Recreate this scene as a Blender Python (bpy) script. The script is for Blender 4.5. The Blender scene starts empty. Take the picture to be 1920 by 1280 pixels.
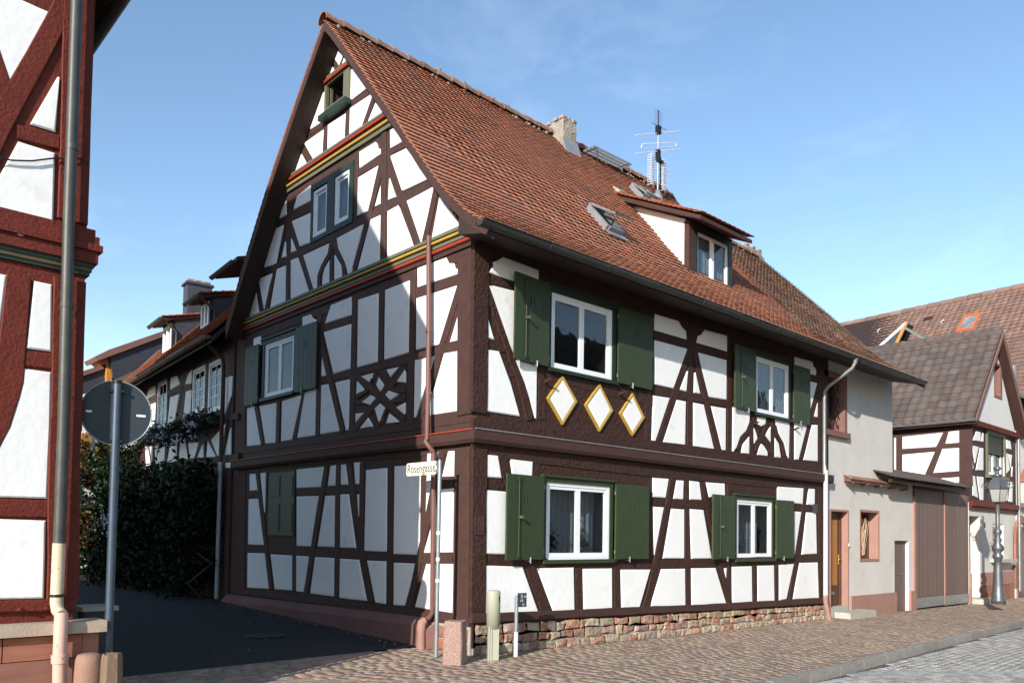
import bpy, math, random
import numpy as np
from mathutils import Vector, Matrix
random.seed(11)
rng = np.random.default_rng(5)
R_ = math.radians
scene = bpy.context.scene
COL = scene.collection

# ------------------------------------------------------------------ camera
CAM = np.array([-7.414385, -8.862454, 1.75])
RM = np.array([[0.7352999, -0.0383439, -0.6766563], [-0.677555, -0.0181416, -0.7352484], [0.0159166, 0.9990999, -0.0393196]])
FPX, CX, CY = 1500., 960., 941.
cam_d = bpy.data.cameras.new('camera')
cam = bpy.data.objects.new('camera', cam_d)
COL.objects.link(cam)
cam_d.sensor_width = 36.0
cam_d.lens = FPX / 1920 * 36
cam_d.shift_x = 0.0
cam_d.shift_y = (CY - 640) / 1920
cam_d.clip_start = 0.1
cam_d.clip_end = 3000
mw = Matrix([[RM[0][0], RM[0][1], RM[0][2], CAM[0]], [RM[1][0], RM[1][1], RM[1][2], CAM[1]], [RM[2][0], RM[2][1], RM[2][2], CAM[2]], [0, 0, 0, 1]])
cam.matrix_world = mw
scene.camera = cam

# ------------------------------------------------------------------ light
SUN = Vector((2.45, 1.0, -1.03)).normalized()          # direction the light travels
sun_d = bpy.data.lights.new('sun', 'SUN')
sun_d.energy = 4.0
sun_d.angle = R_(0.53)
sun_d.color = (1.0, 0.95, 0.88)
sun = bpy.data.objects.new('sun', sun_d)
COL.objects.link(sun)
sun.rotation_euler = SUN.to_track_quat('-Z', 'Y').to_euler()
sun.location = (-30, -15, 30)
world = bpy.data.worlds.new('World')
scene.world = world
world.use_nodes = True
wn = world.node_tree
wn.nodes.clear()
w_out = wn.nodes.new('ShaderNodeOutputWorld')
w_bg = wn.nodes.new('ShaderNodeBackground')
w_sky = wn.nodes.new('ShaderNodeTexSky')
w_sky.sky_type = 'NISHITA'
w_sky.sun_disc = False
w_sky.sun_elevation = math.asin(-SUN.z)
w_sky.sun_rotation = math.atan2(-SUN.x, -SUN.y)
w_sky.air_density = 1.0
w_sky.dust_density = 0.25
w_sky.ozone_density = 1.1
w_bg.inputs['Strength'].default_value = 0.138
tc = wn.nodes.new('ShaderNodeTexCoord')
mp = wn.nodes.new('ShaderNodeMapping')
mp.inputs['Rotation'].default_value = (0.2, 0.5, 0.3)
mp.inputs['Location'].default_value = (2.35, 1.6, 0.7)
mp.inputs['Scale'].default_value = (2.2, 2.2, 5.0)
nz = wn.nodes.new('ShaderNodeTexNoise')
nz.inputs['Scale'].default_value = 1.7
nz.inputs['Detail'].default_value = 9
nz.inputs['Roughness'].default_value = 0.62
nz.inputs['Distortion'].default_value = 0.4
cr = wn.nodes.new('ShaderNodeValToRGB')
cr.color_ramp.elements[0].position = 0.52
cr.color_ramp.elements[0].color = (0, 0, 0, 1)
cr.color_ramp.elements[1].position = 0.80
cr.color_ramp.elements[1].color = (0.15, 0.15, 0.15, 1)
mixc = wn.nodes.new('ShaderNodeMixRGB')
mixc.inputs['Color2'].default_value = (6.2, 6.8, 7.4, 1)
wn.links.new(tc.outputs['Generated'], mp.inputs['Vector'])
wn.links.new(mp.outputs['Vector'], nz.inputs['Vector'])
wn.links.new(nz.outputs['Fac'], cr.inputs['Fac'])
wn.links.new(cr.outputs['Color'], mixc.inputs['Fac'])
wn.links.new(w_sky.outputs['Color'], mixc.inputs['Color1'])
hsv = wn.nodes.new('ShaderNodeHueSaturation'); hsv.inputs['Saturation'].default_value = 1.07
wn.links.new(mixc.outputs['Color'], hsv.inputs['Color']); wn.links.new(hsv.outputs['Color'], w_bg.inputs['Color'])
wn.links.new(w_bg.outputs['Background'], w_out.inputs['Surface'])
vs = scene.view_settings
vs.view_transform = 'Standard'
vs.look = 'None'
vs.exposure = 0.80
vs.gamma = 1.0
vs.use_curve_mapping = False

# ------------------------------------------------------------------ pixel -> place helpers
def ray(px, py):
    return RM @ np.array([(px - CX) / FPX, -(py - CY) / FPX, -1.0])
class Plane:
    def __init__(s, P, n):
        s.P = np.array(P, float); s.n = np.array(n, float); s.n /= np.linalg.norm(s.n)
        s.up = np.array([0, 0, 1.0]); s.u = np.cross(s.up, s.n)   # u points to the right seen from outside
    def at(s, px, py, off=0.0):
        d = ray(px, py); t = (off - (CAM - s.P) @ s.n) / (d @ s.n)
        return CAM + t * d
    def pt(s, u, z, off=0.0):
        return s.P + s.u * u + s.up * (z - s.P[2]) + s.n * off
    def uz(s, p):
        return ((p - s.P) @ s.u, p[2])
def px_of(p):
    c = RM.T @ (np.asarray(p) - CAM)
    if c[2] > -0.2: return (-9999, -9999, 1)
    return (CX - FPX * c[0] / c[2], CY + FPX * c[1] / c[2], -c[2])
PR = Plane((0, 0, 0), (0, -1, 0))        # street facade of the corner house
PL = Plane((0, 0, 0), (-1, 0, 0))        # alley gable facade of the corner house
Z1 = lambda p: (400 + p[0] / 2.56, p[1] / 2.56)
Z2 = lambda p: (400 + p[0] / 2.56, 400 + p[1] / 2.56)
Z3 = lambda p: (400 + p[0] / 2.56, 780 + p[1] / 2.56)
Z4 = lambda p: (850 + p[0] / 3.2, 400 + p[1] / 3.2)
Z5 = lambda p: (1200 + p[0] / 3.2, 500 + p[1] / 3.2)
Z6 = lambda p: (850 + p[0] / 3.2, 800 + p[1] / 3.2)
Z7 = lambda p: (1200 + p[0] / 3.2, 850 + p[1] / 3.2)
Z8 = lambda p: (1520 + p[0] / 3.2, 520 + p[1] / 3.2)
Z9 = lambda p: (1520 + p[0] / 3.2, 850 + p[1] / 3.2)
ID = lambda p: p

# ------------------------------------------------------------------ materials
def ground_z(x, y):
    z = np.interp(x, [-40, 0, 1.7, 4.6, 10.85, 16, 20, 60], [0.0, 0.0, -.03, -.08, -.12, -.2, -.24, -.30])
    return float(z + 0.02 * min(max(y, 0), 12))
MATS = {}
def mat(name, col, col2=None, nscale=3.0, rough=0.8, bump=0.0, bscale=30.0, metal=0.0, rnd=0.0, attr=False, stretch=None,
        spots=None, spot_scale=8.0, spot_lo=0.58, spot_hi=0.7, spec=0.4, detail=6.0, bdist=0.01, voro=0.0):
    if name in MATS: return MATS[name]
    m = bpy.data.materials.new(name); m.use_nodes = True
    t = m.node_tree; N = t.nodes; L = t.links
    b = N['Principled BSDF']
    b.inputs['Roughness'].default_value = rough
    b.inputs['Metallic'].default_value = metal
    b.inputs['Specular IOR Level'].default_value = spec
    if col2 is None: col2 = tuple(c * 0.75 for c in col)
    co = N.new('ShaderNodeNewGeometry')
    vec = co.outputs['Position']
    if stretch:
        mpn = N.new('ShaderNodeMapping'); mpn.inputs['Scale'].default_value = stretch
        L.new(vec, mpn.inputs['Vector']); vec = mpn.outputs['Vector']
    n1 = N.new('ShaderNodeTexNoise'); n1.inputs['Scale'].default_value = nscale; n1.inputs['Detail'].default_value = detail
    n1.inputs['Roughness'].default_value = 0.6
    L.new(vec, n1.inputs['Vector'])
    r1 = N.new('ShaderNodeMapRange'); r1.inputs['From Min'].default_value = 0.3; r1.inputs['From Max'].default_value = 0.7
    L.new(n1.outputs['Fac'], r1.inputs['Value'])
    mx = N.new('ShaderNodeMixRGB'); mx.inputs['Color1'].default_value = (*col, 1); mx.inputs['Color2'].default_value = (*col2, 1)
    L.new(r1.outputs['Result'], mx.inputs['Fac'])
    out = mx.outputs['Color']
    if spots:
        n2 = N.new('ShaderNodeTexNoise'); n2.inputs['Scale'].default_value = spot_scale; n2.inputs['Detail'].default_value = 8
        L.new(co.outputs['Position'], n2.inputs['Vector'])
        r2 = N.new('ShaderNodeMapRange'); r2.inputs['From Min'].default_value = spot_lo; r2.inputs['From Max'].default_value = spot_hi
        L.new(n2.outputs['Fac'], r2.inputs['Value'])
        m2 = N.new('ShaderNodeMixRGB'); m2.inputs['Color2'].default_value = (*spots, 1)
        L.new(r2.outputs['Result'], m2.inputs['Fac']); L.new(out, m2.inputs['Color1']); out = m2.outputs['Color']
    if rnd > 0:
        if attr:
            a = N.new('ShaderNodeAttribute'); a.attribute_name = 'rnd'; rv = a.outputs['Fac']
        else:
            a = N.new('ShaderNodeObjectInfo'); rv = a.outputs['Random']
        hs = N.new('ShaderNodeHueSaturation')
        mr = N.new('ShaderNodeMapRange'); mr.inputs['To Min'].default_value = 1 - rnd; mr.inputs['To Max'].default_value = 1 + rnd
        L.new(rv, mr.inputs['Value']); L.new(mr.outputs['Result'], hs.inputs['Value'])
        wn_ = N.new('ShaderNodeMath'); wn_.operation = 'MULTIPLY'; wn_.inputs[1].default_value = 7.31
        fr = N.new('ShaderNodeMath'); fr.operation = 'FRACT'
        L.new(rv, wn_.inputs[0]); L.new(wn_.outputs[0], fr.inputs[0])
        mr2 = N.new('ShaderNodeMapRange'); mr2.inputs['To Min'].default_value = 1 - rnd * .8; mr2.inputs['To Max'].default_value = 1 + rnd * .6
        L.new(fr.outputs[0], mr2.inputs['Value']); L.new(mr2.outputs['Result'], hs.inputs['Saturation'])
        L.new(out, hs.inputs['Color']); out = hs.outputs['Color']
    L.new(out, b.inputs['Base Color'])
    if bump > 0:
        n3 = N.new('ShaderNodeTexNoise'); n3.inputs['Scale'].default_value = bscale; n3.inputs['Detail'].default_value = 5
        L.new(vec, n3.inputs['Vector'])
        hh = n3.outputs['Fac']
        if voro > 0:
            v = N.new('ShaderNodeTexVoronoi'); v.inputs['Scale'].default_value = voro; v.feature = 'SMOOTH_F1'
            L.new(vec, v.inputs['Vector'])
            ad = N.new('ShaderNodeMath'); ad.operation = 'ADD'; L.new(n3.outputs['Fac'], ad.inputs[0]); L.new(v.outputs['Distance'], ad.inputs[1]); hh = ad.outputs[0]
        bp = N.new('ShaderNodeBump'); bp.inputs['Strength'].default_value = bump; bp.inputs['Distance'].default_value = bdist
        L.new(hh, bp.inputs['Height']); L.new(bp.outputs['Normal'], b.inputs['Normal'])
    MATS[name] = m
    return m
def glass_mat(name, tint=(1, 1, 1)):
    m = bpy.data.materials.new(name); m.use_nodes = True
    t = m.node_tree; N = t.nodes; L = t.links; N.clear()
    o = N.new('ShaderNodeOutputMaterial'); mi = N.new('ShaderNodeMixShader'); tr = N.new('ShaderNodeBsdfTransparent')
    gl = N.new('ShaderNodeBsdfGlossy'); gl.inputs['Roughness'].default_value = 0.02
    tr.inputs['Color'].default_value = (.72 * tint[0], .75 * tint[1], .75 * tint[2], 1)
    fr = N.new('ShaderNodeFresnel'); fr.inputs['IOR'].default_value = 2.0
    gg = N.new('ShaderNodeNewGeometry'); mb_ = N.new('ShaderNodeMath'); mb_.operation = 'SUBTRACT'; mb_.inputs[0].default_value = 1.0; L.new(gg.outputs['Backfacing'], mb_.inputs[1])
    ml_ = N.new('ShaderNodeMath'); ml_.operation = 'MULTIPLY'; L.new(fr.outputs[0], ml_.inputs[0]); L.new(mb_.outputs[0], ml_.inputs[1]); L.new(ml_.outputs[0], mi.inputs[0]); L.new(tr.outputs[0], mi.inputs[1]); L.new(gl.outputs[0], mi.inputs[2]); L.new(mi.outputs[0], o.inputs[0])
    g = N.new('ShaderNodeNewGeometry'); n = N.new('ShaderNodeTexNoise'); n.inputs['Scale'].default_value = 2.5
    bp = N.new('ShaderNodeBump'); bp.inputs['Strength'].default_value = 0.05; bp.inputs['Distance'].default_value = 0.05
    L.new(g.outputs['Position'], n.inputs['Vector']); L.new(n.outputs['Fac'], bp.inputs['Height']); L.new(bp.outputs['Normal'], gl.inputs['Normal'])
    return m
M_TIMBER = mat('brown_timber_paint', (.056, .026, .019), (.036, .017, .013), 9, .65, .75, 22, voro=19, bdist=.016, spec=.22)
M_TIMBER_S = mat('brown_timber_paint_smooth', (.070, .036, .029), (.052, .027, .022), 7, .65, .4, 40, spec=.22)
M_PLASTER = mat('white_limewash', (.82, .815, .80), (.765, .76, .74), 1.7, .85, .45, 14, bdist=.008, spots=(.60, .59, .55), spot_scale=4.1, spot_lo=.60, spot_hi=.86)
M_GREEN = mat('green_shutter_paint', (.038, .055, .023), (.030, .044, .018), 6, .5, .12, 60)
M_GREEND = mat('dark_green_shaded_paint', (.016, .032, .021), (.013, .027, .018), 6, .5, .12, 60)  # dark green; on shaded shutters and surrounds the shade is put into it
M_OLIVE = mat('olive_green_paint', (.135, .14, .085), (.11, .115, .07), 8, .55, .15, 60)
M_RED = mat('red_moulding_paint', (.40, .050, .025), (.33, .04, .02), 8, .5, .1, 50)
M_YEL = mat('yellow_moulding_paint', (.50, .32, .05), (.42, .26, .05), 8, .5, .1, 50)
M_WFRAME = mat('white_window_plastic', (.80, .81, .82), (.77, .78, .80), 3, .35, 0)
M_GLASS = glass_mat('window_glass')
M_CURT = mat('net_curtain', (.48, .51, .56), (.26, .29, .33), 14, .9, .3, 30, stretch=(6, 6, 1))
M_DARK = mat('dark_room', (.012, .012, .014), (.008, .008, .01), 3, .9)
M_TILE_O = mat('red_clay_tile', (.40, .155, .088), (.32, .128, .076), 1.0, .85, .4, 40, rnd=.11, spots=(.22, .13, .09), spot_scale=2.2, spot_lo=.52, spot_hi=.80)
M_TILE_A = mat('red_clay_tile_far', (.40, .155, .088), (.32, .128, .076), 1.0, .85, .4, 40, rnd=.11, attr=True, spots=(.22, .13, .09), spot_scale=2.2, spot_lo=.52, spot_hi=.80)
M_TILE_B = mat('orange_clay_tile', (.36, .115, .045), (.27, .085, .04), 2.0, .8, .3, 40, rnd=.22, attr=True)
M_TILE_BO = mat('orange_clay_tile_near', (.36, .115, .045), (.27, .085, .04), 2.0, .8, .3, 40, rnd=.22)
M_RIDGE = mat('weathered_ridge_tile', (.30, .135, .085), (.17, .10, .07), 5, .9, .5, 30, rnd=.25, spots=(.24, .20, .15), spot_scale=9, spot_lo=.54, spot_hi=.66)
M_RIDGEM = mat('ridge_mortar', (.27, .22, .17), (.17, .13, .10), 8, .95, .6, 30)
M_MORTAR = mat('grey_mortar', (.38, .35, .30), (.28, .26, .22), 8, .95, .6, 30)
M_GUTTER = mat('dark_zinc_gutter', (.075, .075, .068), (.05, .05, .046), 5, .5, .1, 30, metal=.3)
M_ZINC = mat('weathered_zinc', (.36, .37, .37), (.26, .27, .27), 6, .42, .1, 30, metal=.6)
M_GALV = mat('galvanised_steel', (.33, .36, .38), (.25, .28, .30), 9, .45, .05, 40, metal=.5)
M_BPIPE = mat('brown_painted_pipe', (.16, .072, .058), (.13, .058, .047), 5, .5, .1, 40)
M_PINK = mat('pink_sandstone_paint', (.36, .195, .155), (.30, .165, .13), 3, .85, .2, 60)
M_PLINTHB = mat('brown_plinth_paint', (.20, .095, .08), (.16, .075, .064), 2, .9, .3, 25)
M_STONE_R = mat('red_field_stone', (.36, .18, .125), (.25, .13, .095), 7, .95, 1.0, 14, rnd=.28, bdist=.03, spots=(.42, .34, .25), spot_scale=5, spot_lo=.5, spot_hi=.65)
M_STONE_Y = mat('buff_field_stone', (.40, .32, .22), (.30, .22, .15), 7, .95, 1.0, 14, rnd=.25, bdist=.03)
M_GRANITE = mat('red_granite', (.40, .27, .22), (.20, .12, .095), 60, .85, .8, 60, detail=2)
M_CREAM = mat('cream_render', (.64, .61, .56), (.57, .54, .49), 1.3, .9, .3, 60, spots=(.50, .47, .42), spot_scale=1.6, spot_lo=.56, spot_hi=.8)
M_PAVE = mat('brown_paver', (.35, .240, .175), (.26, .185, .14), 4, .85, .5, 50, rnd=.24, spots=(.30, .24, .15), spot_scale=1.3, spot_lo=.5, spot_hi=.7)
M_PAVE_A = mat('brown_paver_far', (.35, .240, .175), (.26, .185, .14), 4, .85, .5, 50, rnd=.24, attr=True, spots=(.30, .24, .15), spot_scale=1.3, spot_lo=.5, spot_hi=.7)
M_JOINT = mat('sandy_joint', (.26, .215, .165), (.19, .155, .12), 9, .95, .4, 60)
M_COB = mat('grey_cobble', (.40, .375, .335), (.29, .27, .24), 5, .75, .5, 40, rnd=.26)
M_COB_A = mat('grey_cobble_far', (.40, .375, .335), (.29, .27, .24), 5, .75, .5, 40, rnd=.26, attr=True)
M_COBJ = mat('grey_cobble_joint', (.10, .095, .088), (.07, .066, .06), 12, .95, .4, 60)
M_KERB = mat('kerb_granite', (.34, .31, .27), (.20, .185, .165), 22, .8, .6, 40, rnd=.1)
M_ASPH = mat('asphalt', (.020, .019, .018), (.013, .013, .013), 12, .9, .6, 120, spots=(.07, .07, .07), spot_scale=60, spot_lo=.6, spot_hi=.7)
M_EARTH = mat('earth', (.08, .075, .06), (.05, .05, .04), 1, .95)
M_REDT = mat('oxblood_timber', (.140, .026, .015), (.10, .019, .012), 9, .65, .55, 40, voro=34, bdist=.009, spec=.2)
M_SAND = mat('red_sandstone_block', (.33, .135, .085), (.24, .095, .06), 2.0, .9, .4, 40, rnd=.15, stretch=(1, 1, 7))
M_LEDGE = mat('buff_sandstone', (.46, .36, .27), (.36, .28, .21), 5, .9, .4, 40)
M_PIPEC = mat('cream_downpipe', (.58, .46, .30), (.50, .40, .27), 6, .5, .1, 40, spots=(.16, .07, .04), spot_scale=22, spot_lo=.66, spot_hi=.70)
M_PIPEP = mat('pink_downpipe', (.62, .40, .32), (.55, .35, .28), 6, .5, .1, 40, spots=(.16, .07, .04), spot_scale=22, spot_lo=.64, spot_hi=.69)
M_SLATE = mat('dark_slate', (.055, .062, .078), (.035, .040, .05), 5, .6, .4, 20, rnd=.2, attr=True)
M_SLATE_P = mat('dark_slate_cladding', (.05, .056, .07), (.03, .034, .044), 5, .6, .6, 14, stretch=(1, 1, 3))
M_OWOOD = mat('orange_stained_boards', (.52, .24, .06), (.40, .17, .04), 5, .6, .3, 30, stretch=(6, 6, 1), rnd=.1)
M_PANT = mat('dark_brown_pantile', (.115, .085, .070), (.08, .06, .052), 4, .8, .4, 40, rnd=.2)
M_PANT_A = mat('dark_brown_pantile_far', (.115, .085, .070), (.08, .06, .052), 4, .8, .4, 40, rnd=.2, attr=True)
M_BTILE = mat('brown_roof_tile', (.215, .125, .095), (.16, .095, .075), 2, .85, .4, 40, rnd=.16, attr=True)
M_BTILE_O = mat('brown_roof_tile_near', (.215, .125, .095), (.16, .095, .075), 2, .85, .4, 40, rnd=.16)
M_MAUVE = mat('mauve_gate_boards', (.165, .105, .088), (.125, .082, .07), 5, .6, .25, 30, stretch=(14, 14, .6), rnd=.1)
M_DOORW = mat('varnished_door_wood', (.42, .19, .05), (.30, .12, .03), 6, .4, .1, 30, stretch=(10, 10, 1))
M_BRONZE = mat('dull_ochre_paint', (.10, .07, .03), None, 6, .6, .1)
M_IRON = mat('black_iron', (.02, .02, .022), (.015, .015, .016), 8, .45, 0, metal=.4)
M_LAMP = mat('grey_cast_iron', (.15, .155, .165), (.11, .115, .12), 8, .42, .1, 30, metal=.5)
M_MILK = mat('milky_lamp_glass', (.36, .37, .35), (.30, .31, .29), 3, .25, 0)
M_CABI = mat('pale_green_plastic', (.36, .36, .27), (.33, .33, .25), 3, .5, .05, 30)
M_SIGNW = mat('cream_sign_enamel', (.74, .70, .58), (.70, .66, .55), 4, .35, 0)
M_SIGNB = mat('black_lettering', (.02, .02, .02), None, 4, .5, 0)
M_HYD = mat('blue_black_plate', (.035, .045, .055), None, 4, .4, 0)
M_HYDW = mat('white_lettering', (.7, .7, .7), None, 4, .5, 0)
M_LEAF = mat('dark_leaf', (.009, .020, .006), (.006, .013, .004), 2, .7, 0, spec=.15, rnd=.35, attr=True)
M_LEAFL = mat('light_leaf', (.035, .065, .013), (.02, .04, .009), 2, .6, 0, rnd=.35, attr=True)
M_FLW = mat('pale_petal', (.62, .60, .68), (.5, .48, .6), 2, .7, 0, rnd=.15, attr=True)
M_FLR = mat('red_petal', (.45, .03, .02), (.35, .02, .02), 2, .7, 0, rnd=.2, attr=True)
M_BARK = mat('bark', (.09, .065, .045), (.05, .04, .03), 12, .95, .8, 30)
M_CHIM = mat('crumbling_chimney_render', (.34, .305, .25), (.25, .22, .18), 5, .95, 1.0, 18, bdist=.03, spots=(.20, .12, .09), spot_scale=6, spot_lo=.60, spot_hi=.68)
M_LEAD = mat('lead_flashing', (.30, .31, .33), (.22, .23, .25), 6, .5, .2, 20, metal=.3)
M_ALU = mat('antenna_aluminium', (.72, .73, .75), (.62, .62, .64), 8, .4, 0)
M_OSK = mat('orange_window_frame', (.65, .13, .03), (.55, .11, .03), 4, .5, 0)
M_STEP = mat('pale_stone_step', (.45, .43, .36), (.36, .34, .29), 6, .9, .3, 50)
M_SOFFIT = mat('brown_soffit_boards', (.040, .021, .017), (.03, .016, .013), 8, .7, .3, 30)
M_WOODPOST = mat('old_sawn_wood', (.24, .16, .105), (.14, .095, .06), 6, .9, .6, 30, stretch=(12, 12, 1))
M_BOLL = mat('pink_sandstone_bollard', (.30, .175, .125), (.23, .13, .095), 6, .9, .5, 40)

# ------------------------------------------------------------------ mesh helpers
class MB:
    def __init__(s): s.v = []; s.f = []; s.sm = []
    def add(s, vs_, fs, smooth=False):
        o = len(s.v); s.v += [tuple(map(float, v)) for v in vs_]; s.f += [tuple(i + o for i in f) for f in fs]; s.sm += [smooth] * len(fs); return s
    def prism(s, base, top):
        n = len(base); fs = [tuple(range(n))[::-1], tuple(range(n, 2 * n))]
        for i in range(n): j = (i + 1) % n; fs.append((i, j, n + j, n + i))
        return s.add(list(base) + list(top), fs)
    def box(s, x0, x1, y0, y1, z0, z1):
        b = [(x0, y0, z0), (x1, y0, z0), (x1, y1, z0), (x0, y1, z0)]; t = [(x0, y0, z1), (x1, y0, z1), (x1, y1, z1), (x0, y1, z1)]
        return s.prism(b, t)
    def obox(s, c, ax, ay, az):      # centre, half-axis vectors
        c = np.array(c, float); ax = np.array(ax, float); ay = np.array(ay, float); az = np.array(az, float)
        q = [c - ax - ay, c + ax - ay, c + ax + ay, c - ax + ay]
        return s.prism([p - az for p in q], [p + az for p in q])
    def tube(s, pts, r, n=10, caps=True, closed=False):
        pts = [np.array(p, float) for p in pts]; m = len(pts)
        rs = r if isinstance(r, (list, tuple)) else [r] * m
        prev = None; rings = []
        for i in range(m):
            a = pts[(i - 1) % m] if (i > 0 or closed) else pts[i]; b = pts[(i + 1) % m] if (i < m - 1 or closed) else pts[i]
            d = b - a; d /= (np.linalg.norm(d) + 1e-12)
            if prev is None:
                h = np.array([0, 0, 1.]) if abs(d[2]) < .9 else np.array([1., 0, 0])
                e = np.cross(d, h)
            else: e = prev - d * (prev @ d)
            e /= np.linalg.norm(e); prev = e; g = np.cross(d, e)
            rings.append([pts[i] + rs[i] * (math.cos(2 * math.pi * k / n) * e + math.sin(2 * math.pi * k / n) * g) for k in range(n)])
        v = [p for rr in rings for p in rr]; f = []
        for i in range(m if closed else m - 1):
            i2 = (i + 1) % m
            for k in range(n):
                k2 = (k + 1) % n; f.append((i * n + k, i * n + k2, i2 * n + k2, i2 * n + k))
        s.add(v, f, True)
        if caps and not closed:
            s.add(rings[0], [tuple(range(n))]); s.add(rings[-1], [tuple(range(n))[::-1]])
        return s
    def lathe(s, cx, cy, prof, n=20):   # prof list of (r,z)
        v = []; f = []
        for r, z in prof:
            for k in range(n): v.append((cx + r * math.cos(2 * math.pi * k / n), cy + r * math.sin(2 * math.pi * k / n), z))
        for i in range(len(prof) - 1):
            for k in range(n):
                k2 = (k + 1) % n; f.append((i * n + k, i * n + k2, (i + 1) * n + k2, (i + 1) * n + k))
        f.append(tuple(range(n))[::-1]); f.append(tuple(range((len(prof) - 1) * n, len(prof) * n)))
        return s.add(v, f, True)
    def mesh(s, name, m):
        me = bpy.data.meshes.new(name); me.from_pydata(s.v, [], s.f); me.materials.append(m)
        if any(s.sm): me.polygons.foreach_set('use_smooth', s.sm)
        me.update(); return me
def root_loc(o):
    r = o
    while r.parent: r = r.parent
    return r.location
def attach(o, parent):
    if parent is not None:
        o.parent = parent
        if parent.parent is None and parent.type == 'EMPTY':
            o.matrix_parent_inverse = Matrix.Translation(-parent.location)
def obj(name, mb, m, parent=None, label=None, kind=None):
    me = mb if isinstance(mb, bpy.types.Mesh) else mb.mesh(name, m)
    o = bpy.data.objects.new(name, me); COL.objects.link(o); attach(o, parent)
    if label: o['label'] = label
    if kind: o['kind'] = kind
    return o
def thing(name, label, cat, loc, group=None):
    o = bpy.data.objects.new(name, None); COL.objects.link(o); o.location = loc; o.empty_display_size = .2
    o['label'] = label; o['category'] = cat
    if group: o['group'] = group
    return o
def tag(o, label, cat, group=None):
    o['label'] = label; o['category'] = cat
    if group: o['group'] = group
    return o
def fix_normals(me):
    import bmesh
    bm = bmesh.new(); bm.from_mesh(me); bmesh.ops.recalc_face_normals(bm, faces=bm.faces); bm.to_mesh(me); bm.free()
def joined(name, V, F, rnd, m, parent=None, kind='stuff', label=None, smooth=False):
    """V (n,k,3) instances of k verts, F face list shared, rnd (n,)"""
    n, k = V.shape[:2]
    fl = len(F[0]); Fa = np.array(F)
    allF = (Fa[None] + (np.arange(n) * k)[:, None, None]).reshape(-1, fl)
    me = bpy.data.meshes.new(name)
    me.vertices.add(n * k); me.vertices.foreach_set('co', V.reshape(-1).astype(np.float32))
    nf = len(allF); me.loops.add(nf * fl); me.polygons.add(nf)
    me.loops.foreach_set('vertex_index', allF.reshape(-1).astype(np.int32))
    me.polygons.foreach_set('loop_start', (np.arange(nf) * fl).astype(np.int32))
    try: me.polygons.foreach_set('loop_total', np.full(nf, fl, np.int32))
    except Exception: pass
    at = me.attributes.new('rnd', 'FLOAT', 'FACE'); at.data.foreach_set('value', np.repeat(rnd, len(F)).astype(np.float32))
    me.update(calc_edges=True); me.validate(); me.materials.append(m)
    if smooth: me.polygons.foreach_set('use_smooth', [True] * nf)
    o = bpy.data.objects.new(name, me); COL.objects.link(o); attach(o, parent)
    if kind: o['kind'] = kind
    if label: o['label'] = label
    return o
def scatter(name, stuffname, mats4, proto_v, proto_f, m_obj, m_attr, parent, limit=300, sub=None):
    """mats4 (n,4,4). nearest `limit` become parts, the others one stuff part"""
    pv = np.array(proto_v, float)
    M = np.array(mats4); cen = M[:, :3, 3]
    sc = []
    for c in cen:
        a = px_of(c); inside = -20 < a[0] < 1940 and -20 < a[1] < 1300
        sc.append((0 if inside else 100) + a[2] if a[2] > 0 else 999)
    order = np.argsort(sc)
    near = order[:limit]; far = order[limit:]
    me = bpy.data.meshes.new(name); me.from_pydata([tuple(p) for p in pv], [], [tuple(f) for f in proto_f]); me.materials.append(m_obj); me.update()
    for i in near:
        o = bpy.data.objects.new(name, me); COL.objects.link(o)
        o.matrix_basis = Matrix(M[i].tolist())
        attach(o, parent)
    if len(far):
        A = M[far][:, :3, :3]; T = M[far][:, :3, 3]
        V = np.einsum('nij,kj->nki', A, pv) + T[:, None, :]
        joined(stuffname, V, proto_f, rng.random(len(far)), m_attr, parent)

# ------------------------------------------------------------------ facade element builders
def inset_poly(P, d):
    n = len(P); P = [np.array(p, float) for p in P]
    area = sum(P[i][0] * P[(i + 1) % n][1] - P[(i + 1) % n][0] * P[i][1] for i in range(n)) / 2
    sgn = 1 if area > 0 else -1; out = []
    for i in range(n):
        a, b, c = P[i - 1], P[i], P[(i + 1) % n]
        e1 = b - a; e2 = c - b; e1 /= np.linalg.norm(e1) + 1e-9; e2 /= np.linalg.norm(e2) + 1e-9
        n1 = np.array([-e1[1], e1[0]]) * sgn; n2 = np.array([-e2[1], e2[0]]) * sgn
        m = n1 + n2; l = m @ m
        m = m / l * 2 if l > .3 else n1
        out.append(b + m * d * (1 if np.linalg.norm(m) < 2.2 else 2.2 / np.linalg.norm(m)))
    return out
def panel(pl, Z, pts, parent, m=None, off=0.0, h=.026, ins=.016, name='plaster_panel'):
    P = [pl.uz(pl.at(*Z(p), off + h * .6)) for p in pts]
    Q = inset_poly(P, min(ins, .25 * math.sqrt(abs(sum(P[i][0] * P[(i + 1) % len(P)][1] - P[(i + 1) % len(P)][0] * P[i][1] for i in range(len(P))) / 2)) + 1e-4))
    n = len(P)
    v = [pl.pt(p[0], p[1], off - .015) for p in P] + [pl.pt(p[0], p[1], off + h - .010) for p in P] + [pl.pt(q[0], q[1], off + h) for q in Q]
    f = []
    for k in (0, 1):
        for i in range(n): j = (i + 1) % n; f.append((k * n + i, k * n + j, (k + 1) * n + j, (k + 1) * n + i))
    f.append(tuple(range(2 * n, 3 * n)))
    mb = MB().add(v, f); me = mb.mesh(name, m or M_PLASTER); fix_normals(me)
    return obj(name, me, None, parent)
bcount = [0]
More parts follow.
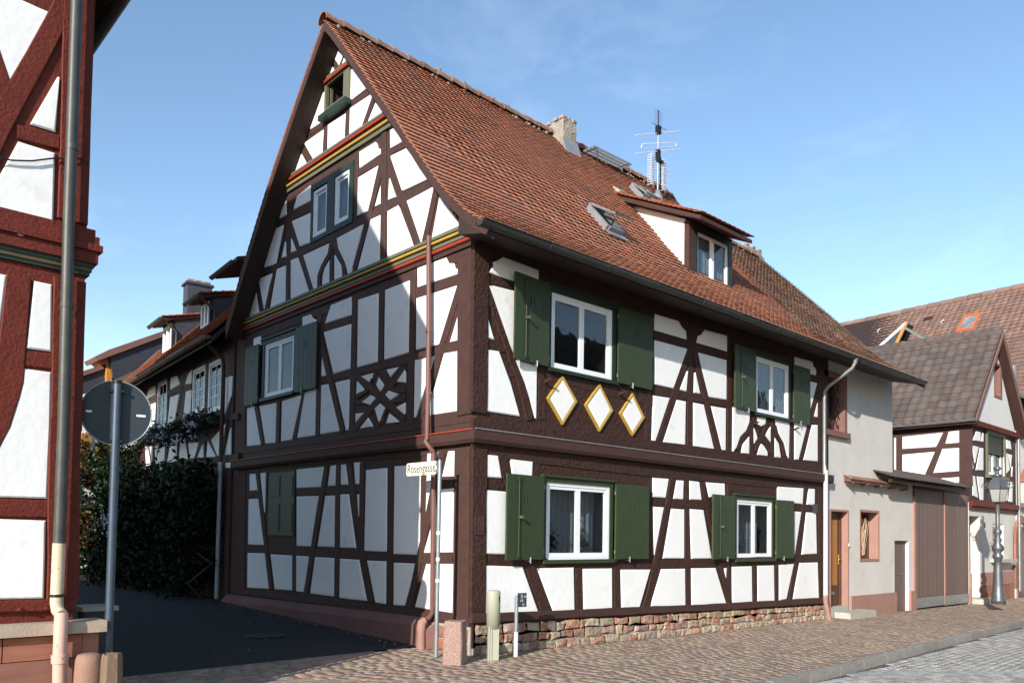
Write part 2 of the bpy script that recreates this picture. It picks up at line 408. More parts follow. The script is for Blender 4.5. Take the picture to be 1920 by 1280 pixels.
def beam(pl, Z, pts, w, parent, m=None, off=0.0, name='timber_brace', h=None):
    """a hewn timber along a polyline given in picture coordinates, w metres wide"""
    bcount[0] += 1
    hh = (h if h else .010) + ((bcount[0] * 37) % 101) * .00009
    c = [np.array(pl.uz(pl.at(*Z(p), off))) for p in pts]
    # resample
    segs = []
    for a, b in zip(c[:-1], c[1:]):
        k = max(1, int(np.linalg.norm(b - a) / .35))
        for i in range(k): segs.append(a + (b - a) * i / k)
    segs.append(c[-1]); rows = []
    for i, p in enumerate(segs):
        a = segs[max(i - 1, 0)]; b = segs[min(i + 1, len(segs) - 1)]; d = b - a; d /= np.linalg.norm(d) + 1e-9
        nn = np.array([-d[1], d[0]]); wl = w / 2 + random.uniform(-.006, .006); wr = w / 2 + random.uniform(-.006, .006)
        L_ = p + nn * wl; L2 = p + nn * (wl - .008); r2 = p - nn * (wr - .008); r_ = p - nn * wr
        rows.append([pl.pt(*L_, off - .03), pl.pt(*L_, off + hh - .006), pl.pt(*L2, off + hh), pl.pt(*r2, off + hh), pl.pt(*r_, off + hh - .006), pl.pt(*r_, off - .03)])
    v = [p for r in rows for p in r]; f = []
    for i in range(len(rows) - 1):
        for k in range(5): f.append((i * 6 + k, i * 6 + k + 1, (i + 1) * 6 + k + 1, (i + 1) * 6 + k))
    f.append(tuple(range(6))); f.append(tuple(range((len(rows) - 1) * 6, len(rows) * 6)))
    me = MB().add(v, f).mesh(name, m or M_TIMBER); fix_normals(me)
    return obj(name, me, None, parent)
def slab(pl, Z, pts, d0, d1, ref=None):
    """prism from picture polygon: outline seen at depth ref, solid from d0 to d1"""
    if ref is None: ref = d1
    P = [pl.uz(pl.at(*Z(p), ref)) for p in pts]
    mb = MB().prism([pl.pt(*p, d0) for p in P], [pl.pt(*p, d1) for p in P]); return mb
def rect_uz(pl, Z, pts, ref=0.0):
    P = [pl.uz(pl.at(*Z(p), ref)) for p in pts]
    us = sorted(p[0] for p in P); zs = sorted(p[1] for p in P)
    return (sum(us[:2]) / 2, sum(us[-2:]) / 2, sum(zs[:2]) / 2, sum(zs[-2:]) / 2)
def pbox(mb, pl, u0, u1, z0, z1, d0, d1):
    mb.prism([pl.pt(u0, z0, d0), pl.pt(u1, z0, d0), pl.pt(u1, z1, d0), pl.pt(u0, z1, d0)], [pl.pt(u0, z0, d1), pl.pt(u1, z0, d1), pl.pt(u1, z1, d1), pl.pt(u0, z1, d1)])
    return mb
def obj_n(name, mb, m, parent=None, label=None, kind=None):
    me = mb.mesh(name, m); fix_normals(me); return obj(name, me, None, parent, label, kind)
def window(pl, u0, u1, z0, z1, parent, depth=0.0, sashes=2, fw=.055, bars=(0, 0), curtain=True, mframe=None, label=None, mcurt=None, sill=True, curt_top=None):
    """frame front stands at `depth`; glass 4 cm behind; curtain and dark room behind"""
    mf = mframe or M_WFRAME
    d = depth
    fr = MB()
    pbox(fr, pl, u0, u1, z1 - fw, z1, d - .07, d); pbox(fr, pl, u0, u1, z0, z0 + fw, d - .07, d)
    pbox(fr, pl, u0, u0 + fw, z0 + fw, z1 - fw, d - .07, d); pbox(fr, pl, u1 - fw, u1, z0 + fw, z1 - fw, d - .07, d)
    w = obj_n('window', fr, mf, parent, label)
    iu0, iu1, iz0, iz1 = u0 + fw, u1 - fw, z0 + fw, z1 - fw
    sw = (iu1 - iu0) / sashes; sf = .05
    for k in range(sashes):
        a = iu0 + k * sw + .002; b = iu0 + (k + 1) * sw - .002
        s = MB(); e = d - .012
        if sashes > 1: e = d + .006
        pbox(s, pl, a, b, iz1 - sf, iz1, d - .05, e - .018); pbox(s, pl, a, b, iz0, iz0 + sf, d - .05, e - .018)
        pbox(s, pl, a, a + sf, iz0 + sf, iz1 - sf, d - .05, e - .018); pbox(s, pl, b - sf, b, iz0 + sf, iz1 - sf, d - .05, e - .018)
        for i in range(bars[0]):
            uu = a + sf + (b - a - 2 * sf) * (i + 1) / (bars[0] + 1); pbox(s, pl, uu - .011, uu + .011, iz0 + sf, iz1 - sf, d - .048, d - .022)
        for i in range(bars[1]):
            zz = iz0 + sf + (iz1 - iz0 - 2 * sf) * (i + 1) / (bars[1] + 1); pbox(s, pl, a + sf, b - sf, zz - .011, zz + .011, d - .047, d - .023)
        obj_n('sash', s, mf, w)
        g = MB(); pbox(g, pl, a + sf - .004, b - sf + .004, iz0 + sf - .004, iz1 - sf + .004, d - .038, d - .034); obj_n('pane', g, M_GLASS, w)
    dk = MB(); pbox(dk, pl, u0 + .01, u1 - .01, z0 + .01, z1 - .01, d - .50, d - .49)
    for q in ((u0 + .001, u0 + .01), (u1 - .01, u1 - .001)): pbox(dk, pl, q[0], q[1], z0 + .01, z1 - .01, d - .489, d - .072)
    pbox(dk, pl, u0 + .011, u1 - .011, z0 + .001, z0 + .01, d - .489, d - .072); pbox(dk, pl, u0 + .011, u1 - .011, z1 - .01, z1 - .001, d - .489, d - .072)
    obj_n('dark_interior', dk, M_DARK, w)
    if curtain:
        c = MB(); n = 56; vv = []; cd = .15 if z0 > 3 else .36
        for i in range(n + 1):
            uu = u0 + .012 + (u1 - u0 - .024) * i / n; dd = d - cd + .018 * math.sin(i * 1.25) + .006 * math.sin(i * 2.7)
            vv += [pl.pt(uu, z0 + .03, dd), pl.pt(uu, (curt_top or z1) - .02, dd)]
        c.add(vv, [(2 * i, 2 * i + 2, 2 * i + 3, 2 * i + 1) for i in range(n)], True); obj('curtain', c, mcurt or M_CURT, w)
    return w
M_LACE = None
def lace():
    m = bpy.data.materials.new('lace_curtain'); m.use_nodes = True; t = m.node_tree; N = t.nodes; L = t.links
    b = N['Principled BSDF']; b.inputs['Base Color'].default_value = (.35, .36, .38, 1); b.inputs['Roughness'].default_value = .9
    g = N.new('ShaderNodeNewGeometry'); v = N.new('ShaderNodeTexVoronoi'); v.inputs['Scale'].default_value = 26
    r = N.new('ShaderNodeMapRange'); r.inputs['From Min'].default_value = .25; r.inputs['From Max'].default_value = .55; r.inputs['To Min'].default_value = .25; r.inputs['To Max'].default_value = .6
    L.new(g.outputs['Position'], v.inputs['Vector']); L.new(v.outputs['Distance'], r.inputs['Value']); L.new(r.outputs['Result'], b.inputs['Alpha'])
    return m
M_LACE = lace()
def shutter(pl, Z, pts, parent, off=.05, m=None, hinge_right=True, slits=True, bar=False, tilt=0.0):
    m = m or M_GREEN
    u0, u1, z0, z1 = rect_uz(pl, Z, pts, off + .03)
    s = MB(); n = max(2, round((u1 - u0) / .16)); bw = (u1 - u0) / n
    lab = None
    def P(u, z, d): # a slight swing away from the wall at the free edge
        t = (u - (u1 if hinge_right else u0)) / (u1 - u0); return pl.pt(u, z, d + abs(t) * tilt)
    def bx(u0_, u1_, z0_, z1_, d0, d1, mm=None):
        q = [(u0_, z0_), (u1_, z0_), (u1_, z1_), (u0_, z1_)]
        (mm or s).prism([P(a, b, d0) for a, b in q], [P(a, b, d1) for a, b in q])
    um = (u0 + u1) / 2; zs = z1 - (z1 - z0) * .24; sl = .13
    # frame of the leaf with two vertical slits
    if slits:
        g = .017; a1, a2 = um - .038, um + .038
        bx(u0, a1 - g / 2, z0, z1, off, off + .035); bx(a2 + g / 2, u1, z0, z1, off, off + .035); bx(a1 + g / 2, a2 - g / 2, z0, z1, off, off + .035)
        for a in (a1, a2): bx(a - g / 2, a + g / 2, z0, zs - sl, off, off + .035); bx(a - g / 2, a + g / 2, zs + sl * .1, z1, off, off + .035)
    else: bx(u0, u1, z0, z1, off, off + .035)
    o = obj_n('shutter', s, m, parent, lab)
    if slits:
        dkb = MB()
        for a in (a1, a2): bx(a - g / 2 + .0005, a + g / 2 - .0005, zs - sl, zs + sl * .1, off + .004, off + .012, dkb)
        obj_n('slit_shade', dkb, M_DARK, o)  # black strips put in for the shade inside the slits
    if n > 1:
        gr = MB()
        for i in range(1, n):
            u = u0 + i * bw
            if abs(u - um) < .06: continue
            bx(u - .004, u + .004, z0 + .003, z1 - .003, off + .0352, off + .037, gr)
        if gr.v: obj_n('board_bead', gr, m, o)
    b = MB()
    for zz in (z0 + .1, z1 - .14): bx(u0 + .02, u1 - .02, zz, zz + .05, off - .022, off - .002, b)
    obj_n('shutter_batten', b, m, o)
    if bar:
        t = MB(); uu = u0 + (u1 - u0) * .30
        t.tube([P(uu, z0 + .06, off + .05), P(uu, z1 - .06, off + .05)], .009, 6)
        for zz in (z0 + .06, (z0 + z1) / 2, z1 - .06): bx(uu - .022, uu + .022, zz - .02, zz + .02, off + .0355, off + .062, t)
        obj('shutter_bolt', t, m, o)
        k = MB(); k.tube([P(uu + .01, (z0 + z1) / 2, off + .06), P(uu + .01, (z0 + z1) / 2, off + .115)], [.02, .026], 8)
        obj('bolt_knob', k, M_OLIVE, o)
    h = MB()
    for zz in (z0 + .12, z1 - .16):
        uu = u1 if hinge_right else u0; sg = 1 if hinge_right else -1
        h.tube([P(uu + sg * .012, zz - .03, off + .02), P(uu + sg * .012, zz + .03, off + .02)], .013, 6)
    obj('hinge', h, M_OLIVE, o)
    hk = MB(); uu = um + (.1 if hinge_right else -.1)
    hk.tube([P(uu, z0 - .02, -.01), P(uu, z0 - .02, off + .06)], .009, 6); hk.tube([P(uu, z0 - .055, off + .055), P(uu, z0 + .04, off + .055)], [.01, .014], 6)
    obj('shutter_catch', hk, M_GALV, o)
    return o
def wall_holes(mb, pl, u0, u1, z0, z1, d0, d1, holes):
    us = sorted({u0, u1, *[h[0] for h in holes], *[h[1] for h in holes]}); zs = sorted({z0, z1, *[h[2] for h in holes], *[h[3] for h in holes]})
    for a, b in zip(us[:-1], us[1:]):
        if b <= u0 or a >= u1: continue
        run = None
        for c, e in zip(zs[:-1], zs[1:]):
            um, zm = (a + b) / 2, (c + e) / 2
            hole = any(h[0] < um < h[1] and h[2] < zm < h[3] for h in holes)
            if hole:
                if run: pbox(mb, pl, a, b, run[0], run[1], d0, d1); run = None
            else: run = (run[0], e) if run else (c, e)
        if run: pbox(mb, pl, a, b, run[0], run[1], d0, d1)
    return mb
def text_obj(txt, size, loc, right, up, m, parent, name='lettering', depth=.002, sx=1.0, sp=1.0):
    c = bpy.data.curves.new(name, 'FONT'); c.body = txt; c.size = size; c.extrude = depth; c.align_x = 'CENTER'; c.align_y = 'CENTER'; c.space_character = sp
    o = bpy.data.objects.new(name, c); COL.objects.link(o)
    bpy.context.view_layer.update()
    dg = bpy.context.evaluated_depsgraph_get(); me = bpy.data.meshes.new_from_object(o.evaluated_get(dg)); bpy.data.objects.remove(o)
    r = Vector(right).normalized(); u = Vector(up).normalized(); n = r.cross(u)
    Mx = Matrix([[r.x * sx, u.x, n.x, loc[0]], [r.y * sx, u.y, n.y, loc[1]], [r.z * sx, u.z, n.z, loc[2]], [0, 0, 0, 1]])
    me.transform(Mx); me.materials.clear(); me.materials.append(m)
    return obj(name, me, None, parent)
def leafcloud(name, pts, size, m, parent=None, kind=None, smooth_norm=True):
    n = len(pts); pts = np.array(pts)
    a = rng.normal(size=(n, 3)); a /= np.linalg.norm(a, axis=1)[:, None]
    b = rng.normal(size=(n, 3)); b -= (b * a).sum(1)[:, None] * a; b /= np.linalg.norm(b, axis=1)[:, None]
    s = size * rng.uniform(.6, 1.3, n)[:, None]
    c = np.cross(a, b) * s * .25
    V = np.stack([pts - a * s, pts + b * s * .55 + c * .4, pts + a * s, pts - b * s * .55 + c * .4], 1)
    return joined(name, V, [(0, 1, 2, 3)], rng.random(n), m, parent, kind=kind)

# =================================================================== GROUND
def sheet(name, xs, ys, off, m, yfun=None, kind='structure', skirt=0):
    v = []; f = []
    nx, ny = len(xs), len(ys)
    for i, x in enumerate(xs):
        for j, y in enumerate(ys):
            yy = yfun(x, y) if yfun else y
            v.append((x, yy, ground_z(x, yy) + off))
    for i in range(nx - 1):
        for j in range(ny - 1): f.append((i * ny + j, (i + 1) * ny + j, (i + 1) * ny + j + 1, i * ny + j + 1))
    return obj(name, MB().add(v, f), m, None, kind=kind)
def kerb_y(x): return float(np.interp(x, [-30, 1.4, 6.6, 11, 15.1, 22, 30, 60], [-4.3, -3.80, -3.45, -3.22, -2.93, -2.55, -2.3, -2.0]))
far = MB(); far.add([(-900, -900, -.75), (900, -900, -.75), (900, 900, -.75), (-900, 900, -.75)], [(0, 1, 2, 3)])
obj('ground', far, M_EARTH, None, kind='structure')
XS = list(np.linspace(-30, 60, 91))
sheet('pavement', XS, [0, 1, 2], 0.0, M_JOINT, lambda x, y: kerb_y(x) + .08 if y == 0 else (0.0 if y == 1 else (1.06 if x < 0 else .05)))
sheet('road', XS, [0, 1], -.115, M_COBJ, lambda x, y: -16 if y == 0 else kerb_y(x) - .02)
sheet('alley_lane', list(np.linspace(-12, .05, 14)), list(np.linspace(1.06, 60, 40)), .004, M_ASPH)
# kerb stones
kv = thing('kerb', 'row of grey granite kerb stones edging the brown brick pavement', 'kerb', (6, -3.5, -.1))
x = -6.0; kk = 0
while x < 40:
    l = random.uniform(.85, 1.1); a, b = x + .006, x + l - .006; mb = MB()
    q = []
    for xx in (a, b):
        y0 = kerb_y(xx); q.append((xx, y0, ground_z(xx, y0)))
    (xa, ya, za), (xb, yb, zb) = q; dz = random.uniform(-.004, .006)
    mb.prism([(xa, ya, za - .3), (xb, yb, zb - .3), (xb, yb + .11, zb - .3), (xa, ya + .11, za - .3)],
             [(xa, ya + .012, za + .008 + dz), (xb, yb + .012, zb + .008 + dz), (xb, yb + .11, zb + .008 + dz), (xa, ya + .11, za + .008 + dz)])
    obj_n('kerb_stone', mb, M_KERB, kv); x += l; kk += 1
# pavers
PV = [(-.5, -.5, 0), (.5, -.5, 0), (.5, .5, 0), (-.5, .5, 0), (-.475, -.46, 1), (.475, -.46, 1), (.475, .46, 1), (-.475, .46, 1)]
PF = [(0, 1, 5, 4), (1, 2, 6, 5), (2, 3, 7, 6), (3, 0, 4, 7), (4, 5, 6, 7)]
def visible(x, y, m=60):
    a = px_of((x, y, ground_z(x, y)))
    return a[2] > 0 and -m < a[0] < 1920 + m and a[1] < 1280 + m * 1.5
def paver_mats(L, W, x0, x1, ylo, yhi, arc, off, hh, reach):
    out = []
    rows = int((yhi + 1.2 - ylo) / W)
    for j in range(rows):
        x = x0 - random.random() * L
        while x < x1:
            l = L * random.uniform(.72, 1.22); xc = x + l / 2; x += l
            ph = ((xc / 2.3) % 1) - .5
            yc = ylo - .7 + j * W + (arc * (1 - (2 * ph) ** 2) if arc else 0) + .04 * math.sin(xc * .9)
            slope = arc * (-8 * ph) / 2.3 if arc else 0
            if xc > reach: continue
            yield_ok = ylo_f(xc) < yc - W * .45 and yc + W * .45 < yhi_f(xc)
            if not yield_ok or not visible(xc, yc): continue
            a = math.atan(slope) + random.gauss(0, .03); c, s = math.cos(a), math.sin(a)
            tx, ty = random.gauss(0, .007), random.gauss(0, .008)
            l2, w2 = (l - .012), (W - random.uniform(.008, .016))
            z = ground_z(xc, yc) + off + random.uniform(-.0015, .002)
            out.append([[c * l2, -s * w2, 0, xc], [s * l2, c * w2, 0, yc], [tx * l2, ty * w2, hh, z], [0, 0, 0, 1]])
    return out
ylo_f = lambda x: kerb_y(x) + .12
yhi_f = lambda x: (1.05 if x < -.1 else -.04)
PAV = next(o for o in COL.objects if o.name == 'pavement')
scatter('paving_brick', 'distant_paving_bricks', paver_mats(.20, .098, -8, 30, -4.2, 1.1, .17, -.003, .007, 30), PV, PF, M_PAVE, M_PAVE_A, PAV)
ylo_f = lambda x: -13
yhi_f = lambda x: kerb_y(x) - .03
ROAD = next(o for o in COL.objects if o.name == 'road')
scatter('cobble', 'distant_cobbles', paver_mats(.15, .125, 0, 34, -12, -2.0, 0, -.122, .015, 34), PV, PF, M_COB, M_COB_A, ROAD)
def gset(x, y): return ground_z(x, y)

# =================================================================== CORNER HOUSE
H = thing('half_timbered_house', 'large dark brown and white half-timbered corner house with green shutters and steep red tile roof', 'house', (0, 0, 0))
PYs = [-.77, -.26, .02, .32, .64, .99, 1.34, 1.72, 2.29, 2.91, 3.8, 4.0]
PZs = [5.90, 6.22, 6.46, 6.74, 7.08, 7.5, 7.9, 8.39, 9.05, 9.78, 10.8, 11.0]
XRs = [-1, 9.6, 10.2, 10.3, 12.6, 16]; ZRs = [11.0, 10.93, 10.82, 10.62, 10.36, 10.28]
NYs = [4.0, 5, 6, 6.65, 7.35, 7.65, 7.98]; NZs = [11.0, 9.9, 8.75, 7.9, 6.95, 6.48, 6.02]
def roofz(x, y):
    r = (np.interp(x, XRs, ZRs) - 6) / 5
    if y <= 4.0: return 6 + (np.interp(y, PYs, PZs) - 6) * (r if y > .3 else 1 + (r - 1) * max(0, (y + .77) / 1.07))
    return 6 + (np.interp(y, NYs, NZs) - 6) * r
def gable_top(y): return min(np.interp(y, PYs, PZs) if y <= 4 else np.interp(y, NYs, NZs), 11) - .10
# --- window rectangles (u,z) read from the photograph
W_UL = rect_uz(PR, Z4, [(582, 475), (945, 580), (950, 1010), (577, 925)], .0)
W_UR = rect_uz(PR, Z5, [(690, 540), (890, 592), (885, 915), (688, 875)], .0)
W_LL = rect_uz(PR, Z6, [(550, 328), (930, 360), (932, 790), (547, 797)], .0)
W_LR = rect_uz(PR, Z7, [(572, 270), (785, 290), (787, 622), (572, 635)], .0)
W_L = rect_uz(PL, Z2, [(250, 635), (393, 580), (390, 850), (250, 893)], .0)
W_G1 = rect_uz(PL, Z1, [(485, 925), (553, 883), (549, 1110), (483, 1145)], .0)
W_G2 = rect_uz(PL, Z1, [(590, 855), (660, 815), (656, 1050), (586, 1085)], .0)
W_AT = rect_uz(PL, Z1, [(556, 415), (638, 355), (636, 470), (554, 525)], .0)
XE = 10.93
mb = wall_holes(MB(), PR, .02, XE, .1, 6.25, -.30, 0, [W_UL, W_UR, W_LL, W_LR])
obj_n('street_wall', mb, M_TIMBER, H)
mb = wall_holes(MB(), PL, -8.3, -.001, .1, 6.1, -.30, 0, [W_L])
# gable above 6.1 in strips with sloped tops
hol = [W_G1, W_G2, W_AT]
cuts = sorted({-7.95, -.12, *[-y for y in PYs if .12 < y < 4], *[-y for y in NYs if y < 7.95], *[h[0] for h in hol], *[h[1] for h in hol]})
for a, b in zip(cuts[:-1], cuts[1:]):
    za, zb = gable_top(-a), gable_top(-b); hs = sorted([h for h in hol if h[0] - 1e-6 <= a and b <= h[1] + 1e-6], key=lambda h: h[2])
    z = 6.1
    for h in hs: pbox(mb, PL, a, b, z, h[2], -.30, 0); z = h[3]
    q = [(a, z), (b, z), (b, max(zb, z + .01)), (a, max(za, z + .01))]
    mb.prism([PL.pt(*p, -.3) for p in q], [PL.pt(*p, 0) for p in q])
obj_n('gable_wall', mb, M_TIMBER_S, H)
mb = MB(); mb.box(.3, 14.6, 7.9, 8.2, 0, 6.1); mb.box(14.3, 14.6, .3, 7.9, 0, 6.1); obj_n('rear_wall', mb, M_CREAM, H)
q = [(.3, 6.1), (7.9, 6.1), (5.9, 8.6), (4, 10.1), (2, 8.4)]
obj_n('far_gable_wall', MB().prism([(14.3, a, b) for a, b in q], [(14.6, a, b) for a, b in q]), M_CREAM, H)

# --- beams: gable
G = (PL, Z1)
def beams(pl, Z, L, kind, w=.15, m=None, h=None):
    for b in L:
        pts = b[0] if isinstance(b[0], (list, tuple)) and isinstance(b[0][0], (list, tuple)) else [(b[0], b[1]), (b[2], b[3])]
        ww = b[-1] if (len(b) in (5, 2)) else w
        beam(pl, Z, pts, ww, H, m, name=kind, h=h)
ML = M_TIMBER_S
beams(PL, Z1, [(430, 655, 778, 430), (225, 1312, 1068, 882), (285, 1095, 466, 992), (695, 830, 810, 765), (835, 735, 932, 685)], 'timber_rail', .15, ML, .008)
beams(PL, Z1, [(645, 500, 640, 690), (538, 590, 534, 755), (820, 640, 816, 1255), (476, 880, 470, 1175), (688, 735, 682, 1060), (362, 945, 358, 1440), (672, 300, 668, 500), (527, 440, 520, 590)], 'timber_post', .15, ML, .012)
beams(PL, Z1, [(782, 445, 712, 645), (425, 705, 478, 805), ([(570, 275), (592, 300), (598, 335)], .12), ([(640, 245), (618, 285), (605, 335)], .10), (845, 735, 985, 1190), (812, 780, 762, 1000), (762, 1000, 680, 1290), (1076, 895, 1018, 1160)], 'timber_brace', .14, ML, .018)
beams(PL, Z2, [(365, 10, 475, 378), (348, 50, 298, 268), (298, 268, 255, 480), (205, 340, 236, 500), ([(575, 130), (612, 190), (630, 245), (632, 305)], .13), ([(570, 150), (560, 200), (525, 262), (512, 300), (510, 365)], .13)], 'timber_brace', .14, ML, .018)
beams(PL, Z2, [(568, 130, 567, 348)], 'timber_post', .13, ML, .012)
# upper storey, alley side
beams(PL, Z2, [(140, 610, 1240, 170, .24), (520, 552, 665, 510), (495, 800, 1180, 640), (975, 388, 1178, 315), (130, 1132, 1235, 965, .22)], 'timber_rail', .16, ML, .008)
beams(PL, Z2, [(146, 600, 144, 1130, .2), (512, 480, 502, 1070), (680, 395, 665, 1045), (809, 372, 805, 712), (960, 262, 946, 1010)], 'timber_post', .17, ML, .012)
beams(PL, Z2, [(1216, 185, 1212, 965, .36)], 'corner_post', .36, ML, .03)
beams(PL, Z2, [(515, 600, 625, 1050), (432, 855, 390, 1090), (208, 925, 240, 1112), (316, 902, 312, 1100), (1185, 345, 990, 990)], 'timber_brace', .15, ML, .018)
beams(PL, Z2, [(684, 1030, 928, 738), (684, 770, 928, 985), ([(775, 768), (800, 800), (860, 850), (925, 850)], .09), ([(690, 905), (760, 905), (790, 970), (800, 1020)], .09), ([(760, 790), (740, 850), (690, 880)], .09), ([(925, 890), (860, 900), (820, 960), (812, 1010)], .09)], 'ornament_brace', .13, ML, .018)
# ground floor, alley side
beams(PL, Z3, [(165, 378, 222, 376), (398, 365, 706, 345), (160, 634, 1150, 690), (1040, 320, 1156, 320), (130, 838, 1160, 968, .2), (130, 232, 1240, 135, .24)], 'timber_rail', .15, ML, .008)
beams(PL, Z3, [(150, 262, 145, 832), (388, 250, 388, 838), (600, 230, 594, 868), (716, 222, 712, 652), (852, 240, 846, 908), (1010, 215, 1005, 672), (255, 262, 250, 470)], 'timber_post', .16, ML, .012)
beams(PL, Z3, [(1200, 150, 1192, 978, .34)], 'corner_post', .34, ML, .03)
beams(PL, Z3, [(215, 270, 280, 832), (546, 235, 448, 848), (652, 222, 758, 892), (1102, 165, 942, 918)], 'timber_brace', .15, ML, .018)
# street side, upper storey
beams(PR, Z4, [(200, 390, 520, 470), (192, 785, 350, 812), (500, 945, 1200, 1130, .2)], 'timber_rail', .16)
beam(PR, ID, [(884, 800), (1215, 838), (1543, 880)], .26, H, M_TIMBER, name='sill_beam', h=.035)
beams(PR, Z4, [(162, 185, 150, 1195, .30)], 'corner_post', .30, None, .03)
beams(PR, Z4, [(532, 900, 528, 1235), (205, 235, 200, 420)], 'timber_post', .17)
beams(PR, Z4, [([(200, 430), (330, 810), (400, 1000), (458, 1235)], .17)], 'timber_brace', .17, None, .018)
beams(PR, Z5, [(80, 412, 530, 532), (75, 742, 552, 822), (1020, 655, 1075, 670), (1000, 915, 1070, 928), (60, 270, 1090, 560, .22)], 'timber_rail', .16)
beams(PR, Z5, [(48, 700, 46, 1055), (304, 395, 296, 1085), (538, 420, 534, 1112), (1082, 560, 1084, 1175, .2), (668, 900, 667, 1125), (795, 920, 793, 1148), (910, 940, 911, 1158)], 'timber_post', .17)
beams(PR, Z5, [(290, 500, 110, 1060), (322, 500, 470, 1108), (1078, 690, 962, 1160)], 'timber_brace', .17, None, .018)
beams(PR, Z5, [([(655, 935), (640, 990), (600, 1040), (582, 1100)], .13), ([(812, 950), (820, 1005), (850, 1050), (868, 1140)], .13), ([(690, 930), (712, 1000), (750, 1060), (775, 1120)], .11), ([(760, 930), (735, 1010), (705, 1060), (690, 1110)], .11)], 'curved_brace', .12, None, .018)
# street side, ground floor
beams(PR, Z6, [(190, 335, 320, 350), (186, 795, 560, 815), (110, 130, 1280, 275, .22), (480, 820, 1250, 835)], 'timber_rail', .15)
beams(PR, Z6, [(152, 130, 142, 1130, .28)], 'corner_post', .28, None, .03)
beams(PR, Z6, [(495, 200, 490, 300), (752, 840, 754, 1112), (980, 840, 982, 1110)], 'timber_post', .16)
beams(PR, Z6, [([(282, 160), (345, 385)], .17), ([(455, 830), (558, 1120)], .2), ([(1225, 840), (1140, 1108)], .16)], 'timber_brace', .17, None, .018)
beams(PR, Z7, [(70, 288, 425, 312), (60, 665, 445, 655), (470, 650, 1100, 625), (900, 320, 1070, 332), (0, 100, 1090, 205, .20)], 'timber_rail', .15)
beams(PR, Z7, [(280, 150, 291, 928), (534, 175, 536, 905), (688, 668, 690, 895), (820, 662, 820, 888), (1078, 200, 1088, 885, .2)], 'timber_post', .15)
beams(PR, Z7, [(192, 150, 35, 940), (372, 170, 540, 905), (994, 205, 898, 882)], 'timber_brace', .15, None, .018)
beam(PR, ID, [(881, 1158), (1050, 1150), (1200, 1143), (1360, 1136), (1546, 1124)], .13, H, M_TIMBER_S, name='sill_beam', h=.05)
beam(PL, Z3, [(110, 838), (600, 895), (1240, 990)], .12, H, M_TIMBER_S, name='sill_beam', h=.045)

# --- plaster panels
PAN1 = [[(600, 213), (632, 247), (604, 318), (578, 282)], [(634, 256), (660, 293), (612, 325)], [(572, 318), (584, 350), (541, 384)],
 [(680, 322), (748, 415), (657, 485), (657, 340)], [(505, 465), (537, 437), (531, 580), (453, 630)], [(770, 445), (703, 637), (652, 670), (656, 520)],
 [(787, 472), (835, 542), (730, 615)], [(635, 545), (628, 690), (547, 740), (550, 600)], [(530, 622), (524, 745), (487, 780), (435, 688)],
 [(418, 730), (462, 803), (372, 857)], [(848, 625), (880, 608), (920, 672), (849, 712)],
 [(700, 730), (778, 682), (786, 690), (790, 712), (802, 716), (802, 740), (702, 808)], [(848, 750), (945, 703), (1040, 855), (905, 918)],
 [(695, 853), (800, 790), (740, 1013), (690, 1037)], [(845, 855), (876, 945), (838, 960)], [(803, 890), (803, 978), (775, 992)],
 [(928, 965), (1064, 892), (997, 1168)], [(1088, 928), (1190, 1080), (1047, 1150)], [(835, 1015), (888, 985), (963, 1185), (835, 1238)],
 [(468, 888), (466, 965), (385, 1008), (403, 940)], [(350, 962), (352, 1030), (305, 1058)]]
for p in PAN1: panel(PL, Z1, p, H)
PAN2 = [[(755, 30), (802, 8), (798, 235), (690, 280)], [(377, 38), (467, -2), (463, 142), (415, 160)], [(281, 83), (342, 53), (305, 242), (230, 266)],
 [(346, 135), (351, 207), (328, 214)], [(374, 120), (397, 180), (373, 190)], [(372, 225), (405, 212), (460, 380), (372, 425)],
 [(432, 202), (553, 145), (548, 208), (515, 262), (503, 360), (483, 372)], [(557, 225), (555, 345), (522, 358), (525, 300), (535, 262)],
 [(582, 200), (612, 250), (618, 318), (581, 330)], [(592, 120), (720, 52), (660, 290), (648, 300), (633, 240), (600, 170)],
 [(217, 315), (290, 285), (243, 460)], [(305, 268), (347, 250), (345, 440), (270, 473)], [(205, 360), (225, 497), (152, 527)],
 [(428, 498), (468, 484), (480, 505), (495, 512), (495, 525), (428, 542)], [(195, 600), (228, 588), (228, 632), (192, 642)],
 [(565, 440), (664, 400), (662, 488), (536, 530), (552, 478)], [(530, 570), (662, 530), (657, 745), (577, 770)], [(522, 690), (543, 778), (518, 783)],
 [(695, 415), (795, 382), (790, 712), (690, 740)], [(825, 368), (946, 320), (940, 668), (820, 703)],
 [(980, 262), (1118, 212), (1132, 240), (1155, 240), (1160, 262), (1172, 268), (1170, 292), (980, 355)],
 [(975, 408), (1172, 345), (1085, 628), (973, 655)], [(1178, 475), (1178, 608), (1135, 618)], [(967, 705), (1062, 685), (972, 975), (963, 982)],
 [(1107, 672), (1173, 660), (1170, 948), (1024, 970)], [(163, 935), (197, 925), (230, 1110), (162, 1118)], [(222, 925), (303, 908), (300, 1100), (250, 1105)],
 [(330, 900), (425, 870), (378, 1085), (325, 1095)], [(440, 855), (495, 838), (490, 1065), (403, 1078)], [(518, 825), (555, 818), (605, 1045), (513, 1060)],
 [(585, 812), (655, 795), (647, 1040), (637, 1042)]]
for p in PAN2: panel(PL, Z2, p, H)
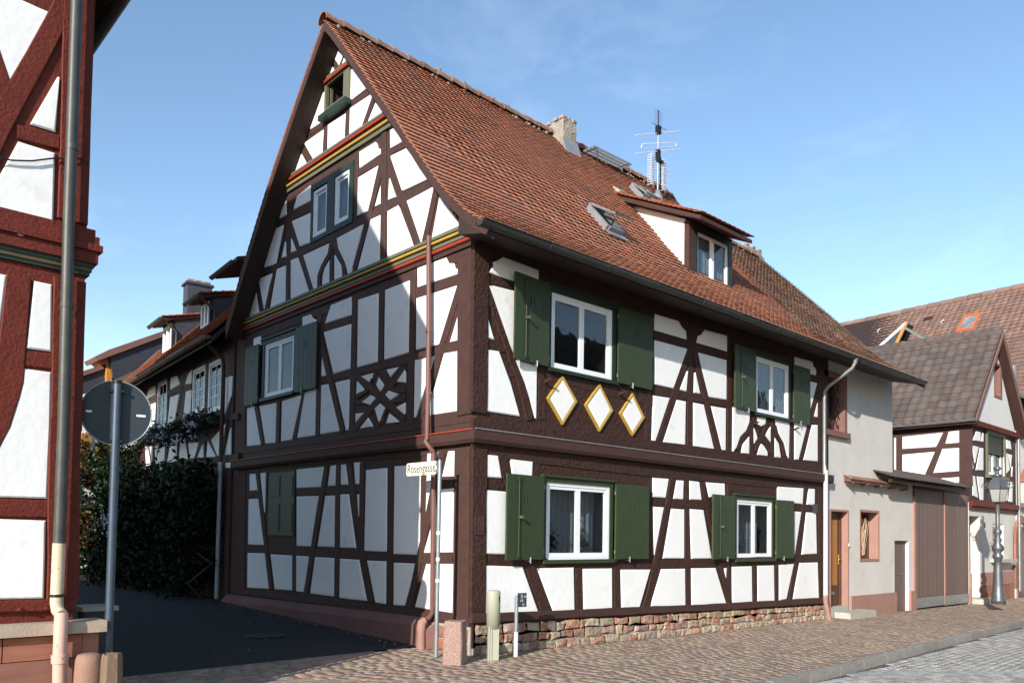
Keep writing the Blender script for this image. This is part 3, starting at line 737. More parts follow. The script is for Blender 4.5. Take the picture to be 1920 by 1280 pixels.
for p in [[(690, 805), (730, 850), (687, 868)], [(712, 785), (768, 765), (752, 812)], [(795, 785), (822, 825), (800, 855), (782, 822)],
 [(832, 750), (890, 737), (850, 785)], [(922, 745), (922, 812), (880, 808)], [(825, 870), (842, 850), (890, 868), (850, 898)],
 [(712, 905), (755, 872), (777, 885), (755, 920)], [(775, 935), (800, 912), (825, 935), (795, 1005)], [(920, 908), (920, 968), (877, 930)],
 [(683, 960), (722, 957), (683, 1003)], [(742, 980), (768, 1022), (703, 1032)], [(845, 960), (893, 998), (830, 1008)]]:
    panel(PL, Z2, p, H, h=.030, ins=.012)
PAN3 = [[(175, 277), (203, 275), (212, 355), (175, 358)], [(225, 272), (252, 270), (248, 460)], [(170, 398), (215, 395), (243, 618), (167, 615)],
 [(400, 255), (530, 242), (515, 340), (400, 345)], [(400, 385), (503, 382), (465, 625), (400, 622)], [(562, 238), (590, 234), (586, 333), (550, 335)],
 [(538, 382), (583, 380), (580, 628), (500, 625)], [(613, 232), (633, 230), (645, 328), (612, 330)], [(610, 375), (648, 373), (683, 632), (608, 630)],
 [(674, 222), (705, 220), (703, 325), (682, 327)], [(690, 375), (703, 372), (702, 480)], [(733, 258), (836, 248), (832, 650), (725, 645)],
 [(870, 240), (998, 232), (992, 665), (865, 660)], [(1027, 180), (1080, 172), (1025, 470)], [(1127, 168), (1157, 166), (1155, 288), (1098, 290)],
 [(1095, 350), (1153, 345), (1148, 652), (1010, 655)], [(165, 655), (248, 657), (267, 828), (163, 822)], [(275, 662), (378, 668), (378, 835), (295, 830)],
 [(398, 668), (457, 672), (432, 843), (398, 840)], [(488, 675), (581, 680), (580, 865), (465, 850)], [(608, 683), (697, 688), (735, 885), (605, 872)],
 [(738, 692), (828, 695), (826, 900), (778, 893)], [(866, 702), (973, 706), (917, 908), (865, 905)], [(1022, 708), (1150, 708), (1146, 943), (968, 915)]]
for p in PAN3: panel(PL, Z3, p, H)
PAN4 = [[(210, 355), (245, 312), (238, 292), (262, 285), (300, 262), (512, 340), (512, 440), (355, 404)], [(205, 425), (480, 495), (480, 855), (358, 850), (335, 795)],
 [(197, 618), (247, 758), (196, 745)], [(195, 815), (275, 828), (345, 1020), (400, 1217), (192, 1185)], [(362, 872), (502, 910), (498, 1232), (486, 1228), (422, 1020)]]
for p in PAN4: panel(PR, Z4, p, H)
PAN5 = [[(88, 282), (230, 325), (250, 360), (275, 385), (280, 435), (88, 380)], [(88, 440), (285, 492), (200, 730), (86, 705)], [(283, 625), (278, 748), (235, 738)],
 [(80, 772), (178, 787), (90, 1052), (72, 1050)], [(385, 378), (522, 412), (522, 508), (342, 455), (350, 415), (372, 405)], [(342, 512), (520, 560), (518, 798), (405, 780)],
 [(328, 635), (362, 762), (325, 755)], [(218, 797), (275, 808), (270, 1078), (133, 1058)], [(322, 815), (382, 827), (445, 1098), (322, 1085)],
 [(425, 835), (515, 850), (513, 1110), (488, 1105)], [(555, 840), (660, 868), (655, 935), (635, 985), (600, 1020), (578, 1085), (555, 1115)],
 [(655, 1020), (655, 1122), (608, 1120), (618, 1065)], [(682, 965), (695, 990), (705, 1030), (684, 1060)], [(703, 900), (757, 905), (750, 945), (728, 958), (712, 945)],
 [(728, 1060), (745, 1075), (765, 1110), (765, 1137), (705, 1130), (708, 1090)], [(783, 960), (783, 1050), (752, 1010)],
 [(810, 915), (897, 935), (893, 1148), (882, 1130), (862, 1060), (830, 1000)], [(806, 1020), (832, 1060), (845, 1145), (806, 1142)],
 [(930, 540), (1035, 568), (1040, 595), (1057, 615), (1055, 652), (928, 622)], [(928, 930), (1005, 940), (950, 1158), (928, 1155)],
 [(1000, 680), (1063, 698), (1010, 905), (1000, 903)], [(1062, 815), (1065, 903), (1040, 898)], [(1030, 948), (1065, 948), (1065, 1167), (978, 1160)]]
for p in PAN5: panel(PR, Z5, p, H)
PAN6 = [[(203, 165), (268, 172), (290, 307), (197, 300)], [(342, 192), (476, 208), (473, 300), (357, 300)], [(193, 378), (330, 390), (330, 764), (190, 760)],
 [(187, 830), (415, 838), (512, 1115), (178, 1125)], [(503, 847), (722, 842), (727, 1110), (603, 1112)], [(778, 850), (952, 848), (953, 1108), (785, 1112)], [(1005, 855), (1182, 855), (1112, 1100), (1012, 1103)]]
for p in PAN6: panel(PR, Z6, p, H)
PAN7 = [[(78, 145), (172, 152), (153, 265), (78, 260)], [(80, 318), (143, 322), (88, 605)], [(222, 160), (262, 162), (258, 275), (203, 270)],
 [(297, 163), (355, 170), (370, 278), (298, 275)], [(397, 172), (508, 180), (510, 262), (415, 262)], [(190, 330), (265, 335), (265, 628), (140, 628)],
 [(300, 332), (380, 338), (430, 628), (310, 630)], [(125, 692), (270, 690), (272, 922), (55, 940)], [(310, 687), (453, 685), (520, 908), (312, 922)],
 [(500, 685), (520, 686), (516, 750)], [(552, 678), (670, 675), (673, 898), (555, 905)], [(703, 672), (803, 670), (806, 885), (706, 892)],
 [(835, 668), (922, 662), (878, 872), (836, 880)], [(960, 655), (1065, 652), (1072, 868), (918, 873)], [(825, 198), (980, 208), (975, 303), (825, 285)],
 [(1012, 210), (1048, 213), (1047, 310), (1002, 305)], [(915, 345), (967, 350), (928, 605), (915, 605)], [(1000, 352), (1055, 355), (1060, 600), (972, 605)]]
for p in PAN7: panel(PR, Z7, p, H)

# --- diamonds under the upper window
for cx, tp, bt, lf, rt in ((655, 995, 1245, (577, 1110), (728, 1125)), (878, 1045, 1285, (803, 1150), (943, 1180)), (1075, 1100, 1310, (1012, 1200), (1133, 1222))):
    D = [(cx, tp - 22), (rt[0] + 14, rt[1] + 2), (cx, bt + 22), (lf[0] - 13, lf[1] - 2)]
    P = [PR.uz(PR.at(*Z4(p), .03)) for p in D]; Q = inset_poly(P, .034)
    n = 4; v = [PR.pt(*p, .0) for p in P] + [PR.pt(*p, .040) for p in P] + [PR.pt(*q, .040) for q in Q] + [PR.pt(*q, 0) for q in Q]; f = []
    for k in range(3):
        for i in range(4): j = (i + 1) % 4; f.append((k * 4 + i, k * 4 + j, (k + 1) * 4 + j, (k + 1) * 4 + i))
    obj_n('diamond_moulding', MB().add(v, f), M_YEL, H)
    panel(PR, Z4, [(cx, tp), rt, (cx, bt), lf], H, h=.036, name='diamond_panel')
for p in ((1020, 717), (1160, 740)):
    a = PR.at(*p, .0); mb = MB(); mb.tube([a, a + np.array([-.02, -.16, .03])], .022, 8); obj('timber_peg', mb, M_TIMBER_S, H)
for p in ((1412, 795), (1488, 805)):
    a = PR.at(*p, .0); mb = MB(); mb.tube([a, a + np.array([-.02, -.14, .03])], .02, 8); obj('timber_peg', mb, M_TIMBER_S, H)

# --- windows with surrounds and shutters
def surround(pl, w, t, m, d=.035, side=None, top=None, sillw=.05, name='window_surround', label=None):
    u0, u1, z0, z1 = w; s = side or t; tt = top or t; mb = MB()
    pbox(mb, pl, u0 - s, u1 + s, z1, z1 + tt, -.02, d); pbox(mb, pl, u0 - s, u0, z0 - .0, z1, -.02, d - .003); pbox(mb, pl, u1, u1 + s, z0, z1, -.02, d - .003)
    pbox(mb, pl, u0 - s - .03, u1 + s + .03, z1 + tt, z1 + tt + .03, -.02, d + .04)
    o = obj_n(name, mb, m, H, label)
    mb = MB(); pbox(mb, pl, u0 - s, u1 + s, z0 - .06, z0, -.02, d + sillw); obj_n('window_sill', mb, m, H)
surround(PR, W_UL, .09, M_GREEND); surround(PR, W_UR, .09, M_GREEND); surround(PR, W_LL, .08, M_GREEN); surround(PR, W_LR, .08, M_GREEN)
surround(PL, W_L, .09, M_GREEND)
window(PR, *W_UL, H, depth=.012, curtain=False); window(PR, *W_UR, H, depth=.012, mcurt=M_LACE)
window(PR, *W_LL, H, depth=.012, mcurt=M_CURT); window(PR, *W_LR, H, depth=.012, mcurt=M_CURT)
window(PL, *W_L, H, depth=.012, curtain=False)
window(PL, *W_G1, H, depth=.02, sashes=1); window(PL, *W_G2, H, depth=.02, sashes=1)
# gable window pair surround
u0, u1, z0, z1 = rect_uz(PL, Z1, [(475, 880), (675, 785), (668, 1065), (467, 1168)], .03)
mb = MB(); pbox(mb, PL, u0, u1, max(W_G1[3], W_G2[3]) + .01, z1, -.01, .04)
for a, b in ((u0, W_G1[0] - .005), (W_G1[1] + .005, W_G2[0] - .005), (W_G2[1] + .005, u1)): pbox(mb, PL, a, b, z0, max(W_G1[3], W_G2[3]) + .01, -.01, .037)
for w in (W_G1, W_G2): pbox(mb, PL, w[0] - .005, w[1] + .005, z0, w[2] - .003, -.01, .036)
obj_n('window_surround', mb, M_GREEND, H)
# attic opening with half open casement
u0, u1, z0, z1 = rect_uz(PL, Z1, [(538, 408), (655, 330), (652, 480), (530, 560)], .05)
a = W_AT; mb = MB(); pbox(mb, PL, u0, a[0], z0, z1, -.02, .06); pbox(mb, PL, a[1], u1, z0, z1, -.02, .06); pbox(mb, PL, a[0], a[1], a[3], z1, -.02, .058); pbox(mb, PL, a[0], a[1], z0, a[2], -.02, .058)
obj_n('attic_window_frame', mb, M_OLIVE, H)
mb = MB(); pbox(mb, PL, u0 - .05, u1 + .03, z0 - .10, z0 - .002, -.02, .16); obj_n('window_sill', mb, M_GREEND, H)
mb = MB(); pbox(mb, PL, a[0] + .001, a[1] - .001, a[2], a[3], -.8, -.79); obj_n('dark_interior', mb, M_DARK, H)
c0 = PL.pt(a[0], a[2], -.02); mb = MB()
for (s0, s1, t0, t1) in ((0, .05, 0, 1), (.30, .35, 0, 1), (.05, .30, 0, .1), (.05, .30, .9, 1)):
    pbox(mb, PL, a[0] + .005, a[0] + .03, a[2] + (a[3] - a[2]) * t0, a[2] + (a[3] - a[2]) * t1, -.02 - s1, -.02 - s0)
obj_n('open_casement', mb, M_OLIVE, H)
# shutters
shutter(PR, Z4, [(358, 352), (582, 425), (568, 920), (345, 868)], H, off=.05, m=M_GREEN, bar=True, tilt=.07)
shutter(PR, Z4, [(995, 570), (1200, 618), (1190, 1050), (988, 1022)], H, off=.05, hinge_right=False)
shutter(PR, Z5, [(560, 465), (697, 503), (690, 868), (558, 845)], H, off=.05, bar=True, tilt=.05)
shutter(PR, Z5, [(928, 588), (1023, 615), (1018, 948), (922, 930)], H, off=.05, hinge_right=False)
shutter(PR, Z6, [(302, 280), (545, 297), (540, 797), (302, 795)], H, off=.05, bar=True, tilt=.07)
shutter(PR, Z6, [(975, 340), (1172, 357), (1175, 792), (977, 790)], H, off=.07, hinge_right=False)
shutter(PR, Z7, [(424, 243), (570, 254), (570, 632), (428, 630)], H, off=.05, bar=True, tilt=.05)
shutter(PR, Z7, [(820, 275), (923, 286), (925, 625), (820, 628)], H, off=.07, hinge_right=False)
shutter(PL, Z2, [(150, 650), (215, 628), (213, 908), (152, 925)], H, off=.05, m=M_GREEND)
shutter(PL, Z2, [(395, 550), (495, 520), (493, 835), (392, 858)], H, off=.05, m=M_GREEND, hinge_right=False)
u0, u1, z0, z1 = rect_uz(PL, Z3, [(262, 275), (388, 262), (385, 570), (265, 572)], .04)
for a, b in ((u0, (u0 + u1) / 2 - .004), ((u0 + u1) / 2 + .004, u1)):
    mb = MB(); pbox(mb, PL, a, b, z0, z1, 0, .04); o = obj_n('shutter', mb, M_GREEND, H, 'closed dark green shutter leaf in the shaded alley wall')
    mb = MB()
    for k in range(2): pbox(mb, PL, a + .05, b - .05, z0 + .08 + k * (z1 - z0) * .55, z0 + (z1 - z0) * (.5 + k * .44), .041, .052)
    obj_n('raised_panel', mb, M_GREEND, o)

# --- painted mouldings on the gable
def yline(z, r, y0, y1, m, out=.06, name='painted_moulding'):
    mb = MB(); mb.tube([(-out, y0, z), (-out, y1, z)], r, 10); obj(name, mb, m, H)
def yboard(z0, z1, d0, d1, y0, y1, m, name='painted_board'):
    mb = MB(); mb.box(-d1, -d0, y0, y1, z0, z1); obj_n(name, mb, m, H)
for (zz, ya, yb, sc) in ((6.075, -.02, 8.1, 1), (8.66, 2.30, 6.20, 1)):
    if zz < 7:
        yboard(zz - .10, zz - .04, 0, .05, ya, yb, M_TIMBER_S); yline(zz, .028, ya, yb, M_RED, .065)
        yboard(zz + .045, zz + .095, 0, .07, ya, yb, M_OLIVE); yline(zz + .135, .025, ya + .15, yb, M_YEL, .085); yboard(zz + .175, zz + .225, 0, .11, ya + .25, yb, M_OLIVE)
    else:
        yboard(zz - .09, zz - .03, 0, .05, ya, yb, M_OLIVE); yline(zz + .01, .025, ya, yb, M_YEL, .075); yboard(zz + .05, zz + .085, 0, .055, ya + .05, yb, M_TIMBER_S)
        yline(zz + .125, .027, ya + .1, yb - .1, M_RED, .075); yboard(zz + .165, zz + .21, 0, .09, ya + .12, yb - .1, M_OLIVE)
yline(10.24, .028, 3.72, 4.92, M_RED, .06); yboard(10.28, 10.32, 0, .07, 3.75, 4.85, M_OLIVE)
# storey band at first floor (both sides, mitred corner)
def band(prof, m, name):   # prof (out,z)
    v = []
    for o_, z in prof: v += [(XE, -o_, z), (-o_, -o_, z), (-o_, 8.15, z)]
    n = len(prof); f = []
    for i in range(n):
        j = (i + 1) % n
        for k in range(2): f.append((3 * i + k, 3 * i + k + 1, 3 * j + k + 1, 3 * j + k))
    f.append(tuple(3 * i for i in range(n))); f.append(tuple(3 * i + 2 for i in range(n)))
    return obj_n(name, MB().add(v, f), m, H)
band([(0, 3.05), (.11, 3.05), (.14, 3.10), (.14, 3.22), (.12, 3.235), (0, 3.26)], M_TIMBER_S, 'storey_band')
mb = MB(); mb.tube([(-.15, -.12, 3.235), (-.15, 8.1, 3.235)], .011, 8); obj('painted_moulding', mb, M_RED, H)
mb = MB(); mb.tube([(-.13, -.15, 3.245), (XE, -.15, 3.245)], .010, 6); obj('lead_drip', mb, M_LEAD, H)

# --- plinth stones
def sill_z(x): return float(np.interp(x, [0, 10.9], [PR.at(881, 1171)[2], PR.at(1546, 1134)[2]]))
mb = MB(); mb.prism([(.03, .25, -.5), (XE, .25, -.5), (XE, .0, -.5), (.03, .0, -.5)], [(.03, .25, .42), (XE, .25, .3), (XE, .0, sill_z(XE) - .01), (.03, .0, sill_z(0) - .01)])
obj_n('plinth_mortar', mb, M_MORTAR, H)
def stone(pl, P, m, h, parent, name='plinth_stone', chip=.02):
    # P polygon in (u,z); add midpoints with jitter for a rough outline
    Q = []
    for i in range(len(P)):
        a = np.array(P[i]); b = np.array(P[(i + 1) % len(P)]); Q.append(a + rng.normal(0, chip * .4, 2)); Q.append((a + b) / 2 + rng.normal(0, chip * .5, 2))
    c = sum(Q) / len(Q); n = len(Q)
    r1 = [c + (q - c) * .93 for q in Q]; r2 = [c + (q - c) * .62 + rng.normal(0, .006, 2) for q in Q]
    v = [pl.pt(*q, -.02) for q in Q] + [pl.pt(*q, h * .55) for q in r1] + [pl.pt(*q, h + rng.normal(0, .006)) for q in r2]; f = []
    for k in range(2):
        for i in range(n): j = (i + 1) % n; f.append((k * n + i, k * n + j, (k + 1) * n + j, (k + 1) * n + i))
    f.append(tuple(range(2 * n, 3 * n)))
    return obj_n(name, MB().add(v, f), m, parent)
def stone_courses(pl, u0, u1, zlo, zhi, nrow, parent, m1, m2, wmin=.14, wmax=.42, h=.035):
    bounds = []
    for r in range(nrow + 1): bounds.append([random.uniform(-.025, .025) if 0 < r < nrow else 0 for _ in range(200)])
    for r in range(nrow):
        u = u0
        while u < u1 - .05:
            w = min(random.uniform(wmin, wmax), u1 - u)
            if random.random() < .25: w *= .6
            a, b = u + .008, u + w - .008; u += w
            def zz(x, k): return zlo(x) + (zhi(x) - zlo(x)) * k / nrow + bounds[k][int((x - u0) * 4) % 200]
            t = random.uniform(-.03, .03)
            q = [(a, zz(a, r) + .008), (b, zz(b, r) + .008), (b + t, zz(b, r + 1) - .008), (a + t * .5, zz(a, r + 1) - .008)]
            if q[2][1] - q[1][1] < .03: continue
            stone(pl, q, m1 if random.random() < .58 else m2, h * random.uniform(.6, 1.2), parent)
stone_courses(PR, .05, XE - .04, lambda x: ground_z(x, 0) - .02, lambda x: sill_z(x), 3, H, M_STONE_R, M_STONE_Y)
# alley plinth, painted, sloping top
def plz(y): return float(np.interp(y, [0, 8.4], [PL.at(*Z3((1145, 975)))[2], PL.at(*Z3((110, 858)))[2]]))
q = [(0, -.3), (-.20, -.3), (-.17, .30), (-.05, .42), (0, .42)]
mb = MB(); a, b = .95, 8.35
mb.prism([(x, a, z if z < 0 else plz(a) - .42 + z) for x, z in q], [(x, b, z if z < 0 else plz(b) - .42 + z) for x, z in q])
obj_n('painted_plinth', mb, M_PLINTHB, H)
mb = MB(); mb.box(-.02, .2, .02, .95, -.4, .42); obj_n('plinth_mortar', mb, M_MORTAR, H)
for (a, b, c, d) in ((-.93, -.55, .0, .17), (-.53, -.06, -.02, .16), (-.93, -.62, .18, .37), (-.60, -.30, .18, .37), (-.28, -.05, .18, .37)):
    stone(PL, [(a, c), (b, c), (b, d), (a, d)], M_SAND, .05, H)
M_PINKP = M_PINK
mb = MB(); mb.prism([(-.01, .80, -.3), (-.24, .80, -.3), (-.24, 1.02, -.3), (-.01, 1.02, -.3)], [(-.01, .80, .40), (-.22, .80, .30), (-.22, 1.02, .30), (-.01, 1.02, .42)])
obj_n('painted_plinth_end', mb, M_PINK, H)

# --- roof
und = MB(); xs = [-.38, 2, 4, 6, 8, 9.6, 10.2, 10.3, 11.2, 12.6, 14.78]
prof = [(y, 'S') for y in PYs[:-1]] + [(4.0, 'R')] + [(y, 'N') for y in NYs[1:]]
v = []
for x in xs:
    for y, _ in prof: v.append((x, y, roofz(x, y) - .02))
    for y, _ in prof: v.append((x, y, roofz(x, y) - .08))
n = len(prof); f = []
for i in range(len(xs) - 1):
    o1, o2 = i * 2 * n, (i + 1) * 2 * n
    for k in range(n - 1): f.append((o1 + k, o2 + k, o2 + k + 1, o1 + k + 1)); f.append((o1 + n + k, o1 + n + k + 1, o2 + n + k + 1, o2 + n + k))
    f.append((o1, o1 + n, o2 + n, o2)); f.append((o1 + n - 1, o2 + n - 1, o2 + 2 * n - 1, o1 + 2 * n - 1))
for o1 in (0, (len(xs) - 1) * 2 * n):
    for k in range(n - 1): f.append((o1 + k, o1 + k + 1, o1 + n + k + 1, o1 + n + k))
obj_n('roof_underlay', MB().add(v, f), M_SOFFIT, H)
TW, TL, TE = .182, .25, .142
TV = [(-.5 * TW + .003, TL - .03, .006), (-.5 * TW + .003, .014, .043), (-.30 * TW, .0, .046), (.30 * TW, .0, .046), (.5 * TW - .003, .014, .043), (.5 * TW - .003, TL - .03, .006)]
TVt = [(x, y, z + .013) for x, y, z in TV]; TVV = TV + TVt
TF = [(6, 7, 8, 9), (6, 9, 10, 11), (0, 1, 7, 6), (1, 2, 8, 7), (2, 3, 9, 8), (3, 4, 10, 9), (4, 5, 11, 10), (0, 5, 4, 3), (0, 3, 2, 1)]
def tile_mats(o, ex, ey, n_, jitter=.006): # position, dirs
    return [[ex[0], ey[0], n_[0], o[0]], [ex[1], ey[1], n_[1], o[1]], [ex[2], ey[2], n_[2], o[2]], [0, 0, 0, 1]]
def roof_tiles(x0, x1, prof_y, side, skip=None, tw=TW, te=TE, pts=roofz):
    out = []
    ncol = int(round((x1 - x0) / tw))
    for c in range(ncol):
        x = x0 + (c + .5) * (x1 - x0) / ncol; joff = random.uniform(-.006, .006)
        ys = np.array(prof_y); zs = np.array([pts(x, y) for y in ys]); d = np.concatenate([[0], np.cumsum(np.hypot(np.diff(ys), np.diff(zs)))])
        s = 0.0
        while s < d[-1] - .17:
            ss = max(0, s + joff + random.uniform(-.003, .003)); y = np.interp(ss, d, ys); z = np.interp(ss, d, zs); y2 = np.interp(min(ss + .21, d[-1]), d, ys); z2 = np.interp(min(ss + .21, d[-1]), d, zs)
            s += te
            if skip and skip(x, y): continue
            ey = np.array([0, y2 - y, z2 - z]); l = np.linalg.norm(ey)
            if l < .02: continue
            ey /= l; ex = np.array([1, random.gauss(0, .004), random.gauss(0, .008)]); ex /= np.linalg.norm(ex)
            if side < 0: ex = -ex
            nn = np.cross(ex, ey); nn /= np.linalg.norm(nn)
            ey = ey + nn * random.gauss(0, .008)
            out.append(tile_mats((x, y, z), ex, ey, nn))
    return out
DX0, DX1, DY = 6.27, 7.87, .72
skip = lambda x, y: (DX0 < x < DX1 and DY + .25 < y < 2.0)
T = roof_tiles(-.42, 10.24, PYs, 1, skip)
scatter('roof_tile', 'upper_roof_tiles', T, TVV, TF, M_TILE_O, M_TILE_A, H)
T2 = np.array(roof_tiles(10.25, 14.80, PYs, 1))
pv = np.array(TVV)
M_TILE_C = mat('lichened_clay_tile', (.37, .17, .105), (.25, .14, .095), 1.6, .9, .4, 40, rnd=.32, attr=True, spots=(.14, .12, .085), spot_scale=4, spot_lo=.48, spot_hi=.66)
joined('lichened_roof_tiles', np.einsum('nij,kj->nki', T2[:, :3, :3], pv) + T2[:, None, :3, 3], TF, rng.random(len(T2)), M_TILE_C, H)
T3 = np.array(roof_tiles(-.42, 1.2, NYs[::-1], -1))
joined('rear_roof_tiles', np.einsum('nij,kj->nki', T3[:, :3, :3], pv) + T3[:, None, :3, 3], TF, rng.random(len(T3)), M_TILE_A, H)
# ridge tiles with mortar lumps
x = -.45; k = 0
while x < 14.6:
    l = .36; z = roofz(x + l / 2, 4.0) + .005; z2 = roofz(x + l, 4.0) + .005; mb = MB(); rr = .150 + random.uniform(-.008, .012)
    arc = []
    for xx, zz, r_ in ((x, z + .03 + random.uniform(-.01, .015), rr + .012), (x + l + .03, z2 + .01, rr - .008)):
        arc.append([(xx, 4.0 + r_ * math.cos(t), zz + r_ * math.sin(t) * .9 - .015) for t in np.linspace(-.15, math.pi + .15, 9)])
    n = 9; v = arc[0] + arc[1] + [(p[0], 4 + (p[1] - 4) * .85, p[2] - .018) for p in arc[0]] + [(p[0], 4 + (p[1] - 4) * .85, p[2] - .018) for p in arc[1]]
    f = [(i, i + 1, n + i + 1, n + i) for i in range(n - 1)] + [(i, i + 1, 2 * n + i + 1, 2 * n + i) for i in range(n - 1)] + [(n + i, n + i + 1, 3 * n + i + 1, 3 * n + i) for i in range(n - 1)]
    obj_n('ridge_tile', MB().add(v, f), M_RIDGE, H)
    x += l; k += 1
V = []
for i in range(260):   # lumps of old mortar along the ridge
    x = random.uniform(-.4, 14.7); a = random.choice((-1, 1)); y = 4 + a * random.gauss(.13, .03); z = roofz(x, y) + random.uniform(.02, .07)
    if random.random() < .25: y = 4 + random.gauss(0, .05); z = roofz(x, 4.0) + .115 + random.uniform(-.01, .015)
    s = random.uniform(.012, .032); c = np.array([x, y, z]); V.append(c + (rng.random((8, 3)) * .5 + .75) * s * np.array([(-1, -1, -1), (1, -1, -1), (1, 1, -1), (-1, 1, -1), (-1, -1, 1), (1, -1, 1), (1, 1, 1), (-1, 1, 1)]))
joined('ridge_mortar', np.array(V), [(0, 3, 2, 1), (4, 5, 6, 7), (0, 1, 5, 4), (1, 2, 6, 5), (2, 3, 7, 6), (3, 0, 4, 7)], rng.random(260), M_RIDGEM, H)
# bargeboards and verge soffit
def verge_strip(x0, x1, ys, z_lo, z_hi, name, m, fun):
    v = []; f = []
    for y in ys:
        z = fun(x0, y); v += [(x0, y, z + z_lo), (x1, y, z + z_lo), (x1, y, z + z_hi), (x0, y, z + z_hi)]
    for i in range(len(ys) - 1):
        for k in range(4): f.append((4 * i + k, 4 * i + (k + 1) % 4, 4 * i + 4 + (k + 1) % 4, 4 * i + 4 + k))
    f.append((0, 1, 2, 3)); f.append(tuple(4 * (len(ys) - 1) + k for k in range(4)))
    return obj_n(name, MB().add(v, f), m, H)
verge_strip(-.405, -.372, PYs, -.16, .018, 'bargeboard', M_TIMBER_S, roofz); verge_strip(-.405, -.372, NYs, -.16, .018, 'bargeboard', M_TIMBER_S, roofz)
verge_strip(14.755, 14.79, PYs, -.14, .018, 'bargeboard', M_TIMBER_S, roofz)
for k in range(3):
    verge_strip(-.37 + k * .122, -.372 + (k + 1) * .122, NYs, -.125, -.085, 'soffit_board', M_SOFFIT, roofz)
# boxed eaves
q = [(-.60, 5.93), (-.05, 6.0), (-.05, 6.42), (-.30, 6.10), (-.60, 5.90 + .03)]
q = [(-.75, 5.83), (-.02, 6.0), (-.02, 6.35), (-.28, 6.12), (-.75, 5.865)]
obj_n('boxed_eaves', MB().prism([(-.40, a, b) for a, b in q], [(14.62, a, b) for a, b in q]), M_SOFFIT, H)
# gutter, built in lengths
def half_gutter(parent, p0, p1, r, m, seg=1.25, name='gutter_length', up=(0, 0, 1)):
    p0 = np.array(p0, float); p1 = np.array(p1, float); L_ = np.linalg.norm(p1 - p0); d = (p1 - p0) / L_; up = np.array(up, float); s = np.cross(d, up); s /= np.linalg.norm(s)
    n = max(1, int(round(L_ / seg)))
    for i in range(n):
        a = p0 + d * L_ * i / n; b = p0 + d * (L_ * (i + 1) / n); wob = rng.normal(0, .004, 3); v = []
        for c, rr in ((a, r), (a + d * .03, r), (a + d * .03, r - .004), (b, r - .004)):
            for t in np.linspace(math.pi, 2 * math.pi, 9): v.append(c + s * math.cos(t) * rr + up * math.sin(t) * rr + wob)
        for c, rr in ((b, r - .012), (a, r - .012)):
            for t in np.linspace(math.pi, 2 * math.pi, 9): v.append(c + s * math.cos(t) * rr + up * math.sin(t) * rr + wob)
        f = []
        for k in range(5):
            for j in range(8): f.append((k * 9 + j, k * 9 + j + 1, (k + 1) * 9 + j + 1, (k + 1) * 9 + j))
        for j in range(8): f.append((5 * 9 + j, 5 * 9 + j + 1, j + 1, j))
        if i == 0: f.append(tuple(range(9)))
        if i == n - 1: f.append(tuple(range(27, 36)))
        obj_n(name, MB().add(v, f), m, parent)
        bd = MB(); bd.tube([a + s * r + up * .0, b + s * r + up * .0], .010, 6); obj(name.replace('length', 'bead'), bd, m, parent)
half_gutter(H, (-.66, -.81, 5.925), (14.62, -.81, 5.89), .088, M_GUTTER)
# zinc downpipe at the right end
mb = MB(); px = PR.at(1548, 1000, .13)[0]
mb.tube([(px + .02, -.81, 5.86), (px + .02, -.81, 5.74)], [.07, .045], 12); mb.tube([(px + .02, -.81, 5.75), (px + .01, -.76, 5.65), (px, -.20, 5.30), (px, -.10, 5.18), (px, -.10, 3.30)], .043, 12)
obj('zinc_downpipe', mb, M_ZINC, H)
mb = MB(); mb.tube([(px, -.13, 3.34), (px, -.13, .42)], .052, 12); obj('cream_downpipe', mb, M_CREAM, H)
mb = MB(); mb.tube([(px, -.10, 3.5), (px, -.12, 3.36), (px, -.13, 3.28)], .040, 12, caps=False); obj('pipe_offset', mb, M_ZINC, H)
mb = MB(); mb.tube([(px, -.13, .45), (px, -.13, .33), (px, -.13, .32), (px + .05, -.20, -.15)], [.060, .060, .056, .056], 12); obj('pipe_foot', mb, M_PINK, H)
# brown downpipe on the alley side
def LP(x, y, off=.12): return PL.at(x, y, off)
mb = MB(); top = LP(804, 443, .13); b1 = LP(804, 822, .13); b2 = LP(813, 848, .10); mb.tube([top, LP(804, 640, .13), b1 + np.array([-.03, 0, 0]), b1 + np.array([-.06, 0, -.05]), b2 + np.array([-.03, 0, .03]), b2], .040, 12)
mb.tube([b2, LP(812, 1000, .10), LP(811, 1148, .10), LP(806, 1156, .12), LP(797, 1163, .14)], .040, 12)
for yy in (452, 620, 735): a = LP(804, yy, .13); mb.tube([a, a + np.array([0, 0, -.03])], .047, 12)
obj('brown_downpipe', mb, M_BPIPE, H)
mb = MB(); mb.tube([LP(797, 1163, .2), LP(791, 1167, .25), LP(790, 1180, .27), LP(790, 1184, .27), LP(790, 1222, .27)], [.062, .068, .07, .06, .06], 12); obj('pipe_foot', mb, M_PINK, H)
# --- carved notches, number plate and carved plate
a = PR.at(1528, 953, .03); mb = MB(); mb.box(a[0] - .10, a[0] + .10, -.045, -.02, a[2] - .10, a[2] + .10); obj_n('number_plate', mb, M_HYD, H)
a = PR.at(898, 983, .03); mb = MB()
w_, h_, t_ = .085, .15, .012
for q in ((-w_, w_, h_ - t_, h_), (-w_, w_, -h_, -h_ + t_), (-w_, -w_ + t_, -h_ + t_, h_ - t_), (w_ - t_, w_, -h_ + t_, h_ - t_)): pbox(mb, PR, a[0] + q[0], a[0] + q[1], a[2] + q[2], a[2] + q[3], .02, .048)
pl_ = obj_n('painted_over_plate', mb, M_TIMBER_S, H)
mb = MB(); pbox(mb, PR, a[0] - w_ + t_, a[0] + w_ - t_, a[2] - h_ + t_, a[2] + h_ - t_, .02, .040); obj_n('plate_field', mb, M_TIMBER_S, pl_)
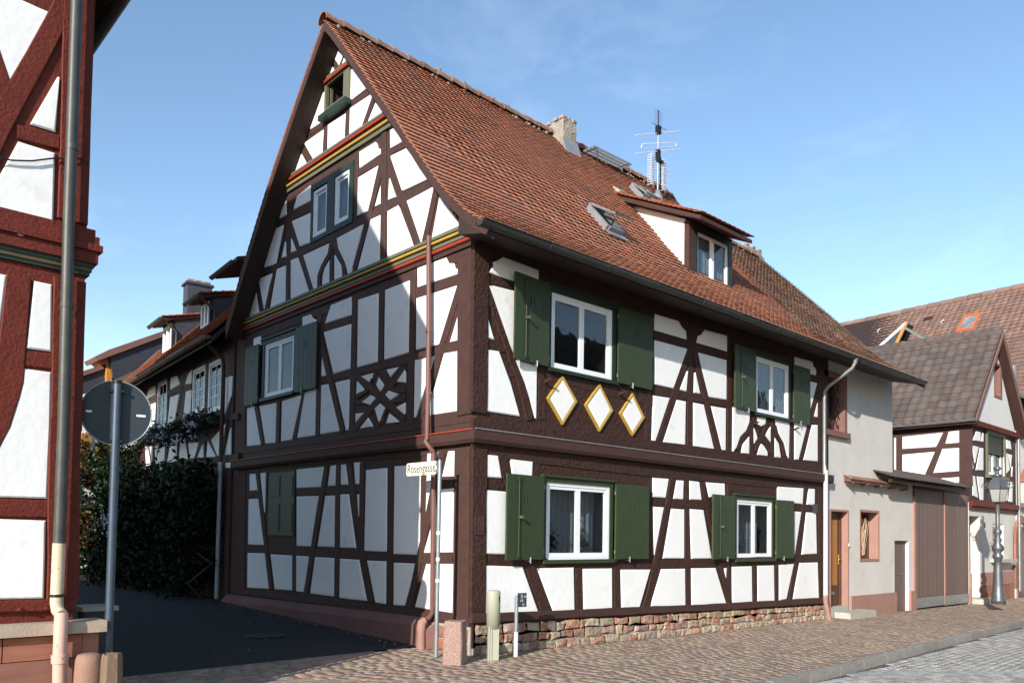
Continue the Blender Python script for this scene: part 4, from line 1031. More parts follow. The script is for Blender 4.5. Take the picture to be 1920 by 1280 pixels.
for s_, dz in (('S 10', .085), ('01', 0.0), ('U', -.085)): text_obj(s_, .085, (a[0], -.0405, a[2] + dz), (1, 0, 0), (0, 0, 1), M_TIMBER_S, pl_, depth=.004)

# --- dormer on the street roof
D = obj_n('dormer', (lambda mb: (mb.prism([(DX0 + .05, DY + .10, 6.9), (DX0 + .05, 2.6, 9.0), (DX0 + .05, 2.6, 9.22), (DX0 + .05, DY + .10, 8.34)], [(DX0, DY + .10, 6.9), (DX0, 2.6, 9.0), (DX0, 2.6, 9.22), (DX0, DY + .10, 8.34)]), mb)[1])(MB()), M_PLASTER, H, 'white plastered dormer cheek')
mb = MB(); mb.prism([(DX1 - .05, DY + .1, 6.9), (DX1 - .05, 2.6, 9.0), (DX1 - .05, 2.6, 9.22), (DX1 - .05, DY + .1, 8.34)], [(DX1, DY + .1, 6.9), (DX1, 2.6, 9.0), (DX1, 2.6, 9.22), (DX1, DY + .1, 8.34)]); obj_n('dormer_cheek', mb, M_PLASTER, D)
PD = Plane((0, DY, 0), (0, -1, 0))
wd = (DX0 + .30, DX1 - .14, 7.17, 8.13)
mb = MB(); pbox(mb, PD, DX0 - .01, wd[0] - .09, 7.0, 8.30, -.12, 0.0); obj_n('dormer_post', mb, M_TIMBER_S, D)
mb = MB(); pbox(mb, PD, wd[0] - .09, wd[0], 7.0, 8.30, -.12, .004); pbox(mb, PD, wd[1], DX1 + .01, 7.0, 8.30, -.12, .004); pbox(mb, PD, wd[0], wd[1], wd[3], 8.30, -.12, .002); obj_n('dormer_frame', mb, M_GREEND, D)
mb = MB(); pbox(mb, PD, DX0 - .02, DX1 + .05, 7.02, 7.12, -.3, .10); obj_n('dormer_lead_apron', mb, M_LEAD, D)
# window pieces straight under the dormer
def small_window(pl, w, parent, m, sashes=2, fw=.05, depth=-.02):
    u0, u1, z0, z1 = w; mb = MB()
    pbox(mb, pl, u0, u1, z1 - fw, z1, depth - .06, depth); pbox(mb, pl, u0, u1, z0, z0 + fw, depth - .06, depth); pbox(mb, pl, u0, u0 + fw, z0 + fw, z1 - fw, depth - .06, depth); pbox(mb, pl, u1 - fw, u1, z0 + fw, z1 - fw, depth - .06, depth)
    for i in range(1, sashes): uu = u0 + (u1 - u0) * i / sashes; pbox(mb, pl, uu - .05, uu + .05, z0 + fw, z1 - fw, depth - .055, depth + .004)
    obj_n('window_frame', mb, m, parent)
    for i in range(sashes):
        a = u0 + (u1 - u0) * i / sashes; b = u0 + (u1 - u0) * (i + 1) / sashes; g = MB(); pbox(g, pl, a + .04, b - .04, z0 + fw - .004, z1 - fw + .004, depth - .04, depth - .036); obj_n('pane', g, M_GLASS, parent)
    c = MB(); n = 40; vv = []
    for i in range(n + 1):
        uu = u0 + .03 + (u1 - u0 - .06) * i / n; dd = depth - .12 + .015 * math.sin(i * 1.3); vv += [pl.pt(uu, z0 + .02, dd), pl.pt(uu, z1 - .02, dd)]
    c.add(vv, [(2 * i, 2 * i + 2, 2 * i + 3, 2 * i + 1) for i in range(n)], True); obj('curtain', c, M_CURT, parent)
    mb = MB(); pbox(mb, pl, u0 + .02, u1 - .02, z0 + .02, z1 - .02, depth - .32, depth - .31); obj_n('dark_interior', mb, M_DARK, parent)
small_window(PD, wd, D, M_WFRAME)
# dormer roof, a lean-to of tiles
dz = lambda x, y: float(np.interp(y, [.28, 2.62], [8.22, 9.38]))
mb = MB(); q = [(.28, dz(0, .28) - .02), (2.66, dz(0, 2.62) - .02), (2.66, dz(0, 2.62) - .12), (.28, dz(0, .28) - .10)]
mb.prism([(DX0 - .24, a, b) for a, b in q], [(DX1 + .10, a, b) for a, b in q]); obj_n('dormer_roof_deck', mb, M_TIMBER_S, D)
T4 = np.array(roof_tiles(DX0 - .28, DX1 + .14, [.25, 1.2, 2.64], 1, None, TW, TE, dz))
joined('dormer_roof_tiles', np.einsum('nij,kj->nki', T4[:, :3, :3], pv) + T4[:, None, :3, 3], TF, rng.random(len(T4)), M_TILE_B, D)
# --- chimneys
def chimney(x0, x1, y0, y1, z0, z1, label):
    mb = MB(); n = 7; rows = []
    def J(p, s=.018): return (p[0] + random.gauss(0, s * .6), p[1] + random.gauss(0, s * .6), p[2])
    lv = list(np.linspace(z0, z1, 6)); v = []
    ring = [(x0, y0), ((x0 + x1) / 2, y0), (x1, y0), (x1, (y0 + y1) / 2), (x1, y1), ((x0 + x1) / 2, y1), (x0, y1), (x0, (y0 + y1) / 2)]
    for i, z in enumerate(lv):
        for r in ring: v.append(J((r[0], r[1], z + (random.uniform(-.04, .04) if i == 5 else 0))))
    f = []
    for i in range(5):
        for k in range(8): f.append((i * 8 + k, i * 8 + (k + 1) % 8, (i + 1) * 8 + (k + 1) % 8, (i + 1) * 8 + k))
    f.append(tuple(range(40, 48))); ch = obj_n('chimney', MB().add(v, f), M_CHIM, H, label)
    for k in range(9):
        a = ring[k % 8]; s = random.uniform(.05, .09); c = MB(); c.obox((a[0] * .8 + (x0 + x1) * .1, a[1] * .8 + (y0 + y1) * .1, z1 + .01 + random.uniform(0, .03)), (s, .01, 0), (-.01, s * .7, 0), (0, 0, .03)); obj_n('chimney_brick', c, M_CHIM if k % 3 else M_STONE_R, ch)
    mb = MB(); mb.box(x0 - .05, x1 + .05, y0 - .06, y1 + .05, z0 + .35, z0 + .45)
    return ch
chimney(5.42, 5.84, 3.55, 4.08, 10.1, 11.22, 'crumbling grey chimney on the ridge near the gable')
mb = MB(); q = [(3.52, roofz(5.6, 3.52) + .03), (3.40, roofz(5.6, 3.40) + .06), (3.54, roofz(5.6, 3.54) + .30)]
mb.prism([(5.38, a, b) for a, b in q], [(5.88, a, b) for a, b in q]); obj_n('chimney_flashing', mb, M_LEAD, H)
chimney(14.85, 15.75, 4.55, 5.2, 5.0, 11.0, 'pale chimney stub behind the far end of the ridge')
# --- roof hatches
def on_roof(px, py, lift=0.0):
    d = ray(px, py); d /= np.linalg.norm(d); t = 8.0
    while t < 45:
        p = CAM + d * t
        if p[1] > -.6 and p[2] < roofz(p[0], p[1]) + lift: return p
        t += .01
    return p
def roof_frame(x, y):
    a = np.array([0, .3, roofz(x, y + .15) - roofz(x, y - .15)]); a /= np.linalg.norm(a); return np.array([1., 0, 0]), a, np.cross([1., 0, 0], a)
def hatch(px, py, w, l, open_, lab):
    p = on_roof(px, py); ex, ey, en = roof_frame(p[0], p[1]); p = p + en * .05
    mb = MB(); t = .03
    for s in (-1, 1): mb.obox(p + ex * s * w / 2 + en * .05, ex * t, ey * l / 2, en * .06)
    for s in (-1, 1): mb.obox(p + ey * s * l / 2 + en * .05, ex * (w / 2 - t), ey * t, en * .058)
    o = obj_n('roof_hatch', mb, M_LEAD, H, lab)
    hinge = p + ey * l / 2 + en * .12; e2 = -ey * math.cos(open_) + en * math.sin(open_); n2 = np.cross(ex, -e2); c = hinge + e2 * l / 2
    mb = MB()
    for s in (-1, 1): mb.obox(c + ex * s * w / 2, ex * .022, e2 * (l / 2 + .02), n2 * .02)
    for s in (-1, 0, 1): mb.obox(c + e2 * s * l / 2 * .98, ex * (w / 2 - .022), e2 * .02, n2 * .018)
    mb.obox(c, ex * .012, e2 * (l / 2 - .025), n2 * .016)
    obj_n('hatch_casement', mb, M_ZINC, o)
    mb = MB(); mb.obox(c, ex * (w / 2 - .02), e2 * (l / 2 - .02), n2 * .004); obj_n('pane', mb, M_GLASS, o)
    mb = MB(); mb.obox(p + en * .02, ex * (w / 2 - .03), ey * (l / 2 - .03), en * .004); obj_n('dark_interior', mb, M_DARK, o)
    mb = MB(); mb.obox(p - ey * (l / 2 + .09) + en * .025, ex * (w / 2 + .06), ey * .09, en * .004); obj_n('lead_apron', mb, M_LEAD, o)
hatch(1130, 422, .46, .72, .32, 'small zinc roof hatch propped open')
hatch(1202, 373, .5, .55, .15, 'small glazed hatch close to the ridge')
# --- grating walkway by the ridge
pa = on_roof(1100, 300); pb = on_roof(1170, 334); d = pb - pa; d[1] = 0; L_ = np.linalg.norm(d); d /= L_; base = pa + np.array([0, -.05, .26])
mb = MB(); s = np.array([0, 1., 0]) * .17
for k in (-1, -.33, .33, 1): mb.obox(base + d * L_ / 2 + s * k, d * L_ / 2, np.array([0, .006, 0]), np.array([0, 0, .018]))
wk = obj_n('roof_walkway', mb, M_GALV, H, 'galvanised grating step for the chimney sweep')
mb = MB(); n = 34
for k in range(n + 1): mb.obox(base + d * L_ * k / n, d * .004, s, np.array([0, 0, .010]))
obj_n('grating_bars', mb, M_GALV, wk)
mb = MB()
for k in (.08, .92): q = base + d * L_ * k; mb.tube([q - s, q - s + np.array([0, -.02, -.42])], .011, 6); mb.tube([q - s * .9, q + s * .9], .011, 6)
obj('walkway_bracket', mb, M_IRON, wk)
# small roof vent
p = on_roof(1160, 365); mb = MB(); mb.obox(p + np.array([0, 0, .06]), (.11, 0, 0), (0, .10, .08), (0, -.03, .05)); obj_n('roof_vent', mb, M_MORTAR, H)

# =================================================================== ANTENNA
ax, ay = 8.6, 3.3; az = roofz(ax, ay)
A = thing('tv_antenna', 'tall aluminium television antenna mast with several aerials above the red roof ridge', 'antenna', (ax, ay, az))
zt = PR.at(1231, 205, ay)[2] if False else None
Pm = Plane((0, ay, 0), (0, -1, 0))
def AP(px, py): q = Pm.at(px, py); return q
ztop = AP(1231, 205)[2]; ax = AP(1233, 385)[0]
az = roofz(ax, ay)
A.location = (ax, ay, az)
mb = MB(); mb.tube([(ax, ay, az - .2), (ax, ay, AP(1232, 255)[2])], .022, 8); mb.tube([(ax, ay, AP(1232, 255)[2]), (ax, ay, AP(1232, 235)[2])], .014, 8); obj('mast', mb, M_GALV, A)
mb = MB(); mb.lathe(ax, ay, [(.17, az - .12), (.12, az + .08), (.04, az + .26)], 12); obj('mast_collar', mb, M_LEAD, A)
mb = MB(); mb.tube([(ax, ay, AP(1232, 238)[2]), (ax + .0, ay, ztop)], .018, 6)
for k in range(9):
    z = AP(1232, 238)[2] + (ztop - AP(1232, 238)[2]) * (k + .5) / 9; mb.tube([(ax - .16, ay + .0, z), (ax + .16, ay, z + .01)], .0035, 4)
mb.tube([(ax - .28, ay, AP(1232, 236)[2]), (ax + .34, ay, AP(1232, 234)[2])], .006, 5); mb.obox((ax, ay, AP(1232, 243)[2]), (.06, 0, 0), (0, .05, 0), (0, 0, .10))
obj('top_aerial', mb, M_IRON, A)
for (x0, y0, x1, y1, nm) in ((1192, 254, 1278, 246, 'dipole'), (1192, 288, 1275, 280, 'dipole'),):
    a, b = AP(x0, y0), AP(x1, y1); mb = MB(); mb.tube([a, b], .011, 6); obj(nm, mb, M_ALU, A)
a, b = AP(1203, 277), AP(1268, 274); z0, z1 = AP(1203, 284)[2], AP(1268, 271)[2]
mb = MB(); za = a[2]; mb.tube([(a[0], ay, za + .05), (a[0] + .03, ay, za + .10), (b[0] - .03, ay, b[2] + .09), (b[0], ay, b[2] + .04), (b[0] - .03, ay, b[2] - .02), (a[0] + .03, ay, za - .03), (a[0] - .02, ay, za)], .011, 6, closed=True); obj('folded_dipole', mb, M_ALU, A)
mb = MB()
for k in range(5):
    z = AP(1232, 300 + k * 11)[2]; mb.tube([(ax - .42, ay + .12, z), (ax + .52, ay - .12, z + .02)], .0045, 4)
obj('reflector_rods', mb, M_ALU, A)
mb = MB()
for s in (-1, 1):
    for k in range(13):
        z = AP(1232, 296 + k * 4.6)[2]; cx_ = ax + s * .23 - .02 + (.03 if s > 0 else 0)
        mb.obox((cx_ - .05, ay, z), (.085, -.02, .035), (0, .012, 0), (0, 0, .009)); mb.obox((cx_ + .03, ay, z), (.085, .02, -.03), (0, .012, 0), (0, 0, .009))
obj('bowtie_elements', mb, M_ALU, A, kind='stuff')
mb = MB(); mb.obox((ax + .10, ay, AP(1232, 322)[2]), (.014, 0, 0), (0, .014, 0), (0, 0, .42)); mb.obox((ax, ay, AP(1232, 290)[2]), (.045, 0, 0), (0, .05, 0), (0, 0, .13)); mb.obox((ax + .05, ay - .02, AP(1232, 301)[2]), (.10, 0, 0), (0, .04, 0), (0, 0, .035)); obj('antenna_box', mb, M_IRON, A)

# =================================================================== CREAM RENDERED HOUSE (same street line)
CH = thing('rendered_house', 'plain cream rendered house section with pink door surround and barred windows', 'house', (12.8, .15, -.15))
def r9(pts, ref=0.0): return rect_uz(PR, Z9, pts, ref)
c_door = r9([(100, 345), (180, 345), (180, 880), (100, 880)]); c_door = (11.02, r9([(100, 345), (224, 345), (224, 880), (100, 880)])[1], -.02, c_door[3])
c_win = r9([(305, 352), (410, 352), (410, 632), (305, 632)])
c_small = r9([(511, 522), (597, 522), (597, 935), (511, 935)])
c_up = rect_uz(PR, Z8, [(95, 595), (205, 612), (205, 930), (95, 915)])
c_small = (c_small[0], c_small[1], -.35, c_small[3])
XC = 14.69; XG = 16.05
ctop = PR.at(1700, 905)[2]
mb = wall_holes(MB(), PR, XE + .002, XC, -.5, 6.02, -.33, -.03, [(c_door[0], c_door[1] + .03, c_door[2], c_door[3] + .03)] + [(w[0] - .03, w[1] + .03, w[2] - .03, w[3] + .03) for w in (c_win, c_up)]); obj_n('rendered_wall', mb, M_CREAM, CH)
mb = wall_holes(MB(), PR, XC + .001, XG, -.5, ctop, -.32, -.032, [c_small]); obj_n('rendered_wall', mb, M_CREAM, CH, 'low cream wall beside the gate')
mb = MB(); mb.box(XC - .3, XC - .002, .34, 8, -.4, 5.9); obj_n('rendered_wall', mb, M_CREAM, CH)
# plinths
pz = lambda x: float(np.interp(x, [12.2, 16.1], [PR.at(1597, 1117)[2], PR.at(1713, 1107)[2]]))
for a, b in ((c_door[1] + .14, c_small[0]), (c_small[1], XG)):
    mb = MB(); mb.prism([(a, -.03, -.5), (b, -.03, -.5), (b, -.03, pz(b)), (a, -.03, pz(a))], [(a, .02, -.5), (b, .02, -.5), (b, .02, pz(b)), (a, .02, pz(a))]); obj_n('painted_plinth', mb, M_PINK, CH)
mb = MB(); mb.box(XG - .005, XG + .13, -.02, .3, -.5, ctop - .35); obj_n('gate_jamb', mb, M_PINK, CH)
# door surround, reveals, leaf
def reveal(w, t, m, mr, out=.0, deep=.30, sill=True, nm='stone_surround'):
    u0, u1, z0, z1 = w; mb = MB()
    pbox(mb, PR, u0 - t, u1 + t, z1, z1 + t, -.33, out); pbox(mb, PR, u1, u1 + t, z0, z1, -.33, out - .001); pbox(mb, PR, u0 - t, u0, z0, z1, -.33, out - .001)
    if sill: pbox(mb, PR, u0 - t - (.04 if sill == 2 else 0), u1 + t + (.04 if sill == 2 else 0), z0 - t, z0, -.33, out + (.07 if sill == 2 else -.002))
    return obj_n(nm, mb, m, CH)
reveal((c_door[0] + .06, c_door[1], c_door[2], c_door[3]), .05, M_PINK, M_PINK, 0.0, sill=False)
reveal(c_win, .06, M_PINK, M_PINK, -.012)
M_BRST = mat('brown_stone_surround', (.22, .11, .09), (.17, .09, .07), 4, .85, .2, 60)
reveal(c_up, .13, M_BRST, M_BRST, 0.0, sill=2)
u0, u1, z0, z1 = c_door; u0 += .06
fr = MB(); pbox(fr, PR, u0, u1, z1 - .08, z1, -.24, -.16); pbox(fr, PR, u0, u0 + .07, .12, z1 - .08, -.24, -.16); pbox(fr, PR, u1 - .07, u1, .12, z1 - .08, -.24, -.16)
M_DKW = mat('dark_brown_door_wood', (.10, .045, .03), (.07, .03, .02), 6, .45, .1, 30)
dr = obj_n('front_door', fr, M_DKW, CH)
mb = MB(); pbox(mb, PR, u0 + .07, u1 - .07, .12, z1 - .08, -.24, -.195); obj_n('door_leaf', mb, M_DKW, dr)
mb = MB(); pbox(mb, PR, u0 + .17, u1 - .20, .62, z1 - .2, -.195, -.175); obj_n('door_panel', mb, M_DOORW, dr)
mb = MB(); pbox(mb, PR, (u0 + u1) / 2 - .11, (u0 + u1) / 2 + .10, .40, .47, -.195, -.18); obj_n('letter_slot', mb, M_ZINC, dr)
mb = MB(); q = PR.pt(u1 - .13, 1.25, -.18); mb.tube([q, q + np.array([0, -.06, 0]), q + np.array([-.10, -.06, 0])], .014, 6); mb.obox(q + np.array([0, -.005, .0]), (.02, 0, 0), (0, .006, 0), (0, 0, .12)); obj_n('door_handle', mb, M_YEL, dr)
mb = MB(); mb.box(u0, u1, -.0, .33, -.3, .12); obj_n('door_threshold', mb, M_STEP, CH)
mb = MB(); mb.box(u0 + .10, c_door[1] + .62, -.42, -.032, -.4, .02); st = obj_n('door_step', mb, M_STEP, CH)
q = PR.at(1581, 1021, .01); mb = MB(); mb.box(c_door[1] + .01, c_door[1] + .09, -.014, -.001, q[2] - .04, q[2] + .04); obj_n('doorbell_plate', mb, M_SIGNW, CH)
# low window: lattice grille, dark room
def barred(w, nv, diag, dpt=-.2):
    u0, u1, z0, z1 = w; mb = MB(); pbox(mb, PR, u0, u1, z0, z1, -.34, -.335); o = obj_n('window', mb, M_DARK, CH)
    mb = MB(); fw = .05
    pbox(mb, PR, u0, u1, z1 - fw, z1, -.33, -.26); pbox(mb, PR, u0, u1, z0, z0 + fw, -.33, -.26); pbox(mb, PR, u0, u0 + fw, z0 + fw, z1 - fw, -.33, -.26); pbox(mb, PR, u1 - fw, u1, z0 + fw, z1 - fw, -.33, -.26)
    obj_n('window_frame', mb, M_DKW, o)
    mb = MB(); pbox(mb, PR, u0 + fw, u1 - fw, z0 + fw, z1 - fw, -.30, -.296); obj_n('pane', mb, M_GLASS, o)
    g = MB(); W_, H_ = u1 - u0, z1 - z0
    for s in (-1, 1):
        for k in range(-nv, nv * 2):
            # diagonal bars clipped to the opening
            a0, b0 = u0 + W_ * k / nv, z0; pts = []
            for t in np.linspace(0, 1, 15):
                uu = a0 + t * W_ * 1.2 * 1; zz = z0 + t * H_ * 1.2
                if s < 0: uu = u0 + u1 - uu
                if u0 < uu < u1 and z0 < zz < z1: pts.append(PR.pt(uu, zz, dpt + .006 * s))
            if len(pts) > 1: g.tube([pts[0], pts[-1]], .008, 5)
    if g.v: obj('iron_grille', g, M_IRON, o)
    return o
barred(c_up, 4, True, -.12)
wl = barred(c_win, 0, False)
mb = MB()
for k in range(16):
    a = random.uniform(.15, .6); b = a + random.uniform(-.3, .35); w_ = c_win[1] - c_win[0]; mb.tube([PR.pt(c_win[0] + w_ * a, c_win[2] + .1, -.19), PR.pt(c_win[0] + w_ * min(max(b, .05), .95), c_win[3] - random.uniform(.1, .5), -.17)], .006, 4)
obj_n('dried_stalks', mb, mat('dried_stalk', (.62, .45, .28), None, 5, .9), wl, kind='stuff')
# small side door
u0, u1, z0, z1 = c_small
mb = MB(); pbox(mb, PR, u0, u1, z0, z1, -.20, -.13); sd = obj_n('side_door', mb, M_MAUVE, CH, 'narrow brown boarded side door')
mb = MB(); q = PR.pt(u0 + (u1 - u0) * .62, PR.at(1697, 1076)[2], -.13); mb.tube([q, q + np.array([0, -.05, 0]), q + np.array([-.09, -.05, 0])], .012, 6); obj('door_handle', mb, M_ZINC, sd)
# little tiled ledge over the low wall
a = PR.at(1592, 899, .12); b = PR.at(1700, 913, .12); mb = MB()
mb.prism([(a[0], -.16, a[2] - .05), (b[0], -.16, b[2] - .05), (b[0], .0, b[2] - .02), (a[0], 0, a[2] - .02)], [(a[0], -.16, a[2]), (b[0], -.16, b[2]), (b[0], .0, b[2] + .08), (a[0], .0, a[2] + .08)])
lg = obj_n('wall_ledge', mb, M_BPIPE, CH)
for k in range(12):
    x = a[0] + (b[0] - a[0]) * k / 12; z = a[2] + (b[2] - a[2]) * k / 12; w_ = (b[0] - a[0]) / 12
    mb = MB(); mb.obox((x + w_ / 2, -.08, z + .07), (w_ / 2 - .01, 0, random.gauss(0, .006)), (0, .11, .05), (0, -.006, .014)); obj_n('ledge_tile', mb, M_RIDGE, lg)
for k in range(5):
    x = a[0] + .1 + (b[0] - a[0] - .2) * k / 4; z = a[2] + (b[2] - a[2]) * k / 4; mb = MB(); mb.tube([(x, 0, z - .08), (x, -.20, z - .06)], .025, 8); obj('ledge_bracket', mb, M_BPIPE, lg)

# =================================================================== GATE
GT = thing('yard_gate', 'tall double gate of mauve brown vertical boards under a corrugated canopy', 'gate', (18.2, .1, ground_z(18.2, 0)))
gx0, gx1 = PR.at(1717, 1000)[0], PR.at(1816, 1000)[0]; gm = PR.at(1771, 1000)[0]
gz1 = PR.at(1770, 922)[2]
for lx0, lx1, nm in ((gx0, gm - .03, 'a'), (gm + .04, gx1, 'b')):
    gb = ground_z((lx0 + lx1) / 2, 0) + .05; mb = MB(); mb.box(lx0, lx1, .03, .08, gb, gz1); lf = obj_n('gate_leaf', mb, M_MAUVE, GT)
    n = int((lx1 - lx0) / .115)
    for k in range(n):
        a = lx0 + (lx1 - lx0) * k / n + .004; b = lx0 + (lx1 - lx0) * (k + 1) / n - .004; mb = MB(); mb.box(a, b, .005 + random.uniform(0, .004), .029, gb + .30, gz1 - .01); obj_n('gate_board', mb, M_MAUVE, lf)
    mb = MB(); mb.box(lx0 + .002, lx1 - .002, -.004, .0285, gb + .002, gb + .29); obj_n('metal_kick_strip', mb, M_ZINC, lf)
mb = MB(); mb.box(gm - .026, gm + .036, -.02, .05, ground_z(gm, 0) + .08, gz1); obj_n('cover_strip', mb, M_PINK, GT)
mb = MB(); mb.box(gx0 - .1, gx1 + .1, .0, .2, gz1 + .002, gz1 + .28); obj_n('gate_lintel', mb, M_SOFFIT, GT)
# corrugated canopy
cx0, cx1 = PR.at(1676, 895, .5)[0], PR.at(1824, 910, .55)[0]
CNP = thing('corrugated_canopy', 'lean-to canopy of dark corrugated sheet above the gate', 'canopy', ((cx0 + cx1) / 2, 0, 3.0))
zc = PR.at(1750, 903, .5)[2]
v = []; n = 240
for i in range(n + 1):
    x = cx0 + (cx1 - cx0) * i / n; w_ = .022 * math.sin(i / n * 2 * math.pi * (cx1 - cx0) / .155)
    v += [(x, -.50, zc + w_), (x, .75, zc + .42 + w_), (x, -.50, zc + w_ - .008), (x, .75, zc + .412 + w_)]
f = []
for i in range(n): f += [(4 * i, 4 * i + 4, 4 * i + 5, 4 * i + 1), (4 * i + 2, 4 * i + 3, 4 * i + 7, 4 * i + 6), (4 * i, 4 * i + 2, 4 * i + 6, 4 * i + 4)]
obj_n('corrugated_sheet', MB().add(v, f), mat('rusty_dark_sheet', (.10, .075, .065), (.06, .05, .045), 5, .7, .2, 20), CNP)
for k in range(6):
    x = cx0 + .2 + (cx1 - cx0 - .4) * k / 5; mb = MB(); mb.prism([(x, -.42, zc - .06), (x + .07, -.42, zc - .06), (x + .07, .3, zc + .13), (x, .3, zc + .13)], [(x, -.42, zc - .03), (x + .07, -.42, zc - .03), (x + .07, .3, zc + .22), (x, .3, zc + .22)]); obj_n('canopy_rafter', mb, M_SOFFIT, CNP)
mb = MB(); mb.box(cx0 + .1, cx1 - .1, -.40, -.32, zc - .14, zc - .062); obj_n('canopy_beam', mb, M_SOFFIT, CNP)

# =================================================================== SECOND TIMBERED HOUSE
HB = thing('small_timbered_house', 'small pale house with pinkish timbers, white gable and dark pantile roof', 'house', (23, 4, -.25))
XB0, XB1 = 20.52, 25.35
PB = Plane((0, 0, 0), (0, -1, 0)); PS = Plane((XB0, 0, 0), (-1, 0, 0))
zb_band = PB.at(1860, 945)[2]; zb_e = PS.at(1817, 792)[2]; zap = PB.at(1875, 636)[2]; xap = (XB0 + XB1) / 2
ZA = lambda p: (1780 + p[0] / 4.264, 600 + p[1] / 4.264)
ZBm = lambda p: (1780 + p[0] / 4.264, 860 + p[1] / 4.264)
b_door = rect_uz(PB, ZBm, [(167, 455), (250, 458), (250, 1110), (167, 1110)]); b_win = rect_uz(PB, ZBm, [(350, 515), (440, 520), (440, 795), (350, 795)])
b_up = rect_uz(PB, ZA, [(300, 900), (432, 950), (432, 1250), (300, 1235)]); b_gab = rect_uz(PB, ZA, [(352, 345), (408, 368), (412, 628), (355, 605)])
mb = wall_holes(MB(), PB, XB0, XB1, -.6, zb_band, -.30, -.02, [b_door, b_win]); obj_n('rendered_wall', mb, M_CREAM, HB)
mb = wall_holes(MB(), PB, XB0, XB1, zb_band, zb_e, -.30, 0, [(b_up[0], b_up[1], b_up[2], min(b_up[3], zb_e - .05))]); obj_n('timber_wall', mb, M_TIMBER_S, HB)
gq = [(XB0, zb_e), (XB1, zb_e), (xap, zap - .15)]
mb = MB(); gsl = (zap - .15 - zb_e) / (xap - XB0)
cuts = sorted({XB0, XB1, xap, b_gab[0], b_gab[1]})
for a, b in zip(cuts[:-1], cuts[1:]):
    tz = lambda x: zb_e + gsl * (min(x - XB0, XB1 - x)); z = zb_e
    if a >= b_gab[0] - 1e-6 and b <= b_gab[1] + 1e-6: pbox(mb, PB, a, b, z, b_gab[2], -.3, .02); z = b_gab[3]
    q = [(a, z), (b, z), (b, max(tz(b), z + .001)), (a, max(tz(a), z + .001))]; mb.prism([PB.pt(*p, -.3) for p in q], [PB.pt(*p, .02) for p in q])
obj_n('gable_render', mb, mat('warm_white_render', (.68, .665, .63), (.64, .62, .59), 3, .9, .15, 80), HB)
mb = MB(); mb.box(XB0, XB0 + .3, .301, 8.2, -.5, zb_e); obj_n('side_wall', mb, M_TIMBER_S, HB)
mb = MB(); mb.box(XB1 - .3, XB1, .301, 8.2, -.5, zb_e); mb.box(XB0 + .3, XB1 - .3, 7.9, 8.2, -.5, zb_e); obj_n('rear_wall', mb, M_CREAM, HB)
for p in [[(550, 955), (795, 930), (752, 1015), (550, 1028)], [(828, 925), (890, 918), (890, 990), (808, 997)], [(550, 1062), (745, 1045), (685, 1182), (550, 1185)], [(790, 1028), (890, 1022), (890, 1160), (735, 1172)], [(700, 1210), (890, 1197), (890, 1230), (700, 1240)], [(500, 962), (512, 960), (512, 1180), (500, 1180)]]:
    panel(PS, Z8, p, HB)
def hb_beam(pl, Z, a, w, nm): beam(pl, Z, a, w, HB, M_TIMBER_S, name=nm)
hb_beam(PS, Z8, [(530, 950), (530, 1190)], .3, 'timber_post'); hb_beam(PS, Z8, [(925, 890), (925, 1250)], .45, 'corner_post'); hb_beam(PS, Z8, [(520, 1045), (890, 1008)], .18, 'timber_rail'); hb_beam(PS, Z8, [(812, 930), (705, 1190)], .2, 'timber_brace'); hb_beam(PS, Z8, [(640, 1200), (890, 1180)], .2, 'timber_rail')
for p in [[(215, 888), (248, 893), (248, 968), (190, 960)], [(262, 900), (272, 902), (272, 972), (252, 970)], [(183, 1000), (233, 1012), (205, 1140)], [(243, 1018), (270, 1022), (270, 1200), (213, 1198)], [(183, 1120), (192, 1190), (182, 1190)],
          [(184, 1242), (203, 1245), (228, 1420), (184, 1400)], [(222, 1248), (272, 1252), (270, 1440), (246, 1436)],
          [(436, 950), (447, 955), (452, 1015), (436, 1012)], [(455, 955), (485, 965), (495, 1033), (460, 1025)], [(436, 1058), (462, 1064), (482, 1195), (436, 1245)], [(467, 1068), (500, 1076), (490, 1180)], [(503, 1170), (502, 1250), (492, 1250)],
          [(436, 1280), (478, 1290), (462, 1445), (436, 1440)], [(488, 1290), (504, 1292), (502, 1455), (470, 1448)]]:
    panel(PB, ZA, p, HB, ins=.01)
for a, w, nm in (([(168, 860), (170, 1440)], .3, 'corner_post'), ([(518, 950), (518, 1460)], .24, 'corner_post'), ([(180, 985), (280, 1000)], .12, 'timber_rail'), ([(180, 1222), (280, 1232)], .15, 'timber_rail'), ([(430, 1040), (510, 1052)], .12, 'timber_rail'), ([(430, 1265), (510, 1275)], .15, 'timber_rail'),
                 ([(256, 900), (200, 1200)], .12, 'timber_brace'), ([(208, 1240), (238, 1440)], .1, 'timber_brace'), ([(465, 1060), (490, 1250)], .1, 'timber_brace'), ([(484, 1290), (462, 1450)], .1, 'timber_brace')): hb_beam(PB, ZA, a, w, nm)
mb = MB(); pbox(mb, PB, XB0 - .03, XB1 + .03, zb_band - .12, zb_band + .05, 0, .12); pbox(mb, PB, XB0 - .02, XB1 + .02, zb_band - .22, zb_band - .125, 0, .06); obj_n('storey_band', mb, M_REDT, HB)
mb = MB(); pbox(mb, PB, XB0 - .1, XB1 + .1, zb_e - .06, zb_e + .10, .02, .16); obj_n('gable_cornice', mb, M_REDT, HB)
